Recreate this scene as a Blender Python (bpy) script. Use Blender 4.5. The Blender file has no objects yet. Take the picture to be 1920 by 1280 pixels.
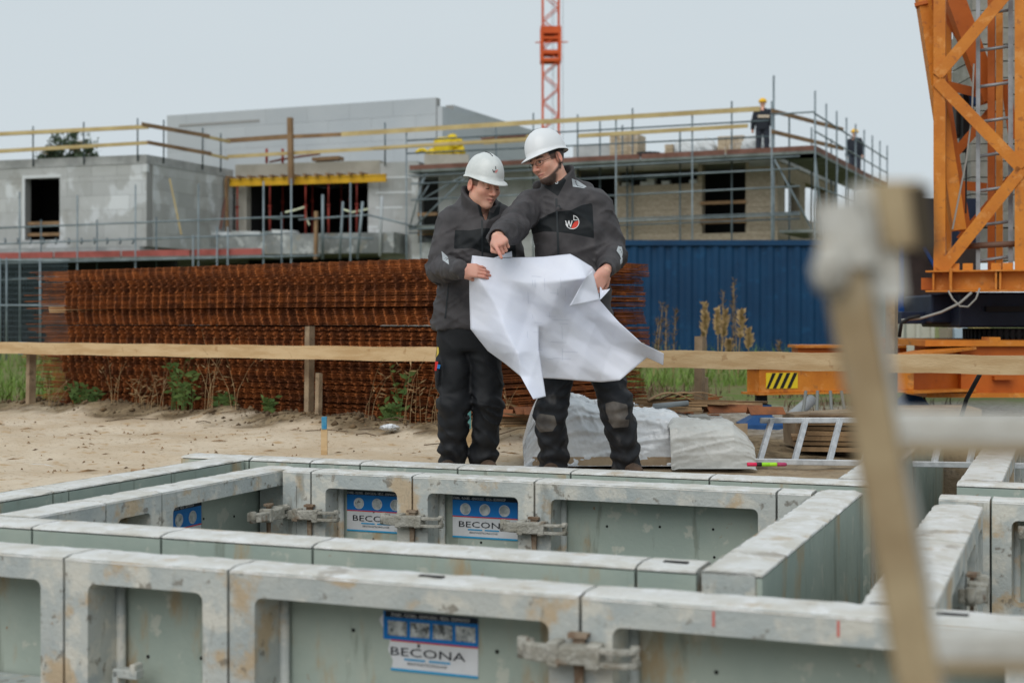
import bpy, bmesh, math, random
import numpy as np
from mathutils import Vector, Matrix
from mathutils.bvhtree import BVHTree
random.seed(7); np.random.seed(7)
R = math.radians
S = bpy.context.scene
COL = S.collection
# ---------------------------------------------------------------- camera
F, HY, CZ = 2667.0, 600.0, 0.84          # focal length in px of a 1920 wide frame, horizon row, eye height
cam_d = bpy.data.cameras.new('camera'); cam = bpy.data.objects.new('camera', cam_d); COL.objects.link(cam)
cam.location = (0, 0, CZ); cam.rotation_euler = (R(90), 0, 0)
cam_d.sensor_width = 36; cam_d.lens = 36*F/1920; cam_d.shift_y = (HY-640)/1920
cam_d.clip_start = 0.05; cam_d.clip_end = 3000
cam_d.dof.use_dof = True; cam_d.dof.focus_distance = 7.75; cam_d.dof.aperture_fstop = 2.6
S.camera = cam
# ---------------------------------------------------------------- sky, sun, exposure
SUN_EL, SUN_AZ = R(44), R(200)
W = bpy.data.worlds.new('World'); S.world = W; W.use_nodes = True
nt = W.node_tree; nt.nodes.clear()
wo = nt.nodes.new('ShaderNodeOutputWorld'); bg = nt.nodes.new('ShaderNodeBackground')
sky = nt.nodes.new('ShaderNodeTexSky'); sky.sky_type = 'NISHITA'; sky.sun_disc = False
sky.sun_elevation = SUN_EL; sky.sun_rotation = SUN_AZ; sky.dust_density = 6; sky.air_density = 1.0
mixw = nt.nodes.new('ShaderNodeMix'); mixw.data_type = 'RGBA'
mixw.inputs[0].default_value = 0.97                                   # a closed cloud layer
mixw.inputs[7].default_value = (6.0, 6.8, 7.35, 1)
tcw = nt.nodes.new('ShaderNodeTexCoord'); mpw = nt.nodes.new('ShaderNodeMapping'); mpw.inputs['Scale'].default_value = (1, 1, 3.2); nzw = nt.nodes.new('ShaderNodeTexNoise'); nzw.inputs['Scale'].default_value = 2.2; nzw.inputs['Detail'].default_value = 5
cmix = nt.nodes.new('ShaderNodeMix'); cmix.data_type = 'RGBA'; cmix.inputs[6].default_value = (6.0, 6.75, 7.22, 1); cmix.inputs[7].default_value = (6.5, 7.2, 7.6, 1)   # faint cloud structure
nt.links.new(tcw.outputs['Generated'], mpw.inputs[0]); nt.links.new(mpw.outputs[0], nzw.inputs[0]); nt.links.new(nzw.outputs[0], cmix.inputs[0]); nt.links.new(cmix.outputs[2], mixw.inputs[7])
nt.links.new(sky.outputs[0], mixw.inputs[6]); nt.links.new(mixw.outputs[2], bg.inputs[0])
bg.inputs[1].default_value = 0.1; nt.links.new(bg.outputs[0], wo.inputs[0])
sun_d = bpy.data.lights.new('sun', 'SUN'); sun_d.energy = 1.5; sun_d.angle = R(50); sun_d.color = (1, .965, .92)
sun = bpy.data.objects.new('sun', sun_d); COL.objects.link(sun)
sun.rotation_euler = (R(90)-SUN_EL, 0, R(180)-SUN_AZ); sun.location = (-5, -10, 30)
S.view_settings.view_transform = 'Standard'; S.view_settings.look = 'None'
S.view_settings.exposure = 0.0; S.view_settings.gamma = 1; S.view_settings.use_curve_mapping = False
S.render.engine = 'CYCLES'
# ---------------------------------------------------------------- helpers
def P(px, py, Y):
    return Vector(((px-960)/F*Y, Y, CZ-(py-HY)/F*Y))
def PZ(px, Y, z):
    return Vector(((px-960)/F*Y, Y, z))
class Fac:
    """a vertical plane through two ground points; at(px,py) finds the point of it seen at a photo position"""
    def __init__(s, a, b):
        s.a = Vector((a[0], a[1], 0)); s.b = Vector((b[0], b[1], 0)); s.d = (s.b-s.a).normalized()
        s.n = Vector((s.d.y, -s.d.x, 0))
        if s.n.dot(-s.a) < 0: s.n = -s.n          # n points to the camera side
    def at(s, px, py, off=0.0):
        r = Vector(((px-960)/F, 1, 0)); o = s.a+s.n*off
        t = o.dot(s.n)/r.dot(s.n); p = r*t; p.z = CZ-(py-HY)/F*t
        return p
    def u(s, px, off=0.0):
        return (s.at(px, HY, off)-s.a).dot(s.d)
    def pt(s, u, z, off=0.0):
        p = s.a+s.d*u+s.n*off; p.z = z; return p
    def z(s, px, py, off=0.0):
        return s.at(px, py, off).z
def facpx(x0, Y0, x1, Y1):
    return Fac(((x0-960)/F*Y0, Y0), ((x1-960)/F*Y1, Y1))
ORG = {}
def tag(o, label=None, cat=None, group=None, kind=None):
    if label: o['label'] = label
    if cat: o['category'] = cat
    if group: o['group'] = group
    if kind: o['kind'] = kind
    return o
def empty(name, loc, label=None, cat=None, group=None):
    o = bpy.data.objects.new(name, None); COL.objects.link(o); o.location = loc
    o.empty_display_size = .1; ORG[o.name] = Vector(loc); tag(o, label, cat, group); return o
def link(name, me, mat=None, parent=None, org=None, smooth=None):
    o = bpy.data.objects.new(name, me); COL.objects.link(o)
    if mat and not me.materials: me.materials.append(mat)
    if parent is not None: o.parent = parent
    return o
class MB:
    """collects boxes, beams and tubes in world coordinates and links them as one mesh"""
    def __init__(s): s.v = []; s.f = []; s.mi = []; s.sm = []; s.cur = 0
    def add(s, vs, fs, smooth=False):
        n = len(s.v); s.v += [tuple(v) for v in vs]
        s.f += [tuple(i+n for i in f) for f in fs]; s.mi += [s.cur]*len(fs); s.sm += [smooth]*len(fs); return s
    def box(s, c, size, rot=None, jit=0):
        c = Vector(c); hx, hy, hz = (k/2 for k in size); vs = []
        for x in (-hx, hx):
            for y in (-hy, hy):
                for z in (-hz, hz):
                    p = Vector((x, y, z))
                    if jit: p += Vector((random.uniform(-jit, jit), random.uniform(-jit, jit), random.uniform(-jit, jit)))
                    if rot is not None: p = rot @ p
                    vs.append(c+p)
        return s.add(vs, [(0,1,3,2),(4,6,7,5),(0,4,5,1),(2,3,7,6),(0,2,6,4),(1,5,7,3)])
    def beam(s, a, b, w, h, up=(0, 0, 1), jit=0):
        a = Vector(a); b = Vector(b); d = b-a; L = d.length; d.normalize(); up = Vector(up)
        x = d.cross(up)
        if x.length < 1e-4: x = d.cross(Vector((0, 1, 0)))
        x.normalize(); z = x.cross(d)
        m = Matrix((x, d, z)).transposed()
        return s.box((a+b)/2, (w, L, h), m, jit)
    def tube(s, a, b, r, n=8, r2=None, caps=True):
        return s.path([a, b], r, n, r2, caps)
    def path(s, pts, r, n=8, r2=None, caps=True):
        pts = [Vector(p) for p in pts]; m = len(pts); vs = []; x = None
        for i, p in enumerate(pts):
            d = (pts[min(i+1, m-1)]-pts[max(i-1, 0)]).normalized()
            if x is None:
                x = d.orthogonal().normalized()
            else:
                x = (x-d*x.dot(d)).normalized()
            y = d.cross(x)
            rr = r if r2 is None else r+(r2-r)*i/(m-1)
            if isinstance(r, (list, tuple)): rr = r[i]
            for k in range(n):
                a = 2*math.pi*k/n; vs.append(p+x*math.cos(a)*rr+y*math.sin(a)*rr)
        fs = [(i*n+k, i*n+(k+1) % n, (i+1)*n+(k+1) % n, (i+1)*n+k) for i in range(m-1) for k in range(n)]
        s.add(vs, fs, n > 5)
        if caps:
            k0 = len(s.v)-m*n; s.f += [tuple(k0+k for k in reversed(range(n))), tuple(k0+(m-1)*n+k for k in range(n))]
            s.mi += [s.cur]*2; s.sm += [False]*2
        return s
    def prism(s, pts, d):
        """closed planar outline pts extruded by vector d"""
        pts = [Vector(p) for p in pts]; d = Vector(d); n = len(pts)
        return s.add(pts+[p+d for p in pts], [tuple(reversed(range(n))), tuple(range(n, 2*n))]+[(i, (i+1) % n, n+(i+1) % n, n+i) for i in range(n)])
    def grid(s, rows, smooth=True, close=False):
        m = len(rows); n = len(rows[0]); k = n if close else n-1
        return s.add([p for r in rows for p in r], [(i*n+j, i*n+(j+1) % n, (i+1)*n+(j+1) % n, (i+1)*n+j) for i in range(m-1) for j in range(k)], smooth)
    def mesh(s, name, org):
        me = bpy.data.meshes.new(name)
        me.from_pydata([(v[0]-org[0], v[1]-org[1], v[2]-org[2]) for v in s.v], [], s.f)
        me.polygons.foreach_set('material_index', s.mi); me.polygons.foreach_set('use_smooth', s.sm)
        return me
    def build(s, name, mat, parent=None, org=None, bevel=0, fix=True, solid=0):
        if org is None:
            a = np.array(s.v); lo, hi = a.min(0), a.max(0); org = Vector(((lo[0]+hi[0])/2, (lo[1]+hi[1])/2, lo[2]))
        org = Vector(org); me = s.mesh(name, org)
        if fix:
            bm = bmesh.new(); bm.from_mesh(me); bmesh.ops.recalc_face_normals(bm, faces=bm.faces); bm.to_mesh(me); bm.free()
        for m in (mat if isinstance(mat, (list, tuple)) else [mat]): me.materials.append(m)
        o = bpy.data.objects.new(name, me); COL.objects.link(o)
        if parent is not None:
            o.parent = parent; o.location = org-ORG[parent.name]
        else: o.location = org
        ORG[o.name] = org
        if bevel:
            b = o.modifiers.new('bevel', 'BEVEL'); b.width = bevel; b.segments = 2; b.limit_method = 'ANGLE'
        if solid:
            q = o.modifiers.new('solid', 'SOLIDIFY'); q.thickness = solid; q.offset = 0
        return o
def copy_tree(o, parent=None):
    c = o.copy(); COL.objects.link(c); c.parent = parent
    for ch in [x for x in bpy.data.objects if x.parent == o]: copy_tree(ch, c)
    return c
# ---------------------------------------------------------------- materials
def lin(r, g, b):
    f = lambda c: (c/255/12.92 if c/255 <= .04045 else ((c/255+.055)/1.055)**2.4)
    return (f(r), f(g), f(b))
MATS = {}
def M(name, col, rough=.8, col2=None, scale=3.0, bump=0.0, bscale=40.0, stains=(), metal=0.0, rand=0.0, spec=.3,
      stretch=(1, 1, 1), coord='world', trans=0.0, lo=.35, hi=.65, detail=6):
    """stains: list of (colour, scale, threshold, softness, strength, stretch)"""
    if name in MATS: return MATS[name]
    m = bpy.data.materials.new(name); m.use_nodes = True; MATS[name] = m
    n = m.node_tree.nodes; L = m.node_tree.links; b = n['Principled BSDF']
    b.inputs['Roughness'].default_value = rough; b.inputs['Metallic'].default_value = metal
    b.inputs['Specular IOR Level'].default_value = spec
    if coord == 'world':
        g = n.new('ShaderNodeNewGeometry'); src = g.outputs['Position']
    else:
        g = n.new('ShaderNodeTexCoord'); src = g.outputs['Object']
    def nz(sc, st, det=detail):
        mp = n.new('ShaderNodeMapping'); L.new(src, mp.inputs['Vector']); mp.inputs['Scale'].default_value = st
        t = n.new('ShaderNodeTexNoise'); L.new(mp.outputs[0], t.inputs['Vector']); t.inputs['Scale'].default_value = sc
        t.inputs['Detail'].default_value = det; t.inputs['Roughness'].default_value = .6; return t
    def rng(sock, a, c):
        r = n.new('ShaderNodeMapRange'); L.new(sock, r.inputs[0]); r.inputs[1].default_value = a; r.inputs[2].default_value = c
        r.interpolation_type = 'SMOOTHSTEP'; return r.outputs[0]
    def mix(f, a, c):
        x = n.new('ShaderNodeMix'); x.data_type = 'RGBA'
        if isinstance(f, float): x.inputs[0].default_value = f
        else: L.new(f, x.inputs[0])
        for k, q in ((6, a), (7, c)):
            if isinstance(q, tuple): x.inputs[k].default_value = (*q, 1)
            else: L.new(q, x.inputs[k])
        return x.outputs[2]
    cur = tuple(col)
    if col2 is not None: cur = mix(rng(nz(scale, stretch).outputs[0], lo, hi), tuple(col), tuple(col2))
    for st in stains:
        c, sc, th, so, k = st[:5]; ss = st[5] if len(st) > 5 else (1, 1, 1)
        f = rng(nz(sc, ss, 8).outputs[0], th, th+so)
        mm = n.new('ShaderNodeMath'); mm.operation = 'MULTIPLY'; L.new(f, mm.inputs[0]); mm.inputs[1].default_value = k
        cur = mix(mm.outputs[0], cur, tuple(c))
    if rand:
        oi = n.new('ShaderNodeObjectInfo'); r = n.new('ShaderNodeMapRange'); L.new(oi.outputs['Random'], r.inputs[0])
        r.inputs[3].default_value = 1-rand; r.inputs[4].default_value = 1+rand
        h = n.new('ShaderNodeHueSaturation'); L.new(r.outputs[0], h.inputs['Value'])
        if isinstance(cur, tuple): h.inputs['Color'].default_value = (*cur, 1)
        else: L.new(cur, h.inputs['Color'])
        cur = h.outputs[0]
    if isinstance(cur, tuple): b.inputs['Base Color'].default_value = (*cur, 1)
    else: L.new(cur, b.inputs['Base Color'])
    if bump:
        bp = n.new('ShaderNodeBump'); bp.inputs['Strength'].default_value = min(1, bump); bp.inputs['Distance'].default_value = .02*max(1, bump)
        L.new(nz(bscale, stretch).outputs[0], bp.inputs['Height']); L.new(bp.outputs[0], b.inputs['Normal'])
    return m
# ================================================================ ground, pit
TH = R(21.5); UX = Vector((math.cos(TH), -math.sin(TH), 0)); VX = Vector((math.sin(TH), math.cos(TH), 0))
def UV(u, v, z=0.0): return UX*u+VX*v+Vector((0, 0, z))
def toUV(x, y): return x*UX.x+y*UX.y, x*VX.x+y*VX.y
ZT = 0.10                     # top of the formwork
def vnoise(x, y, seed=0):
    """smooth value noise, vectorised"""
    xi = np.floor(x).astype(np.int64); yi = np.floor(y).astype(np.int64); fx = x-xi; fy = y-yi
    fx = fx*fx*(3-2*fx); fy = fy*fy*(3-2*fy)
    def h(a, b):
        k = (a*374761393+b*668265263+seed*1442695041) & 0x7fffffff
        k = ((k ^ (k >> 13))*1274126177) & 0x7fffffff
        return ((k ^ (k >> 16)) & 0xffff)/65535.0
    return (h(xi, yi)*(1-fx)+h(xi+1, yi)*fx)*(1-fy)+(h(xi, yi+1)*(1-fx)+h(xi+1, yi+1)*fx)*fy
def fbm(x, y, o=4, seed=0):
    t = 0; a = .5
    for i in range(o): t = t+a*vnoise(x*2**i, y*2**i, seed+i*17); a *= .5
    return t
def stack_line(x):            # front line of the rebar stack (Y as a function of X)
    return 13.7-.748*(x+4.4)
def ground_z(x, y):
    x = np.asarray(x, float); y = np.asarray(y, float)
    z = (fbm(x*1.3, y*1.3, 4, 3)-.47)*.10+(fbm(x*7, y*7, 3, 9)-.45)*.035
    d = y-stack_line(x)                                             # mound of earth along the stack's foot
    m = np.exp(-((d+.38)/.30)**2)*(x > -6)*(x < .6)
    z = z+m*(.03+.15*fbm(x*2.2, y*2.2, 3, 21))
    u = x*UX.x+y*UX.y; v = x*VX.x+y*VX.y
    z = z*np.clip((15-v)/1.2, 0, 1)*np.clip((u+10)/1.2, 0, 1)*np.clip((6-u)/1.2, 0, 1)*np.clip((v+2)/1.2, 0, 1)
    near = np.clip(1-np.hypot(x-.35, y-7.8)/1.6, 0, 1); z = z*(1-.75*near)
    return z
def ground_patch(mb, u0, u1, v0, v1, du, dv, keep=None):
    us = np.linspace(u0, u1, max(2, int((u1-u0)/du)+1)); vs = np.linspace(v0, v1, max(2, int((v1-v0)/dv)+1))
    UU, VV = np.meshgrid(us, vs); X = UU*UX.x+VV*VX.x; Y = UU*UX.y+VV*VX.y; Z = ground_z(X, Y)
    rows = [[(X[i, j], Y[i, j], Z[i, j]) for j in range(len(us))] for i in range(len(vs))]
    mb.grid(rows)
# ground material: pale sand near the pit, dark soil at the stack's foot, grass farther off
def ground_material():
    m = bpy.data.materials.new('site_ground'); m.use_nodes = True; n = m.node_tree.nodes; L = m.node_tree.links
    b = n['Principled BSDF']; b.inputs['Roughness'].default_value = .95; b.inputs['Specular IOR Level'].default_value = .1
    g = n.new('ShaderNodeNewGeometry'); pos = g.outputs['Position']
    sx = n.new('ShaderNodeSeparateXYZ'); L.new(pos, sx.inputs[0])
    def math_(op, a, c):
        q = n.new('ShaderNodeMath'); q.operation = op
        for i, k in enumerate((a, c)):
            if isinstance(k, (int, float)): q.inputs[i].default_value = k
            else: L.new(k, q.inputs[i])
        return q.outputs[0]
    def noise(sc, det=6, st=(1, 1, 1)):
        mp = n.new('ShaderNodeMapping'); mp.inputs['Scale'].default_value = st; L.new(pos, mp.inputs[0])
        t = n.new('ShaderNodeTexNoise'); L.new(mp.outputs[0], t.inputs[0]); t.inputs['Scale'].default_value = sc; t.inputs['Detail'].default_value = det
        return t.outputs[0]
    def rng(s, a, c):
        r = n.new('ShaderNodeMapRange'); r.interpolation_type = 'SMOOTHSTEP'; L.new(s, r.inputs[0]); r.inputs[1].default_value = a; r.inputs[2].default_value = c
        return r.outputs[0]
    def mix(f, a, c):
        x = n.new('ShaderNodeMix'); x.data_type = 'RGBA'; L.new(f, x.inputs[0])
        for k, q in ((6, a), (7, c)):
            if isinstance(q, tuple): x.inputs[k].default_value = (*q, 1)
            else: L.new(q, x.inputs[k])
        return x.outputs[2]
    sand = mix(rng(noise(1.1), .35, .65), lin(208, 192, 170), lin(192, 172, 146))
    sand = mix(rng(noise(9, 8), .56, .70), sand, lin(182, 154, 120))
    sand = mix(rng(noise(26, 8, (1, 2.2, 1)), .60, .68), sand, lin(150, 128, 102))
    soil = mix(rng(noise(6), .35, .65), lin(104, 88, 68), lin(142, 124, 98))
    soil = mix(rng(noise(30, 8), .55, .66), soil, lin(78, 68, 52))
    grass = mix(rng(noise(3), .4, .6), lin(96, 112, 58), lin(118, 110, 78))
    # distance in front of the stack line
    d = math_('ADD', math_('SUBTRACT', sx.outputs[1], 13.7-.748*4.4), math_('MULTIPLY', sx.outputs[0], .748))
    dn = math_('ADD', d, math_('MULTIPLY', math_('SUBTRACT', noise(2.2), .5), 1.5))
    f1 = rng(dn, -.95, -.5)
    right = rng(math_('ADD', sx.outputs[0], math_('MULTIPLY', math_('SUBTRACT', noise(1.5), .5), 1.2)), .0, .7)
    f1b = math_('MAXIMUM', f1, math_('MULTIPLY', right, .62))
    f2 = rng(math_('ADD', sx.outputs[1], math_('MULTIPLY', noise(.6), 4)), 14.5, 17.5)
    grav = mix(rng(noise(14, 8), .4, .62), lin(170, 164, 154), lin(128, 120, 108))
    fg = math_('MULTIPLY', rng(sx.outputs[0], 1.5, 2.1), rng(math_('ADD', sx.outputs[1], noise(1.2)), 10.4, 11.2))
    c = mix(f1b, sand, soil); c = mix(fg, c, grav); c = mix(f2, c, grass)
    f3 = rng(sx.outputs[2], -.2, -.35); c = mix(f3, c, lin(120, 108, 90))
    L.new(c, b.inputs['Base Color'])
    bp = n.new('ShaderNodeBump'); bp.inputs['Strength'].default_value = .45; bp.inputs['Distance'].default_value = .02
    L.new(math_('ADD', noise(22, 8), math_('MULTIPLY', noise(90, 4), .5)), bp.inputs['Height']); L.new(bp.outputs[0], b.inputs['Normal'])
    return m
GM = ground_material()
g = MB()
UL, UG, VB, VR = -4.28, -1.0, 6.72, 10.55          # pit outline in form coordinates
ground_patch(g, -10, UG, VB, 15, .07, .07)
ground_patch(g, -10, UL, -2, VB, .1, .1)
ground_patch(g, UG, 6, VR, 15, .1, .1)
for (a, b_, c, d) in ((-10, 6, 15, 60), (-60, -10, -40, 60), (6, 60, -40, 60), (-10, 6, -40, -2)):
    ground_patch(g, a, b_, c, d, 1.5, 1.5)
for (a, b_, c, d) in ((-1500, 1500, 60, 2500), (-1500, -60, -300, 60), (60, 1500, -300, 60), (-60, 60, -300, -40)):
    ground_patch(g, a, b_, c, d, 400, 400)
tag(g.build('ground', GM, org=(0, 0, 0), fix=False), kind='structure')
g = MB()
g.box(UV(.9, 4.2, -1.42), (10.6, 12.9, .1), Matrix.Rotation(-TH, 3, 'Z'))
for (a, b_) in (((UL, -2), (UL, VB)), ((UL, VB), (UG, VB)), ((UG, VB), (UG, VR)), ((UG, VR), (6, VR)), ((6, -2), (6, VR)), ((UL, -2), (6, -2))):
    p, q = UV(*a, 0), UV(*b_, 0); n_ = 40
    g.grid([[p.lerp(q, i/n_)+Vector((0, 0, z)) for i in range(n_+1)] for z in (.04, -.5, -1.45)])
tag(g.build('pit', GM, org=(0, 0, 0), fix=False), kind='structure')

# ================================================================ formwork
frame_m = M('form_frame', lin(188, 191, 186), .6, lin(170, 177, 176), 5, .25, 60,
    stains=((lin(212, 208, 196), 7, .50, .12, .75), (lin(192, 160, 114), 4.5, .54, .10, .65), (lin(112, 104, 92), 16, .60, .06, .7), (lin(216, 213, 204), 11, .60, .07, .45), (lin(150, 116, 78), 30, .68, .05, .7), (lin(132, 130, 120), 9, .60, .06, .5, (1, 1, .25))), rand=.06)
top_m = M('form_top', lin(220, 220, 217), .42, lin(202, 198, 188), 8, .35, 55,
    stains=((lin(186, 164, 132), 6, .60, .10, .6), (lin(130, 116, 96), 24, .66, .06, .6), (lin(232, 232, 232), 14, .54, .1, .7), (lin(120, 104, 84), 3.2, .62, .05, .5)))
ply_m = M('form_facing', lin(152, 165, 157), .45, lin(167, 177, 167), 2.2, .12, 30,
    stains=((lin(186, 184, 168), 5, .56, .14, .45, (1, 1, .45)), (lin(170, 138, 92), 5, .57, .10, .65, (1, 1, .3)), (lin(196, 196, 184), 9, .60, .05, .6), (lin(118, 124, 112), 8, .58, .08, .6, (1, 1, .16)), (lin(150, 104, 60), 19, .68, .04, .8), (lin(96, 100, 92), 45, .70, .04, .6)))
dark_m = M('hole_shade', (.012, .012, .012), .9)  # near black carries the shade inside slots and holes
rust_m = M('clamp_cast', lin(174, 172, 163), .8, lin(148, 144, 132), 14, .7, 70,
    stains=((lin(120, 92, 66), 12, .58, .08, .6), (lin(206, 202, 192), 9, .55, .1, .6)))
wedge_m = M('wedge_rust', lin(150, 134, 116), .85, lin(118, 96, 78), 20, .5, 60)
def rrect(w, h, r, n=4):
    """rounded rectangle outline and, point by point, the outer rectangle corner/edge it maps to (kind)"""
    out = []
    for cx, cz, a0, c in ((w/2-r, h/2-r, 0, (1, 1)), (-w/2+r, h/2-r, 90, (-1, 1)), (-w/2+r, -h/2+r, 180, (-1, -1)), (w/2-r, -h/2+r, 270, (1, -1))):
        for i in range(n+1):
            a = R(a0+90*i/n); out.append((cx+r*math.cos(a), cz+r*math.sin(a), c))
    return out
def form_panel(p0, d, nrm, width, label, cells=None, T=.185, H=1.4, stile=.085, rail=.075, flip=False, cellh=.42, zt=ZT, sticker=None, group='steel framed formwork panels', slots=()):
    """p0: top corner of the frame side (world, at z=zt); d: unit vector along the panel; nrm: outward normal of the frame side.
    The frame side is on +nrm, the plain facing on -nrm at distance T."""
    base = p0+d*width/2-nrm*T/2; base.z = zt-H
    t = empty('concrete_formwork', base, label, 'formwork panel', group)
    gap = .005; x0, x1 = gap, width-gap; mb = MB(); up = Vector((0, 0, 1)); org = Vector((p0.x, p0.y, 0))
    def pt(x, z, off): return org+d*x+up*(zt+z)+nrm*off
    z1 = 0.0; nz = max(1, round((H)/(cellh+rail))); ch = H/nz
    for k in range(nz):
        cx = (x0+x1)/2; a, b_ = -k*ch, -(k+1)*ch; w = x1-x0-2*stile; h = ch-rail*(1.5 if k == 0 else 1)
        cz = a-rail-h/2 if k == 0 else (a+b_)/2
        loop = rrect(w, h, min(.026, w*.2)); n = len(loop); vs = []
        def outer(c): return (x1 if c[0] > 0 else x0, a if c[1] > 0 else b_)
        for (x, z, c) in loop: vs.append(pt(cx+x, cz+z, 0))
        for (x, z, c) in loop: o = outer(c); vs.append(pt(o[0], o[1], 0))
        for (x, z, c) in loop: vs.append(pt(cx+x*.985, cz+z*.985, -T+.03))
        fs = []
        for i in range(n):
            j = (i+1) % n
            if loop[i][2] == loop[j][2]: fs.append((i, j, n+i))
            else: fs.append((i, j, n+j, n+i))
            fs.append((i, 2*n+i, 2*n+j, j))
        mb.add(vs, fs)
    # outer skin of the frame
    zb = -H; back = -T+.02
    c8 = [pt(x0, 0, 0), pt(x1, 0, 0), pt(x1, zb, 0), pt(x0, zb, 0), pt(x0, 0, back), pt(x1, 0, back), pt(x1, zb, back), pt(x0, zb, back)]
    mb.add(c8, [(1, 5, 6, 2), (2, 6, 7, 3), (3, 7, 4, 0)])
    # the top rail is a grid, knocked and crusted with old concrete
    nx = max(3, int(width/.035)); rows = []
    for j in range(6):
        s = j/5; r = []
        for i in range(nx+1):
            x = x0+(x1-x0)*i/nx; e = (abs(s-.5)*2)**6
            q = pt(x, 0, -T*s)
            nn = float(vnoise(np.array(q.x*23), np.array(q.y*23), 5)); n2 = float(vnoise(np.array(q.x*60), np.array(q.y*60), 8))
            edge = (s == 0 or s == 1)
            z = (nn-.5)*.003+n2*.003*(1-e)-(.004 if edge else 0)-(.010*max(0, n2-.62)*2.6 if edge else 0)
            r.append(pt(x, z+.003, -T*s+(.004*(n2-.5) if edge else 0)))
        rows.append(r)
    tp = MB(); tp.grid(rows)
    rim0 = [pt(x0+(x1-x0)*i/nx, -.008, .0015) for i in range(nx+1)]; rim1 = [pt(x0+(x1-x0)*i/nx, -.008, -T-.0015) for i in range(nx+1)]
    tp.grid([rim0, rows[0]]); tp.grid([rows[-1], rim1])
    tp.grid([[r[0] for r in rows], [pt(x0, -.008, -T*j/5) for j in range(6)]]); tp.grid([[r[-1] for r in rows], [pt(x1, -.008, -T*j/5) for j in range(6)]])
    mb.build('frame', frame_m, t)
    tp.build('top_rail', top_m, t)
    f = MB(); f.box(org+d*(x0+x1)/2+up*(zt-.006-H/2)+nrm*(-T+.009), (x1-x0, .018, H-.014), Matrix((d, nrm, up)).transposed()); f.build('facing', ply_m, t)
    for s in slots:
        q = MB(); q.box(pt(s, .0065, -T*.5), (.075, .022, .004), Matrix((d, nrm, up)).transposed()); q.build('slot_shade', dark_m, t)  # dark box on the rail stands in for the slot's shade
    # shade of facing holes as dark discs and an inner stiffener in wide cells
    w = x1-x0-2*stile
    rib = MB(); rib.path([pt(x0+stile+.016, -rail-.01, -T+.04), pt(x0+stile+.016, -H+.05, -T+.04)], .016, 8); rib.build('stiffener', frame_m, t)
    if w > .35:
        rb = random.Random(int(width*1000)+int(p0.x*77)); hole = MB()
        for i in range(3):
            for z in (-.2, -.33):
                if rb.random() < .55:
                    c = pt(x0+stile+w*(.25+.25*i)+rb.uniform(-.02, .02), z+rb.uniform(-.02, .02), -T+.0185); hole.tube(c, c+nrm*.002, .006, 8)
        if hole.v: hole.build('tie_hole_shade', dark_m, t)
    return t, pt
def flat_text(txt, loc, xd, nrm, size, mat, parent, name='lettering', align='LEFT', sx=1.0, bold=0.0, zd=None):
    cu = bpy.data.curves.new(name, 'FONT'); cu.body = txt; cu.size = size; cu.align_x = align; cu.resolution_u = 2; cu.offset = bold
    o = bpy.data.objects.new(name, cu); dg = None
    COL.objects.link(o); bpy.context.view_layer.update()
    me = bpy.data.meshes.new_from_object(o.evaluated_get(bpy.context.evaluated_depsgraph_get())); COL.objects.unlink(o); bpy.data.objects.remove(o)
    if zd is None: zd = Vector((0, 0, 1))
    b = MB(); b.add([loc+xd*v.co.x*sx+zd*v.co.y for v in me.vertices], [tuple(p.vertices) for p in me.polygons])
    return b.build(name, mat, parent, fix=False)
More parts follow.
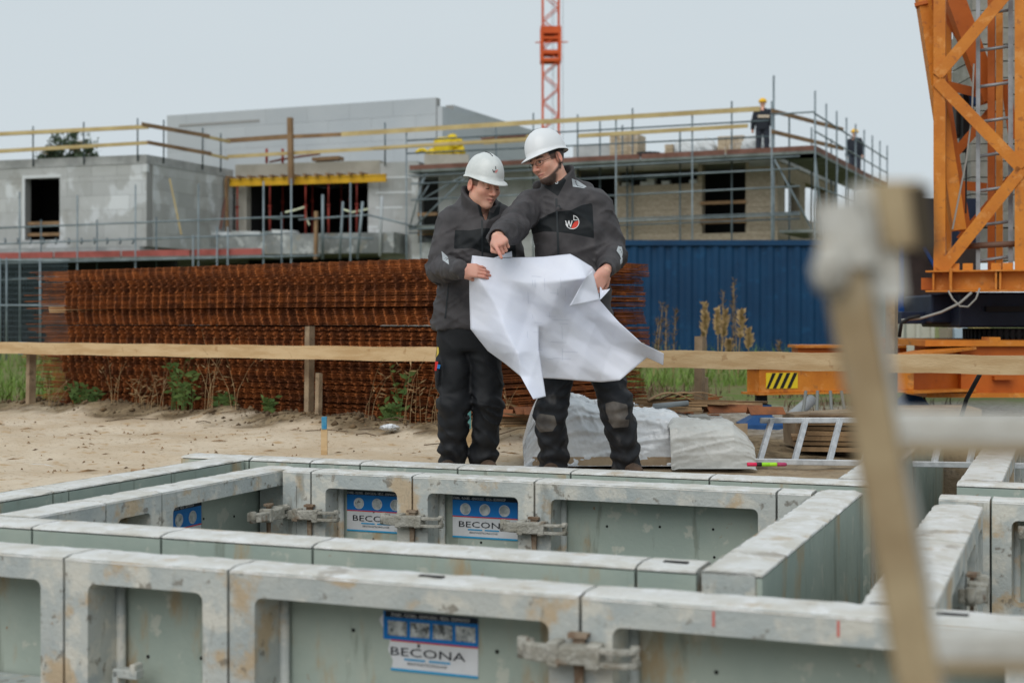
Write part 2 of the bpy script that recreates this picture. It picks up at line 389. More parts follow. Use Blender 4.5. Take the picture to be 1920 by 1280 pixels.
# ---- sticker sheets on the facings
st_blue = M('sticker_blue', lin(20, 112, 186), .4, lin(28, 122, 196), 8, stains=((lin(150, 160, 160), 12, .68, .06, .6),))
st_white = M('sticker_white', lin(214, 216, 220), .4, lin(200, 202, 204), 6, stains=((lin(150, 140, 120), 14, .66, .06, .5),))
st_navy = M('sticker_navy', lin(22, 34, 48), .5)
st_red = M('sticker_red', lin(200, 60, 60), .5)
st_ink = M('sticker_ink', lin(30, 34, 42), .6)
st_cyan = M('sticker_cyan', lin(40, 150, 200), .5)
st_pic = M('sticker_picture', lin(120, 126, 128), .5, lin(196, 200, 200), 38, stains=((lin(48, 52, 56), 55, .55, .05, .8),))
st_disc = M('sticker_disc', lin(150, 158, 160), .5, lin(205, 208, 206), 30, stains=((lin(70, 76, 80), 40, .6, .05, .7),))
def sticker(parent, c, xd, nrm, w, h, style):
    """advertising sheet: black headline strip, blue picture field, white field with the maker's name"""
    up = Vector((0, 0, 1)); RM = Matrix((xd, -nrm, up)).transposed()
    s = MB()
    def quad(mb, x0, x1, z0, z1, off): mb.add([c+xd*x+up*z+nrm*off for x, z in ((x0, z0), (x1, z0), (x1, z1), (x0, z1))], [(0, 1, 2, 3)])
    hw, hh = w/2, h/2
    if style == 'torn':                     # the left edge is ripped
        edge = [(-hw+.10*w, -hh), (-hw+.12*w, -hh+.16*h), (-hw+.07*w, -hh+.34*h), (-hw+.09*w, -hh+.52*h), (-hw+.07*w, -hh+.60*h), (-hw, -hh+.74*h), (-hw-.03*w, -hh+.84*h), (-hw+.02*w, -hh+.95*h), (-hw+.03*w, hh)]
        s.add([c+xd*x+up*z+nrm*.002 for x, z in edge]+[c+xd*hw+up*hh+nrm*.002, c+xd*hw-up*hh+nrm*.002], [tuple(range(len(edge)+2))])
    else: quad(s, -hw, hw, -hh, hh, .002)
    sh = s.build('sticker', st_white, parent, fix=False)
    l0 = -hw+(.1*w if style == 'torn' else 0)
    a = MB(); quad(a, l0-(.10*w if style == 'torn' else 0)+.02*w*(style == 'torn'), hw, .02*h, hh, .003); a.build('picture_field', st_blue, sh, fix=False)
    a = MB(); quad(a, l0-.06*w*(style == 'torn'), hw, hh-.10*h, hh, .004); a.build('headline_strip', st_navy, sh, fix=False)
    flat_text('STABIEL - FLEXIBEL - EENVOUDIG - VEILIG - EENMANSOP', c+xd*(l0*.99)+up*(hh-.085*h)+nrm*.0052, xd, nrm, .085*h, st_white, sh, sx=w/(.085*h*31))
    a = MB(); quad(a, l0, hw, -.005*h, .02*h, .004); a.build('red_line', st_red, sh, fix=False)
    if style == 'torn':
        for i in range(4):
            a = MB(); x = l0-.03*w+i*.235*w; quad(a, x, x+.2*w, .09*h, .34*h, .0045); a.build('picture', st_pic, sh, fix=False)
    else:
        for i in range(3):
            x = -hw+w*(.2+.3*i); a = MB(); p = c+xd*x+up*.19*h; r = .12*h*1.05
            a.tube(p+nrm*.003, p+nrm*.0045, r*1.1, 20); a.build('picture_rim', st_white, sh)
            a = MB(); a.tube(p+nrm*.003, p+nrm*.0052, r, 20); a.build('picture', st_disc, sh)
    flat_text('BECONA', c+xd*(-.02*w)-up*.24*h+nrm*.0045, xd, nrm, .20*h, st_ink, sh, align='CENTER', sx=1.22*w/(h*1.25), bold=.0)
    for q in (-1, 1):
        a = MB(); x = (-.02+.13*q)*w; quad(a, x-.11*w, x+.11*w, -.31*h, -.28*h, .0045); a.build('underline', st_cyan, sh, fix=False)
    flat_text('BEKISTINGSTECHNOLOGIE', c+xd*(-.02*w)-up*.385*h+nrm*.0045, xd, nrm, .06*h, st_ink, sh, align='CENTER', sx=1.0)
    a = MB(); quad(a, l0, hw, -hh, -hh+.04*h, .004); a.build('foot_line', st_cyan, sh, fix=False)
    return sh
# ---- casting that clamps two panel stiles together
def clamp(c, d, nrm, label, s=1.0, group='wedge clamps on the formwork joints'):
    up = Vector((0, 0, 1)); RM = Matrix((d, nrm, up)).transposed()
    t = empty('formwork_clamp', c-up*.12*s, label, 'clamp', group)
    def p(x, y, z): return c+d*x*s+nrm*y*s+up*z*s
    b = MB()
    b.box(p(0, .035, 0), (.10*s, .05*s, .05*s), RM, .004*s)                 # middle block
    b.box(p(-.055, .03, 0), (.034*s, .065*s, .066*s), RM, .004*s)
    b.box(p(.055, .03, 0), (.036*s, .06*s, .062*s), RM, .004*s)
    b.build('body', rust_m, t, bevel=.006*s)
    for z in (.017, -.019):                                                # two parallel jaw plates on the right
        b = MB(); pts = [(.05, .052), (.10, .056), (.145, .05), (.168, .03), (.172, -.005), (.160, -.03), (.146, -.028), (.150, .0), (.142, .02), (.115, .03), (.05, .028)]
        b.prism([p(x, y, z-.007) for x, y in pts], up*.014*s); b.build('jaw', rust_m, t, bevel=.003*s)
    b = MB(); pts = [(-.05, .055), (-.10, .058), (-.14, .045), (-.158, .012), (-.150, -.028), (-.134, -.028), (-.130, .004), (-.110, .022), (-.05, .024)]
    b.prism([p(x, y, -.024) for x, y in pts], up*.046*s); b.build('jaw', rust_m, t, bevel=.006*s)
    b = MB(); b.tube(p(-.155, .012, -.026), p(-.155, .012, .03), .016*s, 10); b.build('pin', rust_m, t)
    b = MB(); b.tube(p(.16, .012, -.03), p(.16, .012, .03), .012*s, 10); b.build('pin', rust_m, t)
    b = MB(); b.prism([p(-.014, .0, .045), p(.020, .0, .045), p(.012, .0, -.14), p(-.006, .0, -.14)], nrm*.012*s); b.box(p(.002, .006, .045), (.052*s, .03*s, .012*s), RM, .002); b.build('wedge', wedge_m, t)
    return t
UPV = Vector((0, 0, 1))
FP = {}
def run(name, axis, start, fixed, joints, side, where, **kw):
    """a straight row of panels; axis 'u' or 'v'; joints: coordinates where panels meet; side: +1/-1 normal of the frame side along the other axis"""
    names = []
    for i in range(len(joints)-1):
        a, b = joints[i], joints[i+1]
        if axis == 'u': p0 = UV(a, fixed); d, n_ = UX, VX*side
        else: p0 = UV(fixed, a); d, n_ = VX, UX*side
        lb = where[i] if isinstance(where, list) else '%s %s' % (('first', 'second', 'third', 'fourth', 'fifth', 'sixth', 'seventh')[i], where)
        sl = kw.get('slotmap', {}).get(i, ())
        t, pt = form_panel(p0, d, n_, b-a, lb, T=kw.get('T', .185), slots=sl, H=kw.get('H', 1.4), stile=kw.get('stile', .085), cellh=kw.get('cellh', .42))
        names.append((t, pt, d, n_))
    FP[name] = names
def ju(px, Vp):               # form coordinate u of the point on line v=Vp seen at px
    k = (px-960)/F; # X=k*Y ; U*ux+V*vx
    return Vp*(k*VX.y-VX.x)/(UX.x-k*UX.y)
def jv(px, Up):
    k = (px-960)/F
    return Up*(k*UX.y-UX.x)/(VX.x-k*VX.y)
VN = 3.615
jn = [ju(-290, VN), ju(120, VN), ju(428, VN), ju(1088, VN), ju(1960, VN), ju(2600, VN)]
run('near', 'u', None, VN, jn, -1, ['pale steel formwork panel in the outer row whose end cell holds a bare facing', 'narrow formwork panel with a small latch bracket in its cell', 'wide formwork panel with a torn blue and white sheet', 'wide formwork panel with red chalk ticks on its rail', 'formwork panel carrying on the outer row past the ladder'], slotmap={2: (.62,), 3: (.95,)})
# inner box
run('inner_front', 'u', None, 4.295, [-3.82, ju(60, 4.11), ju(302, 4.11), ju(586, 4.11), ju(1192, 4.11), -1.03], 1, 'plain faced panel of the inner box, counted from its sand side corner', slotmap={4: (.1,)})
Vb = 6.10
jb = [-3.62, ju(583, Vb), ju(773, Vb), ju(1002, Vb), ju(1456, Vb), -1.03]
run('inner_back', 'u', None, Vb, jb, -1, ['narrow corner formwork panel with a dark arched cell', 'formwork panel whose half hidden blue sheet sits beside the corner panel', 'formwork panel with a clean blue BECONA sheet beside the wide bare panel', 'wide bare formwork panel at the far side of the inner box', 'plain filler panel closing the far corner of the inner box'], stile=.075, T=.17)
run('inner_right', 'v', None, -1.02, [4.115, 4.49, 5.236, 6.27], -1, 'plain faced panel lining the narrow trench, counted from the outer row', T=.18)
run('inner_left', 'v', None, -3.635, [4.30, 4.75, 5.13, 6.26], 1, ['formwork panel at the open corner of the inner box', 'formwork panel with a low cell in the side of the inner box', 'formwork panel of the inner box with a blue sheet seen end on'], stile=.075)
# outer rows
run('outer_back', 'u', None, 6.73, [-4.52, ju(467, 6.545), ju(581, 6.545), ju(675, 6.545), ju(858, 6.545), ju(1070, 6.545), ju(1330, 6.545), -.84], 1, 'panel of the far outer row below the men, counted from the sand corner')
run('outer_left', 'v', None, -4.29, [4.1, 5.0, jv(131, -4.1), jv(323, -4.1), 6.53], -1, 'formwork panel beside the open sand, counted towards the men')
run('outer_right', 'v', None, -.33, [3.82, 4.30, 4.95, 5.55, 5.94], 1, 'formwork panel between trench and clamped pit, counted from the outer row', stile=.07, cellh=.36)
run('right_back', 'u', None, 6.13, [-.52, -.33+.02, .62, 1.5], -1, 'formwork panel closing the clamped pit, counted from the trench', stile=.075, T=.17)
run('trench_left', 'v', None, -1.02, [6.75, 7.6, 8.47, 9.45, 10.4], -1, 'plain facing panel lining the far trench, counted away from the men', T=.18)
run('trench_right', 'v', None, -.30, [6.9, 7.6, 8.4, 9.4, 10.4], 1, 'formwork panel along the open side of the far trench, counted from the pit')
run('far_box', 'u', None, 6.88, [-.49, .5, 1.6], 1, 'formwork panel crossing behind the clamped pit, counted from the trench', T=.17)
# stickers
def put_sticker(t, pt, d, n_, x0, x1, ztop, zbot, style, T):
    c = pt((x0+x1)/2, (ztop+zbot)/2, -T+.0185); sticker(t, c, d, n_, x1-x0, ztop-zbot, style)
t, pt, d, n_ = FP['near'][2]; a = jn[2]
put_sticker(t, pt, d, n_, ju(716, VN+.166)-a, ju(897, VN+.166)-a, -.118, -.292, 'torn', .185)
for k, (xa, xb) in ((1, (651, 765)), (2, (849, 971))):
    t, pt, d, n_ = FP['inner_back'][k]; a = jb[k]
    put_sticker(t, pt, d, n_, ju(xa, Vb+.151)-a, ju(xb, Vb+.151)-a, -.100, -.30, 'clean', .17)
t, pt, d, n_ = FP['inner_left'][2]
put_sticker(t, pt, UX*0-VX, UX, .30, .66, -.11, -.33, 'clean', .185) if False else sticker(t, pt(.36, -.215, -.185+.0185), -VX*-1 if False else VX, UX, .36, .22, 'clean')
# clamps on the joints
clamp(UV(ju(1088, VN), VN, ZT-.145)-VX*.012, UX, -VX, 'large cement crusted clamp joining the two wide outer panels', 1.0)
for i, (px, lb) in enumerate(((583, 'clamp joining the narrow corner panel to its neighbour'), (775, 'clamp covering the edge of the half hidden blue sheet'), (1003, 'clamp covering the edge of the clean blue sheet'))):
    clamp(UV(ju(px, Vb), Vb, ZT-.205)-VX*.012, UX, -VX, lb, .95)
clamp(UV(-3.60, 5.93, ZT-.19), VX, UX, 'clamp on the side wall at the inner corner', .95)
clamp(UV(-.33, 4.30, ZT-.16)+UX*.014, VX, UX, 'clamp at the foot of the right hand pit', 1.0)
clamp(UV(-.33, 4.95, ZT-.15)+UX*.014, VX, UX, 'clamp halfway along the right hand pit', 1.0)
clamp(UV(-.05, 6.13, ZT-.12)-VX*.014, UX, -VX, 'clamp on the end wall of the right hand pit', .9)
# latch bracket in the narrow outer panel
t, pt, d, n_ = FP['near'][1]
lb_ = MB(); w0 = .155
lb_.box(pt(w0+.03, -.36, -.075), (.09, .04, .028), Matrix((d, n_, UPV)).transposed()); lb_.box(pt(w0+.03, -.41, -.075), (.085, .04, .022), Matrix((d, n_, UPV)).transposed())
lb_.box(pt(w0-.005, -.385, -.075), (.022, .04, .07), Matrix((d, n_, UPV)).transposed()); lb_.box(pt(w0+.06, -.345, -.075), (.02, .045, .035), Matrix((d, n_, UPV)).transposed())
lb_.build('latch_bracket', frame_m, t, bevel=.004)
chalk = M('red_chalk', lin(206, 110, 100), .9)
for px in (1338, 1572):
    t, pt, d, n_ = FP['near'][3]; x = ju(px, VN)-jn[3]; q = MB(); q.box(pt(x, -.032, .001), (.006, .002, .04), Matrix((d, n_, UPV)).transposed()); q.build('chalk_tick', chalk, t)
# ================================================================ rusty mesh mats in a stack
rebar_m = M('rebar_rust', lin(148, 84, 41), .9, lin(100, 57, 33), 7, .3, 200, rand=.3, stains=((lin(170, 100, 52), 18, .56, .1, .6), (lin(84, 46, 28), 3, .58, .1, .6)))
SA = Vector((-4.46, stack_line(-4.46), 0)); SD = (Vector((-.12, stack_line(-.12), 0))-SA).normalized(); SN = Vector((-SD.y, SD.x, 0))  # SN points away from the camera
if SN.y < 0: SN = -SN
def mat_mesh(seed):
    r = random.Random(seed); b = MB(); L = 5.52
    for j in range(14):
        y = j*.15; bend = r.uniform(-.006, .006); x0 = -r.uniform(.0, .16)-.12*(seed % 3); n = 6
        pts = [Vector((x0+(L-x0)*i/n, y+r.uniform(-.004, .004), (bend*math.sin(i*1.3)+r.uniform(-.006, .006))*(.25 if j < 3 else 1))) for i in range(n+1)]
        b.path(pts, .0048, 4, caps=False)
    for i in range(49):
        x = .33+i*.107
        b.path([Vector((x, -.02, .006)), Vector((x, 1.98, .006))], .0046, 4, caps=False)
        e = r.uniform(-.004, .004); b.box((x+e, -.030-r.uniform(0, .010), .0), (.017, .05, .0150), None, .002)
    for x in (L-.012, L-.05, L-.09): b.path([Vector((x, -.02, .006)), Vector((x, 1.98, .006))], .0046, 4, caps=False)
    return b.mesh('mesh_mat', (0, 0, 0))
mms = [mat_mesh(i) for i in range(6)]
for m_ in mms: m_.materials.append(rebar_m)
nm = 70; z = .02; drift = 0; off = 0; rr = random.Random(3); ry = 0; k = 0
ang = math.atan2(SD.y, SD.x)
for i in range(nm):
    if i in (9, 18, 27, 33, 42, 50, 57, 64):
        z += .007; off = rr.uniform(-.05, .05); drift = rr.uniform(-.006, .006); ry = rr.uniform(-.03, .03)
    off += drift+rr.uniform(-.006, .006); off = max(-.06, min(.06, off))
    o = bpy.data.objects.new('mesh_mat', mms[rr.randrange(6)]); COL.objects.link(o)
    o.location = SA+SD*off+SN*(ry+rr.uniform(-.012, .012))+Vector((0, 0, z)); o.rotation_euler = (0, rr.uniform(-.0012, .0012), ang+rr.uniform(-.002, .002))
    tag(o, 'rusty welded reinforcing mesh mat lying in the tall brown stack', 'mesh mat', 'rusty mesh mats in the stack')
    z += .0178
STACK_TOP = z
timber_m = M('timber_raw', lin(198, 172, 134), .8, lin(180, 150, 110), 3, .25, 30, stretch=(1, 1, 6), rand=.1,
    stains=((lin(150, 112, 72), 9, .62, .06, .5), (lin(120, 96, 70), 22, .68, .05, .5)))
timber_old = M('timber_weathered', lin(166, 146, 120), .85, lin(136, 116, 94), 4, .3, 30, rand=.15, stains=((lin(90, 74, 58), 10, .6, .08, .5),))
for (zz, a) in ((.0, -.05), (.0, 1.7), (.0, 3.4), (.0, 5.0)):
    b = MB(); p = SA+SD*a+Vector((0, 0, zz)); b.beam(p-SN*.02+Vector((0, 0, -.03)), p+SN*2.2+Vector((0, 0, -.03)), .08, .09)
    tag(b.build('timber_bearer', timber_old), 'timber bearer carrying the stack of mesh mats', 'timber', 'bearers under the mesh stack')
b = MB(); p = SA+SD*-.42+SN*.5+Vector((0, 0, .95)); b.beam(p-SD*.25, p+SD*.75, .09, .06, jit=.004)
tag(b.build('timber_offcut', timber_raw if False else timber_m), 'short pale timber stuck into the end of the mesh stack', 'timber')
b = MB(); p = SA+SD*5.2+SN*1.9+Vector((0, 0, 1.02)); b.beam(p, p+SD*.22+SN*.1, .05, .03); tag(b.build('timber_wedge', timber_m), 'small orange wooden wedge poking out of the mesh stack', 'timber')
b = MB(); p = SA+SD*5.0+SN*1.7+Vector((0, 0, .62)); b.beam(p, p+SD*.55+SN*.15-Vector((0, 0, .02)), .10, .10); tag(b.build('timber_block', timber_m), 'pale timber block end beside the paper sheet', 'timber')
# loose rusty bars behind the right barrier
for i in range(12):
    b = MB(); a = P(1205+rr.uniform(-5, 25), 757-i*.8, 11.6+i*.05); c = P(1352+rr.uniform(-14, 8), 745-i*.3+rr.uniform(-2, 2), 10.9+i*.06); a.z = .02+.012*i; c.z = .10+.012*i; b.path([a, a.lerp(c, .5)+Vector((0, 0, rr.uniform(-.004, .01))), c], .006, 5)
    tag(b.build('rusty_bar', rebar_m), 'loose rusty bar lying beside the mesh stack', 'bar', 'loose rusty bars')
# ================================================================ timber barriers
def barrier(name, label, pts, h, thick, posts, marks=None):
    base = pts[0].copy(); base.z = 0; t = empty(name, base, label, 'barrier', 'timber barriers')
    b = MB(); d = (pts[-1]-pts[0]).normalized()
    n = 24
    # sawn board with slightly wandering edges
    side = d.cross(UPV).normalized(); rows = []
    ring = []
    for i in range(n+1):
        p = pts[0].lerp(pts[-1], i/n); w = .003*math.sin(i*1.7)
        ring.append([p+UPV*(h/2+w)+side*thick/2, p+UPV*(h/2+w)-side*thick/2, p-UPV*(h/2-w)-side*thick/2, p-UPV*(h/2-w)+side*thick/2])
    b.grid(ring, False, True); b.add(ring[0], [(0, 1, 2, 3)]); b.add(ring[-1], [(3, 2, 1, 0)])
    b.build('board', timber_m, t)
    for (p, ztop, w, dd) in posts:
        q = MB(); q.beam((p.x, p.y, -.12), (p.x+.01, p.y, ztop), w, dd, up=d, jit=.003); q.build('post', timber_old, t)
    return t, d, side
def railz(px, py, Y): return P(px, py, Y)
bl = [P(-120, 650, 13.75), P(850, 665, 10.35)]
bt, bd, bs = barrier('timber_barrier', 'pale timber board barrier in front of the rusty stack', bl, .106, .03,
    [(P(50, 700, 13.2)+SN*.04, .60, .075, .05), (P(572, 700, 11.32)+SN*.04, .84*1-.0+.0-.05, .062, .05), (P(584, 700, 11.2)+SN*.07, .42, .04, .04)])
q = MB(); p = P(65, 652.5, 13.12); q.beam(p-bd*.16, p+bd*.17, .034, .112); q.build('rusty_sleeve', M('rust_sleeve', lin(112, 62, 44), .8, lin(80, 48, 40), 20, stains=((lin(70, 130, 170), 14, .55, .05, .9),)), bt)
tape_b = M('blue_paint', lin(36, 128, 170), .6)
q = MB(); p = P(41, 652.3, 13.2); q.beam(p-bd*.03, p+bd*.03, .037, .116); q.build('blue_band', tape_b, bt)
br = [P(975, 668, 9.75), P(1990, 686, 8.15)]
bt2, bd2, bs2 = barrier('timber_barrier', 'pale timber board barrier in front of the orange outriggers', br, .112, .032,
    [(P(1312, 700, 9.3)+Vector((0, .06, 0)), .735, .062, .05), (P(1322, 700, 9.4)+Vector((0, .12, 0)), .46, .05, .04), (P(1674, 700, 8.72)+Vector((0, .05, 0)), 1.33, .088, .06)])
pinkp = M('pink_paint', lin(236, 50, 110), .5); yel = M('yellow_chalk', lin(220, 205, 70), .8)
q = MB(); p = P(1921, 684.6, 8.26); q.beam(p-bd2*.006, p+bd2*.03, .036, .116); q.build('pink_mark', pinkp, bt2)
for (px, w, h) in ((1852, .003, .05), (1852, .04, .004)):
    q = MB(); p = P(px, 680, 8.35)-Vector((0, .017, 0)); q.beam(p-bd2*w/2, p+bd2*w/2, .004, h); q.build('chalk_mark', yel, bt2)
# survey stakes
def stake(px, Y, pytop, w, tip, label, col):
    base = PZ(px, Y, 0); base.z = float(ground_z(base.x, base.y))-.1; ztop = P(px, pytop, Y).z
    t = empty('survey_stake', base, label, 'stake', 'survey stakes'); b = MB(); b.beam(base, (base.x, base.y, ztop-tip), w, w*.75, jit=.001); b.build('shaft', timber_m, t)
    b = MB(); b.beam((base.x, base.y, ztop-tip), (base.x+.001, base.y, ztop), w*1.03, w*.78, jit=.001); b.build('painted_tip', col, t)
stake(608, 8.75, 781, .038, .075, 'wooden stake with a blue painted tip standing in the sand', M('stake_blue', lin(44, 128, 176), .7, lin(90, 150, 170), 30))
stake(879, 9.0, 744, .034, .20, 'teal painted stake between the legs of the younger man', M('stake_teal', lin(110, 160, 156), .7, lin(70, 130, 130), 20))
# ================================================================ blue shipping container
cont_m = M('container_blue', lin(9, 52, 86), .55, lin(12, 60, 96), 1.2, stains=((lin(18, 74, 114), 4, .58, .1, .5), (lin(14, 36, 62), 9, .64, .06, .5), (lin(60, 100, 140), 30, .7, .04, .5)))
cy = 29.0; x0, x1 = PZ(1098, cy, 0).x, PZ(1668, cy, 0).x; zt_ = P(1300, 450, cy).z
ct = empty('shipping_container', ((x0+x1)/2, cy+1.2, 0), 'blue corrugated steel shipping container behind the weeds', 'container')
b = MB(); xs = x0+.12; prof = []; pitch = .278
while xs < x1-.12:
    for dx, dy in ((0, 0), (.075, 0), (.14, .045), (.215, .045), ):
        prof.append((min(xs+dx, x1-.12), cy+.03+dy))
    xs += pitch
prof.append((x1-.12, cy+.03))
b.grid([[(x, y, .16) for x, y in prof], [(x, y, zt_-.12) for x, y in prof]], False); b.build('corrugated_side', cont_m, ct, fix=False)
for xx in (x0+.07, x1-.07):
    q = MB(); q.box((xx, cy+.07, zt_/2), (.15, .15, zt_)); q.build('corner_post', cont_m, ct)
    for zz in (.06, zt_-.055):
        q = MB(); q.box((xx, cy+.065, zz), (.18, .17, .13)); q.build('corner_casting', cont_m, ct, bevel=.01)
q = MB(); q.box(((x0+x1)/2, cy+.05, zt_-.055), (x1-x0-.3, .10, .11)); q.build('top_rail', cont_m, ct)
q = MB(); q.box(((x0+x1)/2, cy+.05, .09), (x1-x0-.3, .10, .16)); q.build('bottom_rail', cont_m, ct)
q = MB(); q.box(((x0+x1)/2, cy+1.27, zt_-.03), (x1-x0-.3, 2.3, .04)); q.build('roof', M('container_roof', lin(120, 130, 138), .6, lin(150, 156, 160), 3), ct)
for xx in (x0+.04, x1-.04):
    q = MB(); q.box((xx, cy+1.3, zt_/2), (.05, 2.3, zt_-.1)); q.build('end_wall', cont_m, ct)
q = MB(); q.box(((x0+x1)/2, cy+2.45, zt_/2), (x1-x0-.2, .05, zt_-.12)); q.build('rear_wall', cont_m, ct)
# ================================================================ wrapped pallet with planks
plast = M('plastic_sheet', lin(228, 231, 234), .18, lin(212, 216, 220), 5, .2, 40, spec=.7, stains=((lin(226, 228, 230), 12, .55, .1, .6), (lin(150, 140, 120), 7, .66, .08, .4)))
plast2 = M('plastic_sheet_hanging', lin(196, 197, 193), .25, lin(178, 178, 174), 4, .2, 24, spec=.5, stains=((lin(200, 202, 200), 9, .58, .1, .5),))
def drape(name, mat, parent, x0, x1, yf, depth, ztop, prof, seed, amp=.02, nx=150, nt=110, side=.10):
    """a sheet laid over a block: param t runs from the rear top over the front edge to the ground"""
    r = np.random.RandomState(seed); rows = []; L1 = depth; L2 = ztop
    for i in range(nt+1):
        s = i/nt*(L1+L2+.10); row = []
        for j in range(nx+1):
            u = j/nx; x = x0+(x1-x0)*u; zt2 = ztop+prof(u)
            e = max(0, (abs(u-.5)*2-.82)/.18); 
            if s < L1: y = yf+depth-s; z = zt2
            elif s < L1+L2: q = (s-L1)/L2; y = yf-.03*math.sin(q*2.6)-.02*q; z = zt2*(1-q)
            else: q = (s-L1-L2)/.10; y = yf-.02-.08*q; z = .012
            k = 1-min(1, abs(s-L1)/.06); z -= .02*k; y += .02*k
            n1 = float(fbm(np.array(x*9+seed), np.array(s*2.4+seed), 4, seed)); n2 = 1-abs(2*float(vnoise(np.array(x*5+s*6), np.array(s*9-x*3), seed+3))-1)
            n4 = 1-abs(2*float(vnoise(np.array(x*13-s*8), np.array(s*16+x*9), seed+7))-1); n5 = 1-abs(2*float(vnoise(np.array(x*27+s*5), np.array(s*24-x*11), seed+9))-1); n6 = 1-abs(2*float(vnoise(np.array(x*3.1+.35*s*9+seed), np.array(s*24+x*4.5), seed+12))-1); n7 = 1-abs(2*float(vnoise(np.array(x*6-s*7), np.array(s*42-x*6), seed+13))-1); dsp = (n1-.47)*amp*1.8+(n6 ** 4-.2)*amp*1.5+(n7 ** 4-.2)*amp*.5+(n4 ** 5-.2)*amp*.6+(n5 ** 3-.25)*amp*.08
            if s < L1: z += dsp
            else: y -= dsp; z += dsp*.2
            x += (n1-.47)*.02
            z -= e*e*side*(1 if s < L1 else .3)
            row.append((x, y, max(.006, z)))
        rows.append(row)
    b = MB(); b.grid(rows); o = b.build(name, mat, parent, fix=False); return o
pt_ = empty('wrapped_pallet', PZ(1190, 8.35, 0), 'stack of building material wrapped in crumpled white plastic behind the men', 'pallet')
pa = PZ(982, 8.12, 0).x; pb = PZ(1292, 8.12, 0).x
def prof1(u):
    return .05*math.exp(-((u-.30)/.12)**2)+.02*math.exp(-((u-.1)/.1)**2)-.05*max(0, u-.55)-.16*max(0, .10-u)/.10
drape('plastic_sheet', plast, pt_, pa, pb, 8.16, .75, .325, prof1, 5, .012)
q = MB(); q.box(((pa+pb)/2+.02, 8.55, .15), (pb-pa-.1, .68, .26), jit=.01); q.build('load', timber_old, pt_)
q = MB(); q.box(((pa+pb)/2+.02, 8.14, .035), (pb-pa-.06, .05, .05)); q.build('skid', timber_old, pt_)
pt2 = empty('plastic_bundle', PZ(1345, 8.3, 0), 'grey plastic sheet hanging down over the end of the wrapped stack', 'plastic sheet')
def prof2(u): return -.03*u-.08*max(0, u-.75)/.25
drape('hanging_sheet', plast2, pt2, PZ(1256, 8.02, 0).x, PZ(1415, 8.02, 0).x, 8.03, .55, .285, prof2, 11, .005, side=.05)
q = MB(); q.box((PZ(1335, 8.3, 0).x, 8.32, .125), (.36, .5, .22), jit=.02); q.build('load', timber_old, pt2)
# crumpled scrap of plastic on top
def crumple(name, c, rx, ry, rz, mat, seed, parent=None, amp=.35):
    b = MB(); rows = []; n = 34; m = 48
    for i in range(n+1):
        th = math.pi*i/n; row = []
        for j in range(m):
            ph = 2*math.pi*j/m; dx, dy, dz = math.sin(th)*math.cos(ph), math.sin(th)*math.sin(ph), math.cos(th)
            k = 1+amp*(float(fbm(np.array(dx*2.6+seed+dz), np.array(dy*2.6+dz*2.1), 4, seed))-.5)*1.5+amp*.35*((1-abs(2*float(vnoise(np.array(dx*4+dz*3+seed), np.array(dy*4-dz*2), seed+4))-1)) ** 3-.25)+amp*.16*((1-abs(2*float(vnoise(np.array(dx*9-dz*5), np.array(dy*9+dz*7), seed+6))-1)) ** 2-.3)
            row.append((c[0]+dx*rx*k, c[1]+dy*ry*k, max(.004, c[2]+dz*rz*k)))
        rows.append(row)
    b.grid(rows, True, True); return b.build(name, mat, parent, fix=False)
crumple('crumpled_fold', P(1085, 775, 8.42), .115, .16, .10, plast, 4, pt_, .6)
tag(crumple('plastic_scrap', PZ(730, 10.35, .06), .06, .05, .018, plast, 8, None, .9), 'crumpled scrap of clear plastic at the foot of the stack', 'plastic scrap')
# planks, strips and bent plates lying on the stack
planks = M('plank_brown', lin(150, 122, 90), .85, lin(110, 88, 64), 5, .3, 40, rand=.25, stains=((lin(92, 70, 52), 14, .6, .08, .5),))
for i in range(9):
    r_ = random.Random(40+i); a = P(1188+r_.uniform(-8, 20), 776-i*2.2, 8.45+i*.03); c = P(1300+i*18+r_.uniform(-10, 20), 775-i*1.6, 8.4+i*.04); a.z = .31+.012*(i % 5)+.004; c.z = .305+.012*(i % 5)
    mid = a.lerp(c, .4)+Vector((0, 0, .03*(i % 3 == 0)))
    b = MB(); b.beam(a, c, .055, .011, jit=.004); tag(b.build('loose_plank', planks), 'thin brown plank lying loose on the plastic wrapped stack', 'plank', 'loose planks on the wrapped stack')
for i in range(3):
    b = MB(); c0 = P(1215+i*26, 762-i*3, 8.5+.05*i); c0.z = .36+.008*i; rows = []
    for s in range(13):
        t_ = s/12; z = .045*math.sin(t_*math.pi)*(1-.2*i); p = c0+Vector((t_*.26, .05*t_, z)); rows.append([p-Vector((0, .05, 0)), p+Vector((0, .05, 0))])
    b.grid(rows); tag(b.build('bent_strip', planks, solid=.007), 'curved brown strip bowed up on the plastic wrapped stack', 'strip', 'bowed strips on the wrapped stack')
rplate = M('rusty_plate', lin(136, 84, 52), .8, lin(104, 66, 46), 9, .2, 60, rand=.15)
for i, (px, py, Y, a) in enumerate(((1352, 773, 8.55, .3), (1392, 772, 8.6, -.2), (1432, 776, 8.5, .15), (1010, 766, 9.4, .1), (965, 770, 9.5, -.2), (990, 777, 9.45, .3))):
    c = P(px, py, Y); d = Vector((math.cos(a), math.sin(a), 0)); e = Vector((-d.y, d.x, 0)); b = MB()
    if px < 1100: c.z = .20+.02*(i % 2)
    b.add([c-d*.10-e*.06, c+d*.12-e*.05, c+d*.12+UPV*.04, c-d*.10+UPV*.045, c+d*.11+e*.07, c-d*.09+e*.06], [(0, 1, 2, 3), (3, 2, 4, 5)])
    tag(b.build('folded_plate', rplate, solid=.004), 'small folded rusty plate lying on the planks', 'metal plate', 'folded rusty plates')
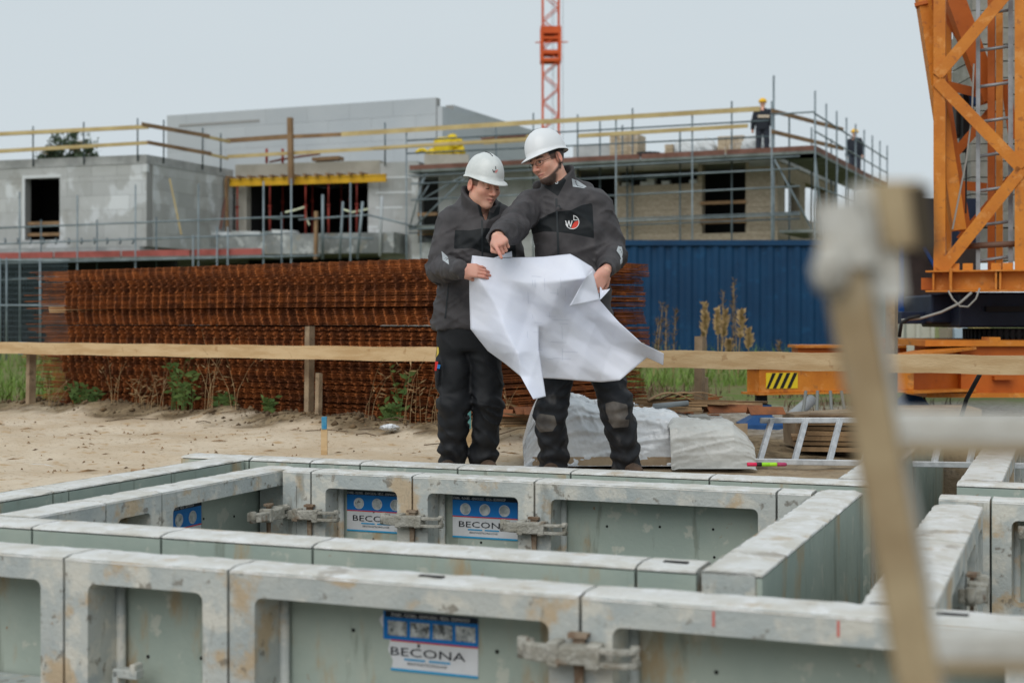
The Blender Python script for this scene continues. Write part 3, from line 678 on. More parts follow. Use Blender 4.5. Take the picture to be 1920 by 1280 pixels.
b = MB(); a = P(1225, 776, 8.35); a.z = .335; c = P(1290, 768, 8.4); c.z = .35; b.path([a, c], .016, 10); tag(b.build('grey_tube', M('grey_plastic', lin(120, 126, 128), .5)), 'short grey tube lying among the planks', 'tube')
b = MB(); c = P(1312, 786, 8.2); b.box((c.x, c.y+.05, .265), (.11, .2, .05), jit=.004); tag(b.build('concrete_block', M('block_grey', lin(150, 150, 146), .9, lin(128, 128, 124), 20, .4)), 'grey concrete slab end sticking out of the wrapped stack', 'block')
for i in range(5):
    b = MB(); c = P(955+i*12, 775+4*i, 9.6-.04*i); c.z = .14+.018*(4-i); b.beam(c-Vector((.22, 0, 0)), c+Vector((.25, .1*(i-2), 0)), .09, .017, jit=.004); tag(b.build('loose_plank', planks), 'thin plank end lying between the legs of the two men', 'plank', 'planks between the men')
# plank pile behind the aluminium ladder
rz = random.Random(9)
for i in range(7):
    b = MB(); z_ = .035+.033*i; a = PZ(1492+rz.uniform(-8, 22)+(12 if i > 3 else 0), 9.0, z_); c = PZ(1680+rz.uniform(-10, 30), 8.9, z_); b.beam(a, c, .24, .026, jit=.006); tag(b.build('plank', planks), 'weathered plank behind the aluminium ladder, %s of the low pile' % ('lowest', 'second from the ground', 'third from the ground', 'middle one', 'third from the top', 'second from the top', 'topmost')[i], 'plank', 'plank pile behind the ladder')
b = MB(); b.beam(PZ(1480, 9.3, .13), PZ(1600, 9.3, .14), .4, .2, jit=.01); tag(b.build('timber_crate', timber_old), 'weathered timber crate behind the plank pile', 'crate')
# aluminium ladder lying against the planks
alu = M('aluminium', lin(206, 209, 212), .4, lin(180, 184, 188), 12, .1, 60, metal=.35, stains=((lin(150, 146, 138), 20, .62, .06, .5),))
lt = empty('aluminium_ladder', PZ(1600, 8.3, 0), 'aluminium ladder lying on its side against the plank pile', 'ladder')
A0, A1 = P(1398, 864, 8.12), P(1990, 874, 8.0); B0, B1 = P(1425, 788, 8.62), P(2010, 786, 8.5)
for (a, c) in ((A0, A1), (B0, B1)):
    q = MB(); q.beam(a, c, .03, .032); q.build('stile', alu, lt, bevel=.003)
for i in range(9):
    t_ = .045+i*.111; a = A0.lerp(A1, t_); c = B0.lerp(B1, t_-.008); q = MB(); q.beam(a, c, .03, .03, up=(0, 1, 0)); q.build('rung', alu, lt, bevel=.003)
# small bright cans lying by the ladder
for (px, w, colr, lb) in ((1411, .03, (214, 40, 84), 'small pink marking can lying by the ladder foot'), (1424, .016, (30, 28, 30), 'small black cap lying between two marking cans'), (1437, .026, (150, 214, 40), 'small lime green marking can beside the black cap'), (1450, .022, (166, 222, 50), 'lime green cap lying beside the green can'), (1466, .026, (170, 60, 100), 'dull magenta marking can at the end of the row')):
    b = MB(); c = PZ(px, 7.72, .058); b.path([c-Vector((w, .0, 0)), c-Vector((w*.9, 0, 0)), c+Vector((w*.6, 0, 0)), c+Vector((w, 0, 0))], [.009, .011, .011, .007], 12)
    tag(b.build('marking_can', M('can_%d' % px, lin(*colr), .4)), lb, 'can', 'marking cans by the ladder')
    b = MB(); b.box((c.x, c.y+.02, .022), (.12, .1, .045), jit=.008)
# ================================================================ mortar crusted wooden ladder close to the lens
wood_b = M('ladder_wood', lin(178, 160, 128), .85, lin(152, 132, 102), 9, .2, 40, stains=((lin(180, 172, 154), 11, .58, .1, .6),))
mort = M('ladder_mortar', lin(208, 208, 203), .8, lin(190, 187, 178), 14, .5, 60)
LY = 1.12; LK = LY/1.3
wl = empty('wooden_ladder', PZ(1735, LY, -1.35), 'mortar crusted wooden ladder stile with two rungs, out of focus in front', 'ladder')
def strip(mb, px0, py0, px1, py1, sec):
    a = P(px0, py0, LY); c = P(px1, py1, LY); 
    ra = [a+Vector((x*LK, y*LK, 0)) for x, y in sec]; rc = [c+Vector((x*LK, y*LK, 0)) for x, y in sec]
    mb.grid([ra, rc], False, True); mb.add(ra, [tuple(range(len(sec)))]); mb.add(rc, [tuple(range(len(sec)))])
q = MB(); strip(q, 1592, 440, 2150, 3380, [(-.022, 0), (.020, 0), (.022, .03), (-.02, .03)]) if False else strip(q, 1580, 450, 1754, 1420, [(-.021, 0), (.017, -.002), (.021, .03), (-.017, .032)]); q.build('stile', wood_b, wl)
q = MB(); strip(q, 1576, 400, 1754, 1420, [(.0175, .0), (.036, .045), (.034, .06), (.021, .031)]); q.build('mortar_coat', mort, wl)
q = MB(); strip(q, 1578, 378, 1600, 500, [(-.026, 0), (.016, -.012), (.034, .03), (-.02, .04)]); q.build('mortar_lump', mort, wl, bevel=.01)
crumple('mortar_lump', P(1556, 505, LY-.01), .016*LK, .02*LK, .022*LK, mort, 6, wl, .35)
q = MB(); strip(q, 1668, 340, 1690, 560, [(-.026, .02), (.010, .02), (.010, .05), (-.026, .05)]); q.build('side_plate', mort, wl)
q = MB(); strip(q, 1694, 336, 1716, 462, [(-.024, .01), (.020, .01), (.020, .05), (-.024, .05)]); q.build('head_block', wood_b, wl)
q = MB(); strip(q, 1725, 345, 1742, 470, [(-.008, .005), (.012, .01), (.012, .05), (-.008, .05)]); q.build('head_strap', M('strap_dark', lin(70, 62, 50), .8), wl)
for (py, px) in ((800, 1665), (1203, 1735)):
    q = MB(); a = P(px, py, LY+.02); c = P(1985, py+4, LY+.02); q.beam(a, c, .034*LK, .030*LK); q.build('rung_top', mort, wl, bevel=.004)
    q = MB(); a = P(px, py+40, LY+.02); c = P(1985, py+42, LY+.02); q.beam(a, c, .030*LK, .013*LK); q.build('rung', wood_b, wl, bevel=.003)
# ================================================================ unfinished buildings behind
blk_m = M('block_wall', lin(168, 170, 168), .9, lin(182, 184, 184), .5, .1, 20, rand=.10, stains=((lin(150, 148, 142), .9, .56, .12, .5), (lin(210, 214, 217), .8, .53, .07, .75, (1, 1, .7))))
blk_far = M('block_wall_far', lin(172, 178, 182), .9, lin(180, 185, 188), .4, .05, 20, rand=.035)
joint_m = M('mortar', lin(150, 150, 148), .95)
conc_m = M('cast_concrete', lin(178, 174, 164), .9, lin(160, 156, 146), 1.1, .1, 12, stains=((lin(140, 134, 122), 2, .6, .1, .5),))
slab_m = M('slab_concrete', lin(176, 178, 178), .9, lin(150, 152, 152), 1.5, .1, 12)
brick_m = M('beige_brick', lin(166, 155, 138), .9, lin(142, 131, 114), 9, .2, 30, stretch=(1, 1, 3), stains=((lin(190, 180, 162), 14, .58, .06, .6, (1, 1, 3)), (lin(126, 112, 92), 18, .62, .05, .5, (1, 1, 3))))
steel_m = M('scaffold_steel', lin(138, 150, 156), .5, lin(112, 124, 130), 2, metal=.3)
steel_d = M('scaffold_steel_dark', lin(84, 98, 104), .55, lin(104, 116, 122), 2, metal=.2)
deck_m = M('scaffold_deck', lin(122, 130, 128), .7, lin(96, 104, 100), 2)
toe_m = M('toe_board_red', lin(168, 92, 86), .8, lin(140, 74, 68), 1.5)
toe_b = M('toe_board_brown', lin(128, 92, 82), .85, lin(104, 74, 64), 2)
wood_y = M('guard_wood_yellow', lin(198, 178, 130), .8, lin(178, 156, 110), 1.2, rand=.08)
wood_d = M('guard_wood_brown', lin(150, 122, 92), .85, lin(126, 100, 74), 1.2, rand=.1)
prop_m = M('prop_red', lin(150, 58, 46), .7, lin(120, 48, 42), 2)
yel_m = M('formwork_yellow', lin(214, 168, 36), .6, lin(196, 150, 30), 2)
inner_m = M('interior_shade', lin(38, 38, 38), .95)  # very dark grey puts the shade of the interiors into the colour
paper_w = M('reveal_white', lin(206, 210, 212), .8)
UP = UPV
def fbox(mb, f, u0, u1, z0, z1, o0, o1):
    """box in facade coordinates, o = offset towards the camera"""
    vs = [f.pt(u, z, o) for u in (u0, u1) for o in (o0, o1) for z in (z0, z1)]
    return mb.add(vs, [(0, 1, 3, 2), (4, 6, 7, 5), (0, 4, 5, 1), (2, 3, 7, 6), (0, 2, 6, 4), (1, 5, 7, 3)])
def block_wall(t, f, u0, u1, z0, z1, holes, bw, bh, mat, thick=.3, seed=0, name='block', core=True, mode='row'):
    """holes: (u0,u1,z0,z1). A core slab with the holes cut, and every block a part standing 8 mm proud of it"""
    us = sorted({u0, u1, *[h[0] for h in holes], *[h[1] for h in holes]}); zs = sorted({z0, z1, *[h[2] for h in holes], *[h[3] for h in holes]})
    inside = lambda u, z: any(h[0] < u < h[1] and h[2] < z < h[3] for h in holes)
    mb = MB()
    for i in range(len(us)-1):
        for j in range(len(zs)-1):
            if not inside((us[i]+us[i+1])/2, (zs[j]+zs[j+1])/2): fbox(mb, f, us[i], us[i+1], zs[j], zs[j+1], -thick, 0)
    co = mb.build('wall', joint_m, t)
    r = random.Random(seed); z = z0; k = 0; cuts = sorted({z1, *[h[2] for h in holes], *[h[3] for h in holes]})
    while z < z1-.02:
        zn = min(z+bh, z1)
        for c in cuts:
            if z+.05 < c < zn+.12: zn = c; break
        u = u0-(bw*.5 if k % 2 else 0)
        while u < u1:
            a, b_ = max(u, u0), min(u+bw, u1); u += bw
            segs = [(a, b_)]
            for h in holes:
                if h[2] < (z+zn)/2 < h[3]:
                    ns = []
                    for (p, q) in segs:
                        if q <= h[0] or p >= h[1]: ns.append((p, q)); continue
                        if p < h[0]: ns.append((p, h[0]))
                        if q > h[1]: ns.append((h[1], q))
                    segs = ns
            for (p, q) in segs:
                if q-p < .04: continue
                m2 = MB(); d = r.uniform(.006, .012); fbox(m2, f, p+.004, q-.004, z+.004, zn-.004, -.05, d); m2.build(name, mat, co)
        z = zn; k += 1
    return co
def ftube(name, t, f, px0, py0, px1, py1, off, r, mat, n=6):
    q = MB(); q.tube(f.at(px0, py0, off), f.at(px1, py1, off), r, n); return q.build(name, mat, t)
def fstd(name, t, f, px, pytop, zb, off, r, mat, n=6):
    q = MB(); a = f.at(px, pytop, off); b_ = a.copy(); b_.z = zb; q.tube(b_, a, r, n); return q.build(name, mat, t)
# ---------------------------------------------------------------- left house
FA = facpx(0, 46.66, 275, 45.0); FB = facpx(275, 45.0, 435, 49.6); FC = facpx(440, 49.6, 765, 47.9)
uA0 = FA.u(-140); uA1 = FA.u(275); zs0 = FA.z(275, 462); zr = FA.z(275, 290)
lh = empty('unfinished_house', FA.pt((uA0+uA1)/2, 0, -3), 'unfinished grey block house with one tall dark window opening', 'building')
w0, w1, wz0, wz1 = FA.u(47), FA.u(112), FA.z(80, 450), FA.z(80, 334)
block_wall(lh, FA, uA0, uA1, zs0, zr-.28, [(w0, w1, wz0, wz1)], .92, .46, blk_m, .3, 1)
uB1 = FB.u(436)
block_wall(lh, FB, .31, uB1, zs0, zr-.28, [], .92, .46, blk_m, .3, 2)
b = MB(); fbox(b, FA, uA0, uA1+.02, zr-.28, zr, -.35, .03); b.build('parapet', slab_m, lh)
b = MB(); fbox(b, FB, .33, uB1, zr-.28, zr, -.3, .03); b.build('parapet', slab_m, lh)
b = MB(); fbox(b, FA, uA0, uA1-.4, zr-.42, zr-.3, -9, -.36); b.build('roof', slab_m, lh)
b = MB(); fbox(b, FA, uA0, uA1-.1, zs0-.3, zs0-.02, -9, .25); b.build('floor_slab', slab_m, lh)
b = MB(); fbox(b, FA, uA0, uA1-.4, zs0, zr-.3, -2.6, -2.4); b.build('shade_wall', inner_m, lh)  # wall added inside to keep the window opening dark
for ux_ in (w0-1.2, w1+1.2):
    b = MB(); fbox(b, FA, ux_-.1, ux_+.1, zs0, zr-.3, -2.4, -.31); b.build('shade_wall', inner_m, lh)  # side walls added to keep daylight out behind the window
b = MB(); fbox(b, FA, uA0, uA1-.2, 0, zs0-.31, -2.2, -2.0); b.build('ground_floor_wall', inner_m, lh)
fr = MB(); fbox(fr, FA, w0-.10, w0, wz0, wz1+.1, -.02, .02); fr.build('window_reveal', paper_w, lh)
fr = MB(); fbox(fr, FA, w0, w1+.05, wz1, wz1+.10, -.02, .02); fr.build('window_reveal', paper_w, lh)
for py in (418, 439):
    fr = MB(); fbox(fr, FA, w0, w1, FA.z(80, py+3), FA.z(80, py-3), -.16, -.12); fr.build('guard_board', wood_d, lh)
fr = MB(); fbox(fr, FA, uA1-.14, uA1+.025, zr-.55, zr-.29, -.1, .031); fr.build('corner_patch', paper_w, lh)
# middle wing with the propped opening
zl1, zl0 = FC.z(445, 309), FC.z(445, 341); zc0 = FC.z(600, 442)
mw = empty('propped_wing', FC.at(600, 0, -3)*Vector((1, 1, 0)) if False else Vector((FC.at(600, 600, -3).x, FC.at(600, 600, -3).y, 0)), 'unfinished concrete wing with a wide propped opening under a yellow beam', 'building')
b = MB(); fbox(b, FC, FC.u(441), FC.u(712), zl0, zl1, -.4, .0); b.build('lintel', conc_m, mw)
b = MB(); fbox(b, FC, FC.u(441), FC.u(461), zc0, zl0-.01, -.4, -.03); b.build('pier', conc_m, mw)
block_wall(mw, FC, FC.u(690), FC.u(712), zc0, zl0-.01, [], .9, .45, blk_m, .4, 3)
block_wall(mw, FC, FC.u(712)+.01, FC.u(785), 0.2, zl1-.1, [], .9, .45, blk_m, .4, 4)
for (pa_, pb_, py) in ((708, 775, 333), (705, 775, 361), (705, 755, 389), (690, 708, 425)):
    fr = MB(); z_ = FC.z(740, py); fbox(fr, FC, FC.u(pa_), FC.u(pb_), z_-.035, z_+.035, -.01, .02); fr.build('mortar_streak', paper_w, mw)
b = MB(); fbox(b, FC, FC.u(441), FC.u(775), zl1-.15, zl1-.02, -9, -.41); b.build('roof', slab_m, mw)
b = MB(); fbox(b, FC, FC.u(430)-6, FC.u(712), zc0, zl1-.2, -7.2, -7); b.build('shade_wall', inner_m, mw)  # wall added behind the propped opening so it stays dark
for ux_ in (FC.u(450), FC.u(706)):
    b = MB(); fbox(b, FC, ux_-.1, ux_+.1, zc0, zl1-.2, -7, -.41); b.build('shade_wall', inner_m, mw)  # side walls added so no daylight shows through the opening
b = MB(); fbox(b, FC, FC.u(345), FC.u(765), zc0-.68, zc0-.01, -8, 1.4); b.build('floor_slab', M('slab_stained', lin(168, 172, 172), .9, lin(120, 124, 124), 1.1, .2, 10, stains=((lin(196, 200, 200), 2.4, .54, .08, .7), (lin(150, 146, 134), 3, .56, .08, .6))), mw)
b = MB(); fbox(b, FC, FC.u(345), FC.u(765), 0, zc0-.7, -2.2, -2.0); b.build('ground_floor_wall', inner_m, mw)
b = MB(); a0, a1 = FC.at(431, 348, .35), FC.at(724, 338, .35); a1.z = a0.z+.02
b.beam(a0, a1, .10, .07); b.beam(a0+UP*.1, a1+UP*.1, .06, .13); b.beam(a0+UP*.2, a1+UP*.2, .10, .05)
tag(b.build('yellow_beam', yel_m), 'long yellow formwork girder under the concrete lintel', 'beam')
for i in range(13):
    u = FC.u(440)+i*.41; b = MB(); q0 = FC.pt(u, a0.z+.27, .6); b.beam(q0, FC.pt(u+.01, a0.z+.28, -1.4), .09, .08); tag(b.build('joist', wood_d), 'short dark joist end resting on the yellow girder', 'joist', 'joists over the yellow girder')
def prop(px, off, dark=False):
    base = FC.at(px, 440, off); base.z = zc0; top = a0.z-.04 if off > 0 else zl1-.16
    t = empty('steel_prop', base, 'rusty red telescopic prop holding up the opening' if not dark else 'dark red prop standing deep inside the opening', 'prop', 'steel props in the opening')
    b = MB(); h = top-zc0; b.tube(base, base+UP*h*.6, .035, 8); b.build('outer_tube', prop_m, t)
    b = MB(); b.tube(base+UP*h*.6, base+UP*h, .025, 8); b.build('inner_tube', prop_m, t)
    b = MB(); b.tube(base+UP*h*.57, base+UP*h*.61, .06, 8); b.build('collar', prop_m, t)
    b = MB(); b.box(base+UP*h, (.14, .14, .02)); b.build('head_plate', prop_m, t)
for px in (445, 506, 573, 616, 669): prop(px, .35)
for px in (468, 530, 586, 640, 655): prop(px, -2.2, True)
# tall blank wall behind and its return
FD = facpx(313, 59.9, 820, 55.0); FE = facpx(850, 56.9, 1005, 64.8)
tb = empty('tall_wall', FD.pt(FD.u(560), 0, -.3), 'tall blank pale block wall rising behind the low roofs', 'wall')
zD = FD.z(818, 183)
block_wall(tb, FD, FD.u(313), FD.u(818), 4.2, zD, [], 1.95, .92, blk_far, .35, 5)
b = MB(); fbox(b, FD, FD.u(819), FD.u(829), 4.2, zD-.35, -4, -.02); b.build('end_pier', blk_far, tb)
b = MB(); fbox(b, FD, FD.u(313), FD.u(829), 0, 4.19, -.4, -.02); b.build('wall_base', joint_m, tb)
fr = MB(); fbox(fr, FD, FD.u(336), FD.u(487), FD.z(410, 234), FD.z(410, 229), -.01, .03); fr.build('mortar_streak', joint_m, tb)
te = empty('gable_wall', FE.pt(2, 0, -.3), 'pale block side wall beside the gap to the tall wall', 'wall')
block_wall(te, FE, FE.u(850), FE.u(1010), 4.2, FE.z(850, 197), [], 1.6, .92, blk_far, .35, 6)
b = MB(); fbox(b, FE, FE.u(850), FE.u(1010), 0, 4.19, -.4, -.02); b.build('wall_base', joint_m, te)
b = MB(); c = FD.at(836, 236, -2); b.box(c, (.9, .5, .9), jit=.03); tag(b.build('chimney_stump', conc_m), 'squat concrete stump in the gap between the two tall walls', 'concrete block')
# ---------------------------------------------------------------- right house
FR = facpx(766, 47.2, 1458, 42.2); cR = FR.at(1458, HY); FS = Fac((cR.x, cR.y), (cR.x+.404*9, cR.y+.914*9))
def zR(px, py, off=0): return FR.z(px, py, off)
rh = empty('brick_house', Vector((FR.at(1100, HY, -4).x, FR.at(1100, HY, -4).y, 0)), 'half built beige brick house with dark openings inside scaffolding', 'building')
zTop = zR(1458, 283); zc = zR(1100, 322)
hl = [(FR.u(785), FR.u(822), zR(800, 455), zR(800, 326)), (FR.u(1083), FR.u(1153), zR(1120, 470), zR(1120, 312)), (FR.u(1316), FR.u(1398), zR(1357, 437), zR(1357, 300))]
zb_ = zR(1240, 346); zl_ = zR(1240, 319)
hl.append((FR.u(1160), FR.u(1308), zb_, zl_))
uR0, uR1 = FR.u(772), FR.u(1458)
# pale block part left, brick part right
block_wall(rh, FR, uR0, FR.u(1080), .1, zTop-.3, [h for h in hl if h[1] <= FR.u(1080)], 1.0, .5, blk_m, .35, 7)
us = sorted({FR.u(1080), uR1, *[k for h in hl[1:] for k in h[:2]]}); zs_ = sorted({.1, zTop-.3, *[k for h in hl[1:] for k in h[2:]]}); mb = MB()
for i in range(len(us)-1):
    for j in range(len(zs_)-1):
        uu, zz = (us[i]+us[i+1])/2, (zs_[j]+zs_[j+1])/2
        if not any(h[0] < uu < h[1] and h[2] < zz < h[3] for h in hl[1:]): fbox(mb, FR, us[i]+.0, us[i+1], zs_[j], zs_[j+1], -.32, 0)
bw_ = mb.build('brick_wall', brick_m, rh)
# brick courses: real proud courses the size of the photo's faint banding
for j in range(30):
    z_ = .3+j*.17
    if z_ > zTop-.42: break
    for (ua, ub) in ((FR.u(1155), FR.u(1314)), (FR.u(1400), FR.u(1456))):
        if ua < FR.u(1200) and z_+.08 > zb_: continue
        c_ = MB(); fbox(c_, FR, ua, ub, z_, z_+.075, -.01, .012+.004*(j % 2)); c_.build('brick_course', brick_m, bw_)
b = MB(); fbox(b, FR, FR.u(1155), FR.u(1310), zl_, zR(1240, 302), .002, .05); b.build('lintel', conc_m, rh)
b = MB(); fbox(b, FR, FR.u(1405), FR.u(1456), zR(1430, 312), zR(1430, 295), .002, .05); b.build('lintel', slab_m, rh)
b = MB(); fbox(b, FR, uR0, uR1+.02, zTop-.29, zTop, -9, .04); b.build('roof_slab', slab_m, rh)
b = MB(); fbox(b, FR, uR0, uR1-.4, .1, zTop-.3, -2.7, -2.5); b.build('shade_wall', inner_m, rh)  # wall added close behind the openings to darken them
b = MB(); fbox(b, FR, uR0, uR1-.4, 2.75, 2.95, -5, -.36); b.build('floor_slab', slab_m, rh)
mb = MB(); wz = zR(1458, 395)
fbox(mb, FS, .01, 9, .1, wz, -.3, 0); fbox(mb, FS, .01, .9, wz, zTop-.3, -.3, 0); fbox(mb, FS, 3.0, 3.8, wz, zTop-.3, -.3, 0); fbox(mb, FS, 7, 9, wz, zTop-.3, -.3, 0); fbox(mb, FS, .9, 3.0, zTop-.8, zTop-.3, -.3, 0); fbox(mb, FS, 3.8, 7, zTop-.6, zTop-.3, -.3, 0)
mb.build('side_wall', brick_m, rh)
for py, pz in ((377, 383), (411, 419)):
    b = MB(); fbox(b, FR, FR.u(1314), FR.u(1400), zR(1357, pz), zR(1357, py), .05, .09); b.build('guard_board', wood_d, rh)
    b = MB(); fbox(b, FR, FR.u(785), FR.u(822), zR(800, pz+22), zR(800, py+22), .05, .09); b.build('guard_board', wood_d, rh)
for i, px in enumerate((1165, 1200, 1212, 1240, 1292)):
    b = MB(); fbox(b, FR, FR.u(px), FR.u(px)+.24, zb_+.003, zb_+.11+(.12 if i == 2 else 0), -.28, -.02); b.build('brick', blk_m, rh)
# things standing on the roof
def rbox(name, px0, px1, py0, py1, off, dep, mat, label, cat, group=None, parent=None, jit=.02):
    b = MB(); fbox(b, FR, FR.u(px0, off), FR.u(px1, off), FR.z((px0+px1)/2, py1, off), FR.z((px0+px1)/2, py0, off), off-dep, off); o = b.build(name, mat, parent)
    if label: tag(o, label, cat, group)
    return o
brickp = M('brick_pack', lin(190, 174, 150), .9, lin(168, 150, 126), 3, .2, 20, stains=((lin(206, 200, 192), 4, .55, .08, .6),))
def brick_pack(px0, px1, py0, py1, label):
    z0, z1 = FR.z(px0, py1, -.9), FR.z(px0, py0, -.9); ua, ub = FR.u(px0, -.9), FR.u(px1, -.9)
    z0 = zTop; t = empty('brick_pack', FR.pt((ua+ub)/2, z0, -1.3), label, 'brick pack', 'brick packs on the roof')
    n = max(2, round((z1-z0)/.14)); m = max(3, round((ub-ua)/.3))
    for i in range(n):
        for j in range(m):
            b = MB(); h = (z1-z0)/n; w = (ub-ua)/m; fbox(b, FR, ua+j*w+.006, ua+(j+1)*w-.006, z0+i*h+.004, z0+(i+1)*h-.004, -1.7, -.9+random.uniform(-.015, .015)); b.build('brick_layer', brickp, t)
brick_pack(1143, 1196, 254, 287, 'pack of beige bricks standing between the two roof posts near the black tub')
brick_pack(1345, 1394, 256, 280, 'low pack of pinkish bricks on the roof before the first worker')
brick_pack(1246, 1262, 271, 284, 'small heap of beige bricks left in the middle of the roof')
b = MB(); c = FR.pt(FR.u(1214, -.9), zTop, -1.0); b.path([c, c+UP*.12, c+UP*.26], [.28, .34, .38], 14); tag(b.build('mortar_tub', M('black_tub', lin(40, 44, 48), .7)), 'black round mortar tub standing on the roof', 'tub')
for (px, w) in ((1290, .9), (1320, .7), (1410, .8), (1275, .5)):
    tag(crumple('insulation_bag', FR.pt(FR.u(px, -.9), zTop+.30, -1.1), w*.5, .35, .34, paper_w, int(px), None, .3), 'white plastic wrapped bundle lying on the roof', 'bundle', 'white bundles on the roof')
b = MB(); fbox(b, FR, FR.u(1050, -2), FR.u(1142, -2), zTop, zTop+.9, -3.4, -3.2); tag(b.build('upstand_wall', slab_m), 'low grey concrete upstand on the roof behind the older man', 'wall')
# heap of yellow hoses
yellow = M('yellow_plastic', lin(228, 200, 40), .5, lin(206, 176, 30), 6)
hz = FR.at(838, 275, -1.5)
b = MB(); b.path([hz+Vector((-.1, 0, z_)) for z_ in (-.32, -.3, -.1, .1, .26, .3)], [.30, .34, .36, .36, .33, .2], 18); tag(b.build('yellow_drum', yellow), 'round yellow drum standing in the heap on the scaffold deck', 'drum')
for k, (dx, dz, r_) in enumerate(((.34, .08, .22), (.42, -.16, .2), (.2, .26, .17), (-.5, -.22, .16))):
    tag(crumple('yellow_sack', hz+Vector((dx, -.05, dz)), r_, r_, r_*.9, yellow, 20+k, None, .5), 'crumpled yellow sack heaped round the yellow drum', 'sack', 'yellow sacks by the drum')
b = MB(); c = FR.at(808, 283, -1.5); b.path([c+Vector((.5*t_-.5, 0, .12*math.sin(t_*4)-.08)) for t_ in np.linspace(0, 1.6, 12)], .07, 6); tag(b.build('yellow_hose', yellow), 'loose yellow hose end trailing from the heap', 'hose')
b = MB(); b.box(hz+Vector((0, .1, -.55)), (1.5, .9, .5)); tag(b.build('hose_crate', conc_m), 'grey crate under the yellow hoses', 'crate')
# ---------------------------------------------------------------- scaffolding
def deck(t, f, px0, px1, py, off0, off1, zz=None, toe=toe_b, toeh=.15):
    u0, u1 = f.u(px0, off1), f.u(px1, off1); z_ = f.z(px0, py, off1) if zz is None else zz; n = max(2, int((u1-u0)/2.2)); w = (u1-u0)/n
    for i in range(n):
        b = MB(); fbox(b, f, u0+i*w+.01, u0+(i+1)*w-.01, z_-.08, z_, off0, off1); b.build('deck_plank', deck_m, t)
        b = MB(); fbox(b, f, u0+i*w+.03, u0+(i+1)*w-.03, z_+.004, z_+toeh, off1-.03, off1); b.build('toe_board', toe, t)
    return z_
# right scaffold
sr = empty('tube_scaffold', Vector((FR.at(1100, HY, .8).x, FR.at(1100, HY, .8).y, 0)), 'steel tube scaffold wrapped round the brick house', 'scaffold', 'scaffolds')
zd = deck(sr, FR, 766, 1528, 319, .12, 1.25)
DZ = zd
for px, pt2_, o in ((762, 248, 1.25), (789, 323, 1.0), (1155, 222, 1.25), (1176, 305, .2), (1298, 214, 1.25), (1447, 190, 1.25), (1372, 190, .3), (1186, 203, .3), (1083, 215, .3), (1000, 212, .3), (930, 232, .3), (1275, 240, .3), (1125, 228, .2), (1167, 235, -.6)):
    fstd('standard', sr, FR, px, pt2_, 0, o, .026, steel_m if o > .9 else steel_d)
for (x0_, y0_, x1_, y1_, o, m_) in ((763, 264, 1442, 226, 1.25, steel_d), (763, 288, 1442, 256, 1.25, steel_d), (1083, 336, 1500, 316, 1.25, steel_m), (1083, 370, 1500, 349, 1.25, steel_m),
        (770, 345, 1080, 330, 1.25, steel_m), (770, 375, 1080, 361, 1.25, steel_m), (766, 330, 1500, 293, 1.25, steel_m), (766, 430, 1500, 402, 1.25, steel_m), (766, 425, 1500, 398, .3, steel_m), (766, 437, 1500, 410, .3, steel_d), (1155, 338, 1315, 327, .25, steel_d)):
    ftube('ledger', sr, FR, x0_, y0_, x1_, y1_, o, .025, m_)
for (x0_, y0_, x1_, y1_) in ((790, 375, 868, 330), (795, 328, 770, 420), (800, 325, 790, 350), (785, 380, 805, 345), (770, 432, 870, 335)):
    ftube('brace', sr, FR, x0_, y0_, x1_, y1_, 1.2, .024, steel_m)
u0, u1 = FR.u(766, 1.1), FR.u(880, 1.1)
b = MB(); fbox(b, FR, u0, u1, FR.z(790, 428, 1.1), FR.z(790, 423, 1.1), .2, 1.1); b.build('lower_deck', deck_m, sr)
cS = FR.at(1528, HY, 1.25); FT = Fac((cS.x, cS.y), (cS.x+.404*12, cS.y+.914*12))
for (px, pt2_) in ((1468, 142), ):
    q = MB(); p = FR.pt(FR.u(1450)+.25, 0, 1.0); zt2 = CZ+(HY-pt2_)/F*p.y; q.tube(p, (p.x, p.y, zt2), .03, 8); q.build('standard', steel_m, sr)
# side run: deck, standards, rails
L_ = 12.6; n = 5
for i in range(n):
    b = MB(); fbox(b, FT, .0+i*L_/n+.01, (i+1)*L_/n-.01, zd-.08, zd, -1.15, 0); b.build('deck_plank', deck_m, sr)
    b = MB(); fbox(b, FT, i*L_/n+.03, (i+1)*L_/n-.03, zd+.004, zd+.16, -.03, 0); b.build('toe_board', toe_b, sr)
for i in range(9):
    u = .02+i*L_/8; q = MB(); q.tube(FT.pt(u, 0, 0), FT.pt(u, zd+(1.55 if i else 1.7), 0), .027, 6); q.build('standard', steel_m, sr)
    if i % 2: q = MB(); q.tube(FT.pt(u, 0, -1.1), FT.pt(u, zd+1.3, -1.1), .027, 6); q.build('standard', steel_d, sr)
for zz in (1.05, .55, -1.0, -2.0):
    q = MB(); q.tube(FT.pt(-.05, zd+zz, 0), FT.pt(L_, zd+zz, 0), .025, 6); q.build('ledger', steel_m if zz < .6 else steel_d, sr)
q = MB(); q.tube(FT.pt(0, zd+1.1, 0), FR.pt(FR.u(1447, 1.25), zd+1.1, 1.25), .025, 6); q.build('ledger', steel_m, sr)
for (ua, za, ub, zb2) in ((.2, -.1, 2.0, -3.4), (3.6, -.1, 1.8, -3.4)):
    q = MB(); q.tube(FT.pt(ua, zd+za, -.05), FT.pt(ub, zd+zb2, -.05), .03, 6); q.build('brace', steel_m, sr)
q = MB(); q.tube(FR.pt(FR.u(1452, 1.25), zd-.2, 1.25), FT.pt(.6, zd-2.6, 0), .03, 6); q.build('brace', steel_m, sr)
b = MB(); fbox(b, FT, .3, 3.4, zd-2.3, zd-2.22, -1.1, -.1); b.build('lower_deck', deck_m, sr)
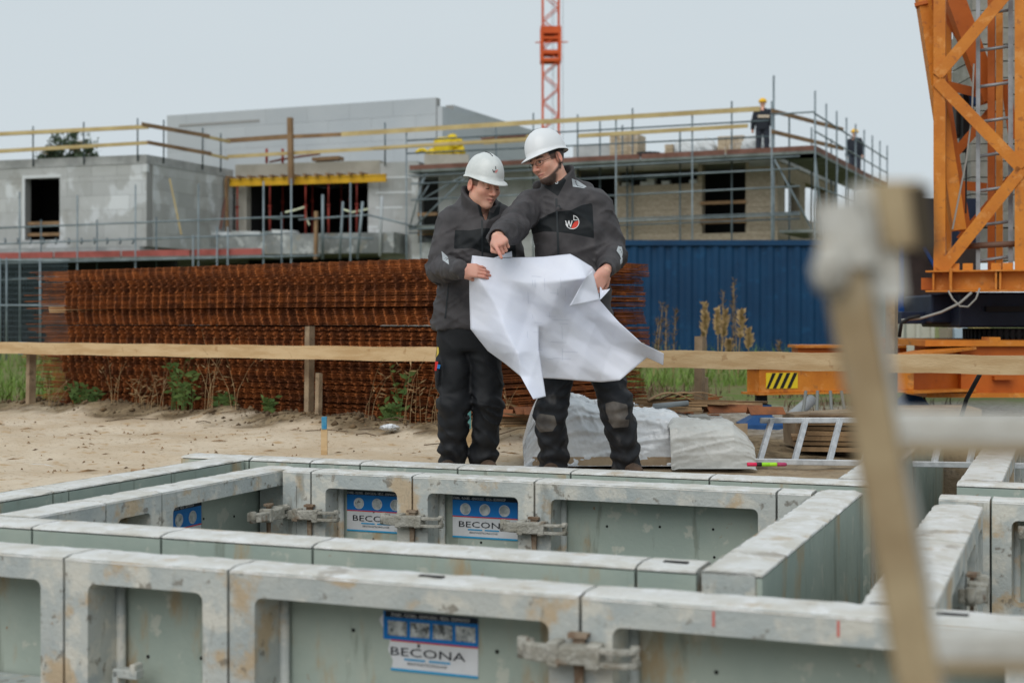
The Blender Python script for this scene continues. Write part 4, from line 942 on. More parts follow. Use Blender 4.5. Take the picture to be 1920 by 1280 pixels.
# timber guard rails along the fronts
def grail(f, px0, py0, px1, py1, off, h, mat, label, group='timber guard rails on the roofs'):
    b = MB(); a, c = f.at(px0, py0, off), f.at(px1, py1, off); n_ = max(1, int((c-a).length/4.0))
    b.beam(a, c, .035, h, jit=.01); tag(b.build('guard_rail', mat), label, 'rail', group)
grail(FR, 640, 252, 1030, 228, 1.32, .14, wood_y, 'upper yellow guard rail crossing in front of the tall wall')
grail(FR, 1020, 229, 1425, 204, 1.32, .13, wood_y, 'upper yellow guard rail behind the helmets and over the brick house')
grail(FR, 700, 278, 990, 261, 1.32, .11, wood_y, 'lower yellow guard rail in front of the tall wall')
grail(FR, 1085, 255, 1402, 236, 1.32, .11, wood_y, 'lower yellow guard rail over the brick house')
grail(FR, 907, 265, 1000, 258, -1.2, .24, wood_y, 'stout yellow plank on edge behind the heads of the men')
b = MB(); b.beam(FR.at(905, 261, -1.25), FR.at(988, 255, -1.25), .3, .05); tag(b.build('red_plank', toe_b), 'dark red plank lying on the stout yellow plank', 'plank')
for i, zz in enumerate((1.15, .55)):
    b = MB(); b.beam(FR.pt(FR.u(1447, 1.3), zd+zz+.05, 1.3), FT.pt(4.5, zd+zz, -.06), .035, .12); tag(b.build('guard_rail', wood_d), 'brown guard rail turning the scaffold corner, %s one' % ('upper', 'lower')[i], 'rail', 'timber guard rails on the roofs')
grail(FA, -130, 258, 278, 238, .4, .12, wood_y, 'upper yellow guard rail on the left house roof front')
grail(FA, -130, 291, 278, 268, .4, .12, wood_y, 'lower yellow guard rail on the left house roof front')
grail(FB, 266, 233, 392, 256, .4, .13, wood_d, 'upper brown guard rail on the left house side')
grail(FB, 380, 255, 431, 266, .4, .11, wood_y, 'short yellow guard rail ending at the roof corner')
grail(FB, 276, 267, 396, 289, .4, .12, wood_d, 'lower brown guard rail on the left house side')
grail(FB, 390, 289, 428, 297, .4, .10, wood_y, 'short lower yellow guard rail ending at the roof corner')
grail(FC, 424, 264, 548, 256, .6, .16, wood_d, 'upper reddish guard rail before the propped wing post')
grail(FC, 548, 256, 660, 251, .62, .13, wood_d, 'upper brown guard rail beyond the propped wing post')
grail(FC, 426, 294, 735, 277, .6, .11, wood_y, 'lower pale guard rail along the propped wing')
b = MB(); b.beam(FC.at(546, 345, .7), FC.at(544, 221, .7), .17, .16); tag(b.build('timber_post', wood_d), 'tall squared timber post in front of the concrete lintel', 'post')
for i, (f, px, a, c, o) in enumerate(((FA, 62, 237, 312, .4), (FA, 157, 229, 308, .4), (FA, 258, 222, 302, .4), (FB, 307, 225, 306, .4), (FB, 380, 240, 318, .4), (FB, 414, 250, 322, .4), (FC, 722, 230, 312, .5))):
    b = MB(); b.tube(f.at(px, c, o-.35), f.at(px, a, o), .028, 6); tag(b.build('guard_post', steel_d), 'thin steel post carrying the roof guard rails', 'post', 'roof guard posts')
# left scaffold in front of the block house
sl = empty('tube_scaffold', Vector((FA.at(200, HY, 1.3).x, FA.at(200, HY, 1.3).y, 0)), 'steel tube scaffold with red toe boards along the block house', 'scaffold', 'scaffolds')
zl = FA.z(200, 482, 1.5); deck(sl, FA, -140, 492, 482, .35, 1.5, zl, toe_m, .19)
for px, p2, o in ((37, 360, 1.5), (145, 366, 1.5), (182, 412, .5), (254, 346, 1.5), (293, 407, .5), (77, 412, .5), (372, 345, 1.5), (407, 425, 1.6), (427, 425, 1.6), (362, 440, 1.6), (494, 340, 1.5), (546, 335, 1.5), (528, 398, .4), (657, 342, 1.5)):
    fstd('standard', sl, FA, px, p2, 0, o, .027, steel_m if o > 1 else steel_d)
for (x0_, y0_, x1_, y1_, o) in ((-140, 433, 570, 405, 1.5), (-140, 462, 500, 440, 1.5), (-140, 497, 600, 479, 1.55), (0, 525, 110, 520, 1.5)):
    ftube('ledger', sl, FA, x0_, y0_, x1_, y1_, o, .026, steel_m)
for (x0_, x1_, o) in ((494, 546, 1.5), ):
    for py in (408, 437):
        q = MB(); q.tube(FA.at(x0_, py, 1.5), FA.at(x0_+34, py+3, .6), .026, 6); q.build('transom', steel_m, sl)
for i in range(11):
    b = MB(); c = FA.at(8+i*24, 458, .3); b.path([c, c+Vector((.05, 0, .12)), c+Vector((.0, 0, .2))], .03, 6); b.build('wall_tie', steel_d, sl)
# leaning tubes and boards by the opening
for (x0_, y0_, x1_, y1_, o, r_, m_, lb, ct_) in ((605, 486, 605, 365, 1.9, .045, steel_m, 'grey tube leaning by the propped opening beside the timber post', 'tube'), (637, 486, 643, 378, 1.9, .04, steel_m, 'shorter grey tube leaning in the middle of the opening', 'tube'), (670, 486, 680, 378, 1.9, .045, steel_m, 'grey tube leaning near the right jamb of the opening', 'tube'), (712, 480, 716, 368, 1.5, .05, blk_far, 'pale tube leaning on the block pier', 'tube')):
    b = MB(); a = FC.at(x0_, y0_, o); a.z = zc0-.72 if False else a.z; b.tube(a, FC.at(x1_, y1_, o), r_, 8); tag(b.build('leaning_tube', m_), lb, ct_)
for (x0_, y0_, x1_, y1_, o) in ((560, 412, 690, 403, 1.9), (690, 403, 780, 425, 1.9), (600, 445, 700, 447, 1.9)):
    b = MB(); b.tube(FC.at(x0_, y0_, o), FC.at(x1_, y1_, o), .03, 6); tag(b.build('guard_tube', steel_m), 'horizontal steel guard tube before the propped opening', 'tube', 'guard tubes at the opening')
b = MB(); b.beam(FC.at(592, 486, 1.8), FC.at(593, 396, 1.8), .13, .1); tag(b.build('timber_post', wood_d), 'short timber post standing before the propped opening', 'post')
b = MB(); b.beam(FB.at(340, 440, .6), FB.at(318, 335, .3), .14, .05); tag(b.build('leaning_board', wood_y), 'long pale board leaning on the block house side', 'board')
b = MB(); b.beam(FC.at(427, 440, .6), FC.at(424, 335, .6), .12, .08); tag(b.build('leaning_board', wood_d), 'brown board standing in the corner by the yellow girder', 'board')
b = MB(); b.beam(FC.at(412, 430, .8), FC.at(424, 370, .6), .10, .08); tag(b.build('leaning_board', toe_b), 'reddish board leaning in the corner by the yellow girder', 'board')
cream = M('cream_strip', lin(226, 232, 200), .5)  # thin strips in a bright pale yellow
for i, pts in enumerate((((535, 398), (553, 394), (572, 388)), ((573, 391), (574, 408), (580, 422)), ((645, 393), (660, 398), (690, 392)))):
    b = MB(); b.path([FC.at(x, y, .2) for x, y in pts], .032, 5); tag(b.build('pale_strip', cream), 'thin pale tape strip hanging in the dark opening', 'cream', 'tape strips in the opening')
for i in range(7):
    r_ = random.Random(i+60); c = FC.at(380+i*26, 438+r_.uniform(-2, 3), 1.0); b = MB(); b.box(c, (r_.uniform(.5, 1.2), .6, .12), jit=.05); tag(b.build('sheet_bundle', paper_w), 'pale sheet bundle lying on the slab edge', 'bundle', 'pale bundles on the slab')
b = MB(); b.path([FC.at(343, 446, 1.2), FC.at(356, 446, 1.2)], .2, 12); tag(b.build('white_bucket', paper_w), 'white bucket lying on the slab edge beside the boards', 'bucket')
# stacked roof boards and rebar heap behind the lintel
for i in range(4):
    b = MB(); a = FC.at(505+i*6, 304-i*1.5, -1); c = FC.at(570+i*10, 292-i*1.0, -1.4); b.beam(a, c, .25, .04); tag(b.build('rusty_sheet', toe_b), 'dark red sheet lying in the heap on the wing roof', 'sheet', 'sheets on the wing roof')
b = MB(); b.beam(FC.at(590, 300, -.5), FC.at(640, 297, -.5), .5, .12); tag(b.build('roof_pallet', wood_d), 'flat wooden pallet lying on the wing roof', 'pallet')
for px in (500, 530):
    b = MB(); b.tube(FC.at(px, 306, -.3), FC.at(px, 279, -.3), .05, 6); tag(b.build('stub_post', prop_m), 'dark stub post rising from the wing roof', 'post', 'stub posts on the wing roof')
# ---------------------------------------------------------------- mesh site fence and bits left of the stack
ft = empty('site_fence', P(40, 700, 30)*Vector((1, 1, 0)), 'grey wire site fence left of the rusty stack', 'fence')
wire = M('fence_wire', lin(120, 140, 150), .5, metal=.3)
for px in (0, 12, 75, -60): 
    b = MB(); a = P(px, 480, 30); b.tube((a.x, a.y, 0), (a.x, a.y, 2.15), .022, 6); b.build('post', steel_m, ft)
for z_ in (.25, 1.15, 2.1):
    b = MB(); a = P(-60, 500, 30); c = P(130, 500, 30); b.tube((a.x, a.y, z_), (c.x, c.y, z_), .018, 5); b.build('rail', steel_m, ft)
b = MB(); a = P(-60, 500, 30).x; c = P(130, 500, 30).x
for i in range(40): x = a+(c-a)*i/40; b.tube((x, 30, .25), (x, 30, 2.1), .004, 3, caps=False)
for i in range(16): b.tube((a, 30, .25+i*.115), (c, 30, .25+i*.115), .004, 3, caps=False)
o = b.build('wire_mesh', wire, ft, fix=False); o['kind'] = 'stuff'
# ================================================================ far tower crane
tcm = M('tower_crane_orange', lin(214, 92, 40), .6, lin(190, 78, 36), .5)
TY = 110.0; tx = PZ(1032.5, TY, 0).x; w = PZ(1047, TY, 0).x-PZ(1017, TY, 0).x; h_ = w/2
tc = empty('tower_crane', (tx, TY, 0), 'slim orange lattice mast of a far tower crane', 'tower crane')
for sx in (-1, 1):
    for sy in (-1, 1):
        b = MB(); b.beam((tx+sx*h_, TY+sy*h_, 0), (tx+sx*h_, TY+sy*h_, 34), .15, .15, up=(0, 1, 0)); b.build('chord', tcm, tc)
zz = 4.0; i = 0
while zz < 33:
    for sy in (-1, 1):
        b = MB(); s = 1 if i % 2 else -1; b.tube((tx-s*h_, TY+sy*h_, zz), (tx+s*h_, TY+sy*h_, zz+1.05), .045, 5); b.build('lacing', tcm, tc)
    for sx in (-1, 1):
        b = MB(); b.tube((tx+sx*h_, TY-h_, zz), (tx+sx*h_, TY+h_, zz+1.05), .045, 5); b.build('lacing', tcm, tc)
    zz += 1.05; i += 1
def tz(py): return CZ+(HY-py)/F*TY
for (p0_, p1_, k) in ((53, 66, 1.12), (97, 104, 1.1), (72, 76, 1.0), (112, 118, 1.05)):
    b = MB(); b.box((tx, TY, (tz(p0_)+tz(p1_))/2), (w*k+.2, w*k+.2, tz(p0_)-tz(p1_))); b.build('climbing_collar', tcm, tc)
for sx in (-1, 1):
    for sy in (-1, 1):
        b = MB(); b.beam((tx+sx*(h_+.09), TY+sy*(h_+.09), tz(118)), (tx+sx*(h_+.09), TY+sy*(h_+.09), tz(53)), .2, .2, up=(0, 1, 0)); b.build('cage_post', tcm, tc)
b = MB(); b.tube((tx-1.2, TY-h_, tz(83)), (tx+1.3, TY-h_, tz(82)), .05, 5); b.build('outrigger_pin', tcm, tc)
for dx in (.1, .25, .95):
    b = MB(); b.tube((tx+dx, TY, 2), (tx+dx, TY, 34), .02, 4); b.build('hoist_rope', steel_d, tc)
# ================================================================ orange self erecting crane on the right
or_m = M('crane_orange', lin(208, 130, 44), .5, lin(190, 112, 36), 3, .12, 40, stains=((lin(156, 92, 46), 16, .58, .08, .65), (lin(220, 154, 84), 9, .55, .1, .55), (lin(110, 84, 60), 5, .64, .06, .4), (lin(120, 76, 44), 60, .68, .05, .7)))
or_d = M('crane_orange_deep', lin(188, 98, 30), .5, lin(170, 86, 28), 3, .1, 40, stains=((lin(140, 70, 30), 12, .62, .08, .5),))
navy_m = M('crane_navy', lin(24, 34, 54), .5, lin(34, 46, 70), 3, stains=((lin(60, 64, 70), 9, .62, .08, .4),))
brownp = M('cabinet_brown', lin(52, 42, 40), .6, lin(62, 50, 46), 4)
bluef = M('cabinet_blue', lin(28, 70, 132), .5)
black_m = M('black_rubber', lin(26, 26, 28), .6)
conc_w = M('counterweight', lin(150, 150, 142), .9, lin(128, 128, 120), 6, .3, 20, rand=.12)
CC = Vector((3.67, 12.2, 0)); Fm = Fac((CC.x, CC.y), (CC.x+UX.x, CC.y+UX.y)); SD_ = .66
cr = empty('erecting_crane', Vector((4.1, 12.4, 0)), 'orange lattice crane mast on a base with outriggers', 'crane')
zb = P(1800, 510, 12.1).z; zt2 = 4.3
def cpart(name, mat, f, bevel=0):
    b = MB(); f(b); return b.build(name, mat, cr, bevel=bevel)
for (du, dv, w) in ((0, 0, .098), (SD_, 0, .105), (0, SD_, .09), (SD_, SD_, .09)):
    p = CC+UX*du+VX*dv; cpart('chord', or_m, lambda b: b.beam((p.x, p.y, zb), (p.x, p.y, zt2), w, w, up=VX))
def diag(a, c, w=.10, off=.06, mat=or_m):
    """angle iron: two flanges"""
    A, B = Fm.at(*a, off), Fm.at(*c, off)
    cpart('diagonal', mat, lambda b: (b.beam(A, B, .012, w, up=Fm.n.cross(B-A)), b.beam(A-Fm.n*.035, B-Fm.n*.035, .07, .012, up=Fm.n.cross(B-A))))
for a, c in (((1757, 143), (1893, -18)), ((1757, 152), (1916, 316)), ((1916, 318), (1764, 508))): diag(a, c)
for a, c in (((1776, 305), (1862, 205)), ((1775, 500), (1850, 395)), ((1770, 20), (1850, 150)), ((1774, 160), (1835, 175)), ((1774, 345), (1850, 352)), ((1885, 150), (1900, 260)), ((1800, 450), (1900, 330))): diag(a, c, .08, -.62, or_d)
# inclined lattice strut crossing behind the front chord
A, B = Fm.at(1729, -12, -.12), Fm.at(1797, 432, -.12); cpart('strut', or_m, lambda b: b.beam(A, B, .11, .10, up=(0, 1, 0)))
cpart('strut_flange', or_d, lambda b: b.beam(A+Vector((.075, .06, 0)), B+Vector((.075, .06, 0)), .10, .03, up=(0, 1, 0)))
cpart('strut_end_cap', or_d, lambda b: b.beam(Fm.at(1716, 12, -.1), Fm.at(1740, 6, -.1), .12, .03))
A2, B2 = Fm.at(1782, -20, -.5), Fm.at(1858, 190, -.5); cpart('strut', or_d, lambda b: b.beam(A2, B2, .16, .12, up=(0, 1, 0)))
# inner telescopic mast
for px, m_, w in ((1859, or_d, .06), (1874, or_m, .055)):
    p = Fm.at(px, HY, -.35); cpart('inner_chord', m_, lambda b: b.beam((p.x, p.y, zb), (p.x, p.y, zt2), w, .09, up=VX))
# access ladder
lad_m = M('ladder_galvanised', lin(158, 162, 166), .45, lin(134, 138, 142), 9, metal=.3)
for px, w in ((1834, .034), (1895, .038)):
    p = Fm.at(px, HY, -.10); cpart('ladder_stile', lad_m, lambda b: b.beam((p.x, p.y, zb), (p.x, p.y, zt2), w, .03, up=VX))
for py in (-42, 24, 92, 160, 226, 290, 355, 420, 486):
    a, c = Fm.at(1837, py+3, -.10), Fm.at(1893, py-5, -.10); cpart('ladder_rung', lad_m, lambda b: b.tube(a, c, .014, 8))
a, c = Fm.at(1800, 462, -.05), Fm.at(1925, 456, -.05); cpart('cross_tube', M('tube_brown', lin(110, 84, 70), .6), lambda b: b.tube(a, c, .026, 10))
# platform beam
a, c = Fm.at(1748, 527, .1), Fm.at(1975, 530, .1); c.z = a.z
cpart('platform_web', or_m, lambda b: b.beam(a-Fm.n*.05, c-Fm.n*.05, .03, .15))
cpart('platform_flange', or_m, lambda b: b.beam(a+UP*.082-UX*.05, c+UP*.082, .14, .014)); cpart('platform_flange', or_m, lambda b: b.beam(a-UP*.086-UX*.05, c-UP*.086, .14, .014))
for px in (1751, 1782, 1868, 1876): p = Fm.at(px, 527, .1); p.z = a.z; cpart('platform_rib', or_m, lambda b: b.box(p, (.016, .1, .152), Matrix.Rotation(-TH, 3, 'Z')))
p = Fm.at(1783, 525, .18); cpart('platform_clip', or_m, lambda b: b.box(p, (.02, .03, .2), Matrix.Rotation(-TH, 3, 'Z')))
cpart('platform_deck', or_d, lambda b: b.box(CC+UX*.6+VX*.5+UP*(a.z-.02), (1.5, 1.1, .1), Matrix.Rotation(-TH, 3, 'Z')))
for px in (1790, 1815, 1868, 1890): p = Fm.at(px, 507, .0); cpart('anchor_block', or_m, lambda b: b.box((p.x, p.y, a.z+.12), (.08, .08, .06), Matrix.Rotation(-TH, 3, 'Z')))
# machinery under and behind the platform
def slab(name, mat, px0, px1, py0, py1, Y, dep, bevel=.0):
    A_, B_ = P(px0, py0, Y), P(px1, py1, Y); return cpart(name, mat, lambda b: b.box(((A_.x+B_.x)/2, Y+dep/2, (A_.z+B_.z)/2), (abs(B_.x-A_.x), dep, abs(A_.z-B_.z))), bevel)
slab('machine_housing', navy_m, 1800, 1990, 548, 614, 12.55, 1.2, .02); slab('machine_housing', navy_m, 1746, 1850, 552, 606, 12.8, .9, .02); slab('housing_rail', navy_m, 1690, 1812, 584, 607, 13.0, .3, .01); slab('housing_step', black_m, 1850, 1990, 574, 584, 12.5, .1)
slab('cabinet_panel', brownp, 1694, 1830, 463, 574, 14.02, .5); slab('cabinet_frame', bluef, 1686, 1694, 440, 584, 13.96, .5); slab('cabinet_frame', bluef, 1694, 1800, 574, 584, 13.96, .5); slab('cabinet_top', navy_m, 1694, 1830, 372, 462, 14.06, .5)
A_, B_ = P(1732, 462, 13.95), P(1752, 500, 13.95); cpart('cabinet_brace', bluef, lambda b: b.beam(A_, B_, .03, .03))
slab('drive_motor', M('motor_dark', lin(66, 62, 60), .6, lin(50, 48, 48), 8), 1793, 1826, 178, 255, 13.0, .2, .01); slab('drive_bracket', black_m, 1806, 1816, 174, 284, 12.9, .12); slab('drive_cover', bluef, 1828, 1846, 160, 196, 12.75, .15, .01)
cpart('slew_ring', black_m, lambda b: b.tube((4.62, 13.0, P(1900, 640, 12.5).z), (4.62, 13.0, P(1900, 616, 12.5).z), .48, 40))
for i in range(60):
    an = 2*math.pi*i/60
    if math.sin(an) < .1: c_ = Vector((4.62+.485*math.cos(an), 13.0+.485*math.sin(an), P(1900, 628, 12.5).z)); cpart('ring_tooth', black_m, lambda b: b.box(c_, (.02, .03, .1), Matrix.Rotation(an, 3, 'Z')))
slab('base_plate', or_m, 1735, 2000, 638, 649, 12.0, 1.6); slab('base_box', or_d, 1802, 2000, 650, 738, 12.05, 1.4); slab('base_foot_flange', or_m, 1738, 2000, 737, 745, 11.95, 1.5)
slab('base_cap', or_m, 1855, 1876, 632, 638, 12.0, .2); slab('base_lug', or_d, 1865, 1900, 705, 712, 11.98, .1)
# tapered arm left of the box
A_ = [P(1802, 652, 12.15), P(1775, 650, 12.1), P(1690, 668, 11.7), P(1690, 730, 11.7), P(1760, 733, 12.0), P(1802, 728, 12.15)]
cpart('tapered_arm', or_d, lambda b: b.prism(A_, Vector((.05, .5, 0)))); cpart('arm_flange', or_m, lambda b: b.beam(P(1803, 652, 12.1), P(1686, 668, 11.65), .3, .02)); cpart('arm_flange', or_m, lambda b: b.beam(P(1803, 730, 12.1), P(1686, 734, 11.65), .3, .02))
# long outrigger to the left front
a, c = P(1412, 713, 11.25), P(1700, 707, 11.75); c.z = a.z
cpart('outrigger', or_m, lambda b: b.beam(a, c, .2, .19), .006)
cpart('outrigger_flange', or_m, lambda b: b.beam(a+UP*.105-UX*.03, c+UP*.105, .27, .016)); cpart('outrigger_flange', or_m, lambda b: b.beam(a-UP*.103-UX*.03, c-UP*.103, .27, .016))
slab('rear_outrigger', or_d, 1496, 1700, 652, 668, 13.9, .3); slab('rear_outrigger_flange', or_m, 1492, 1700, 647, 652, 13.85, .4)
hz_y = M('hazard_yellow', lin(226, 196, 40), .6); hz_k = M('hazard_black', lin(26, 26, 28), .6)
fo = Fac((a.x, a.y), (c.x, c.y)); zmid = a.z
q = MB(); fbox(q, fo, fo.u(1436, .1), fo.u(1495, .1), zmid-.062, zmid+.062, .1, .106); hp = q.build('hazard_plate', hz_y, cr)
for i in range(4):
    u = fo.u(1436, .1)+.012+i*.065; q = MB(); q.add([fo.pt(min(max(x, fo.u(1436, .1)), fo.u(1495, .1)), z_, .1075) for x, z_ in ((u-.02, zmid-.06), (u+.012, zmid-.06), (u+.075, zmid+.06), (u+.042, zmid+.06))], [(0, 1, 2, 3)]); q.build('black_stripe', hz_k, hp, fix=False)
p = P(1427, 740, 11.3); cpart('jack', black_m, lambda b: b.beam((p.x, p.y, .08), (p.x, p.y, zmid-.09), .085, .085))
footb = M('foot_blue', lin(34, 74, 124), .6, lin(48, 86, 132), 8)
q = MB(); w1_, w2_ = .14, .30
q.grid([[Vector((p.x+sx*w, p.y+sy*w, z_)) for sx, sy in ((-1, -1), (1, -1), (1, 1), (-1, 1))] for w, z_ in ((.17, -.02), (.17, .02), (.075, .085), (.07, .17))], False, True); q.build('foot_plate', footb, cr)
p2 = P(1708, 745, 12.9); q = MB(); q.grid([[Vector((p2.x+sx*w, p2.y+sy*w*.8, z_)) for sx, sy in ((-1, -1), (1, -1), (1, 1), (-1, 1))] for w, z_ in ((.14, .06), (.13, .09), (.06, .17), (.04, .175))], False, True); q.build('foot_plate', footb, cr)
for i in range(16):
    z_ = zb+.18+i*.165; b = MB(); c_ = P(1868, 300, 14.1); b.box((c_.x+random.uniform(-.01, .01), 14.4, z_+.08), (.50, .6, .155), jit=.006); b.build('counterweight_slab', conc_w, cr)
ropes = M('steel_rope', lin(150, 148, 142), .5)
cpart('hoist_rope', ropes, lambda b: b.path([Fm.at(x, y, .02) for x, y in ((1826, 120), (1822, 220), (1812, 300), (1798, 370), (1786, 430))], .008, 5)); cpart('hoist_rope', black_m, lambda b: b.path([Fm.at(x, y, -.1) for x, y in ((1812, 285), (1811, 400))], .008, 5))
cpart('cable', ropes, lambda b: b.path([Fm.at(x, y, .2) for x, y in ((1690, 600), (1725, 597), (1765, 585), (1800, 568), (1822, 548))], .011, 6)); cpart('cable', ropes, lambda b: b.path([Fm.at(x, y, .2) for x, y in ((1778, 545), (1786, 560), (1800, 574), (1815, 575), (1830, 560), (1837, 540))], .008, 6))
cpart('cable', black_m, lambda b: b.path([Fm.at(x, y, .25) for x, y in ((1686, 632), (1690, 606), (1705, 596), (1725, 592))], .016, 6))
# bits round the base
def thing1(name, mat, f, label, cat, group=None): b = MB(); f(b); return tag(b.build(name, mat), label, cat, group)
thing1('timber_sleeper', timber_old, lambda b: b.box((P(1762, 768, 11.2).x, 11.4, .07), (.66, .4, .15), jit=.01), 'mossy timber sleeper under the blue crane foot', 'sleeper')
thing1('black_hose', black_m, lambda b: b.path([P(1838, 700, 8.55), P(1826, 722, 8.6), P(1812, 748, 8.7), P(1803, 780, 8.75)], .014, 8), 'thick black hose hanging from the pale barrier board', 'hose')
rd = M('grey_rod', lin(120, 122, 118), .5)
for i, (x0_, x1_) in enumerate(((1511, 1499), (1533, 1529), (1557, 1562), (1578, 1592))):
    thing1('steel_rod', rd, lambda b: b.tube(P(x1_, 800, 10.4)*Vector((1, 1, 0))+Vector((0, 0, -.02)), P(x0_, 733, 10.6), .012, 6), 'thin steel rod propped under the orange outrigger', 'rod', 'rods under the outrigger')
thing1('grey_pipe', M('pipe_grey', lin(150, 154, 156), .5), lambda b: b.path([P(1478, 787, 10.6), P(1521, 750, 10.9)], .045, 14), 'grey plastic pipe leaning under the orange outrigger', 'pipe')
for i in range(4):
    r_ = random.Random(i+5); c_ = P(1520+i*20, 775, 10.7); thing1('black_cable', black_m, lambda b: b.path([Vector((c_.x+.22*math.cos(t_)*(1+.2*math.sin(3*t_+i)), c_.y+.16*math.sin(t_), .03+.06*abs(math.sin(t_*.7+i)))) for t_ in np.linspace(0, 5.2, 18)], .011, 6), 'black cable coiled on the ground under the outrigger', 'cable', 'cables under the outrigger')
for px in (1560, 1577): thing1('red_plug', M('red_plastic', lin(206, 44, 56), .5), lambda b: b.path([P(px, 776, 10.2), P(px+9, 775, 10.2)], .028, 10), 'red power plug lying among the black cables', 'plug', 'red plugs')
bx_ = empty('beige_cabin', Vector((P(1725, 600, 24).x, 25.5, 0)), 'pale beige steel cabin seen under the crane cabinet', 'cabin'); bg_ = M('cabin_beige', lin(186, 184, 172), .6, lin(170, 168, 156), 2)
b = MB(); A_, B_ = P(1700, 590, 24), P(1752, 600, 24); b.box(((A_.x+B_.x)/2, 25.2, .72), (B_.x-A_.x, 2.4, 1.45)); b.build('body', bg_, bx_)
for px in (1690, 1720, 1748): p = P(px, 620, 23.98); b = MB(); b.box((p.x, 23.97, .72), (.06, .05, 1.3)); b.build('rib', bg_, bx_)
for i in range(7):
    r_ = random.Random(i+90); p = P(1765+i*16, 630, 20); b = MB(); b.box((p.x, 20+r_.uniform(-.5, .5), .35), (r_.uniform(.12, .3), .3, .7+r_.uniform(-.1, .15)), jit=.03); tag(b.build('stored_block', M('stored_%d' % (i % 3), [lin(150, 138, 120), lin(160, 176, 190), lin(196, 180, 120)][i % 3], .8)), 'building block stored behind the crane base', 'block', 'blocks stored behind the crane')
# ================================================================ people: implicit surfaces meshed with surface nets
def surface_nets(vol, lo, h):
    s = vol < 0; nx, ny, nz = vol.shape; shp = (nx-1, ny-1, nz-1)
    acc = np.zeros(shp+(3,), np.float32); cnt = np.zeros(shp, np.int16)
    sl = lambda o: tuple(slice(o[k], o[k]+shp[k]) for k in range(3))
    for ax in range(3):
        for u in (0, 1):
            for v in (0, 1):
                a = [0, 0, 0]; a[(ax+1) % 3] = u; a[(ax+2) % 3] = v; b = list(a); b[ax] = 1
                va, vb = vol[sl(a)], vol[sl(b)]; c = s[sl(a)] != s[sl(b)]
                if not c.any(): continue
                t = va[c]/(va[c]-vb[c]); off = np.zeros((t.size, 3), np.float32); off[:] = a; off[:, ax] += t
                acc[c] += off; cnt[c] += 1
    act = cnt > 0; idx = -np.ones(shp, np.int64); idx[act] = np.arange(act.sum())
    ijk = np.argwhere(act); V = (ijk+acc[act]/cnt[act][:, None])*h+np.array(lo)
    quads = []
    for ax in range(3):
        b_, c_ = (ax+1) % 3, (ax+2) % 3
        n = [0, 0, 0]; n[ax] = 1
        A = s[tuple(slice(0, -1) if k == ax else slice(1, -1) for k in range(3))]; B = s[tuple(slice(1, None) if k == ax else slice(1, -1) for k in range(3))]
        ch = np.argwhere(A != B); 
        if not len(ch): continue
        base = ch.copy(); base[:, b_] += 1; base[:, c_] += 1; sg = A[tuple(ch.T)]
        def g(db, dc): q = base.copy(); q[:, b_] -= db; q[:, c_] -= dc; return idx[tuple(q.T)]
        q = np.stack([g(1, 1), g(0, 1), g(0, 0), g(1, 0)], 1); q[~sg] = q[~sg][:, ::-1]; quads.append(q)
    return V, np.concatenate(quads)
def field(fn, lo, hi, h, st=4, slack=.014):
    """samples fn coarsely, then finely only near the surface"""
    n = [int(math.ceil((hi[k]-lo[k])/h/st))*st+1 for k in range(3)]; lo = np.array(lo, np.float32)
    ax = [lo[k]+h*np.arange(n[k], dtype=np.float32) for k in range(3)]; cx = [a[st//2::st] for a in ax]
    G = np.meshgrid(*cx, indexing='ij'); cv = fn(np.stack(G, -1).reshape(-1, 3).astype(np.float32)).reshape(G[0].shape)
    near = np.abs(cv) < h*st*1.0+slack; big = lambda a: np.pad(np.repeat(np.repeat(np.repeat(a, st, 0), st, 1), st, 2), 1, mode='edge')
    f = lambda a: np.pad(np.repeat(np.repeat(np.repeat(a, st, 0), st, 1), st, 2), [(0, 1)]*3, mode='edge')[:n[0], :n[1], :n[2]]
    vol = f(cv).astype(np.float32); m = f(near); ii = np.argwhere(m)
    p = np.stack([ax[k][ii[:, k]] for k in range(3)], 1).astype(np.float32); vol[m] = fn(p)
    return surface_nets(vol, lo, h)
def N3(v): return np.array(v, np.float32)
def smin(a, b, k):
    h = np.clip(.5+.5*(b-a)/k, 0, 1); return b*(1-h)+a*h-k*h*(1-h)
def smax(a, b, k): return -smin(-a, -b, k)
def cone(p, a, b, ra, rb):
    a, b = N3(a), N3(b); d = b-a; t = np.clip(((p-a)@d)/max(1e-9, float(d@d)), 0, 1)
    return np.linalg.norm(p-a-t[:, None]*d, axis=1)-(ra+(rb-ra)*t)
def ell(p, c, r, rot=None):
    q = p-N3(c)
    if rot is not None: q = q@rot
    r = N3(r); k0 = np.linalg.norm(q/r, axis=1); k1 = np.linalg.norm(q/(r*r), axis=1); return k0*(k0-1)/np.maximum(k1, 1e-6)
def noise3(p, f, seed):
    return (vnoise(p[:, 0]*f+p[:, 1]*f*.7, p[:, 2]*f+p[:, 1]*f*.4, seed)+vnoise(p[:, 0]*f*.6-p[:, 2]*f*.9, p[:, 1]*f, seed+5))*.5-.5
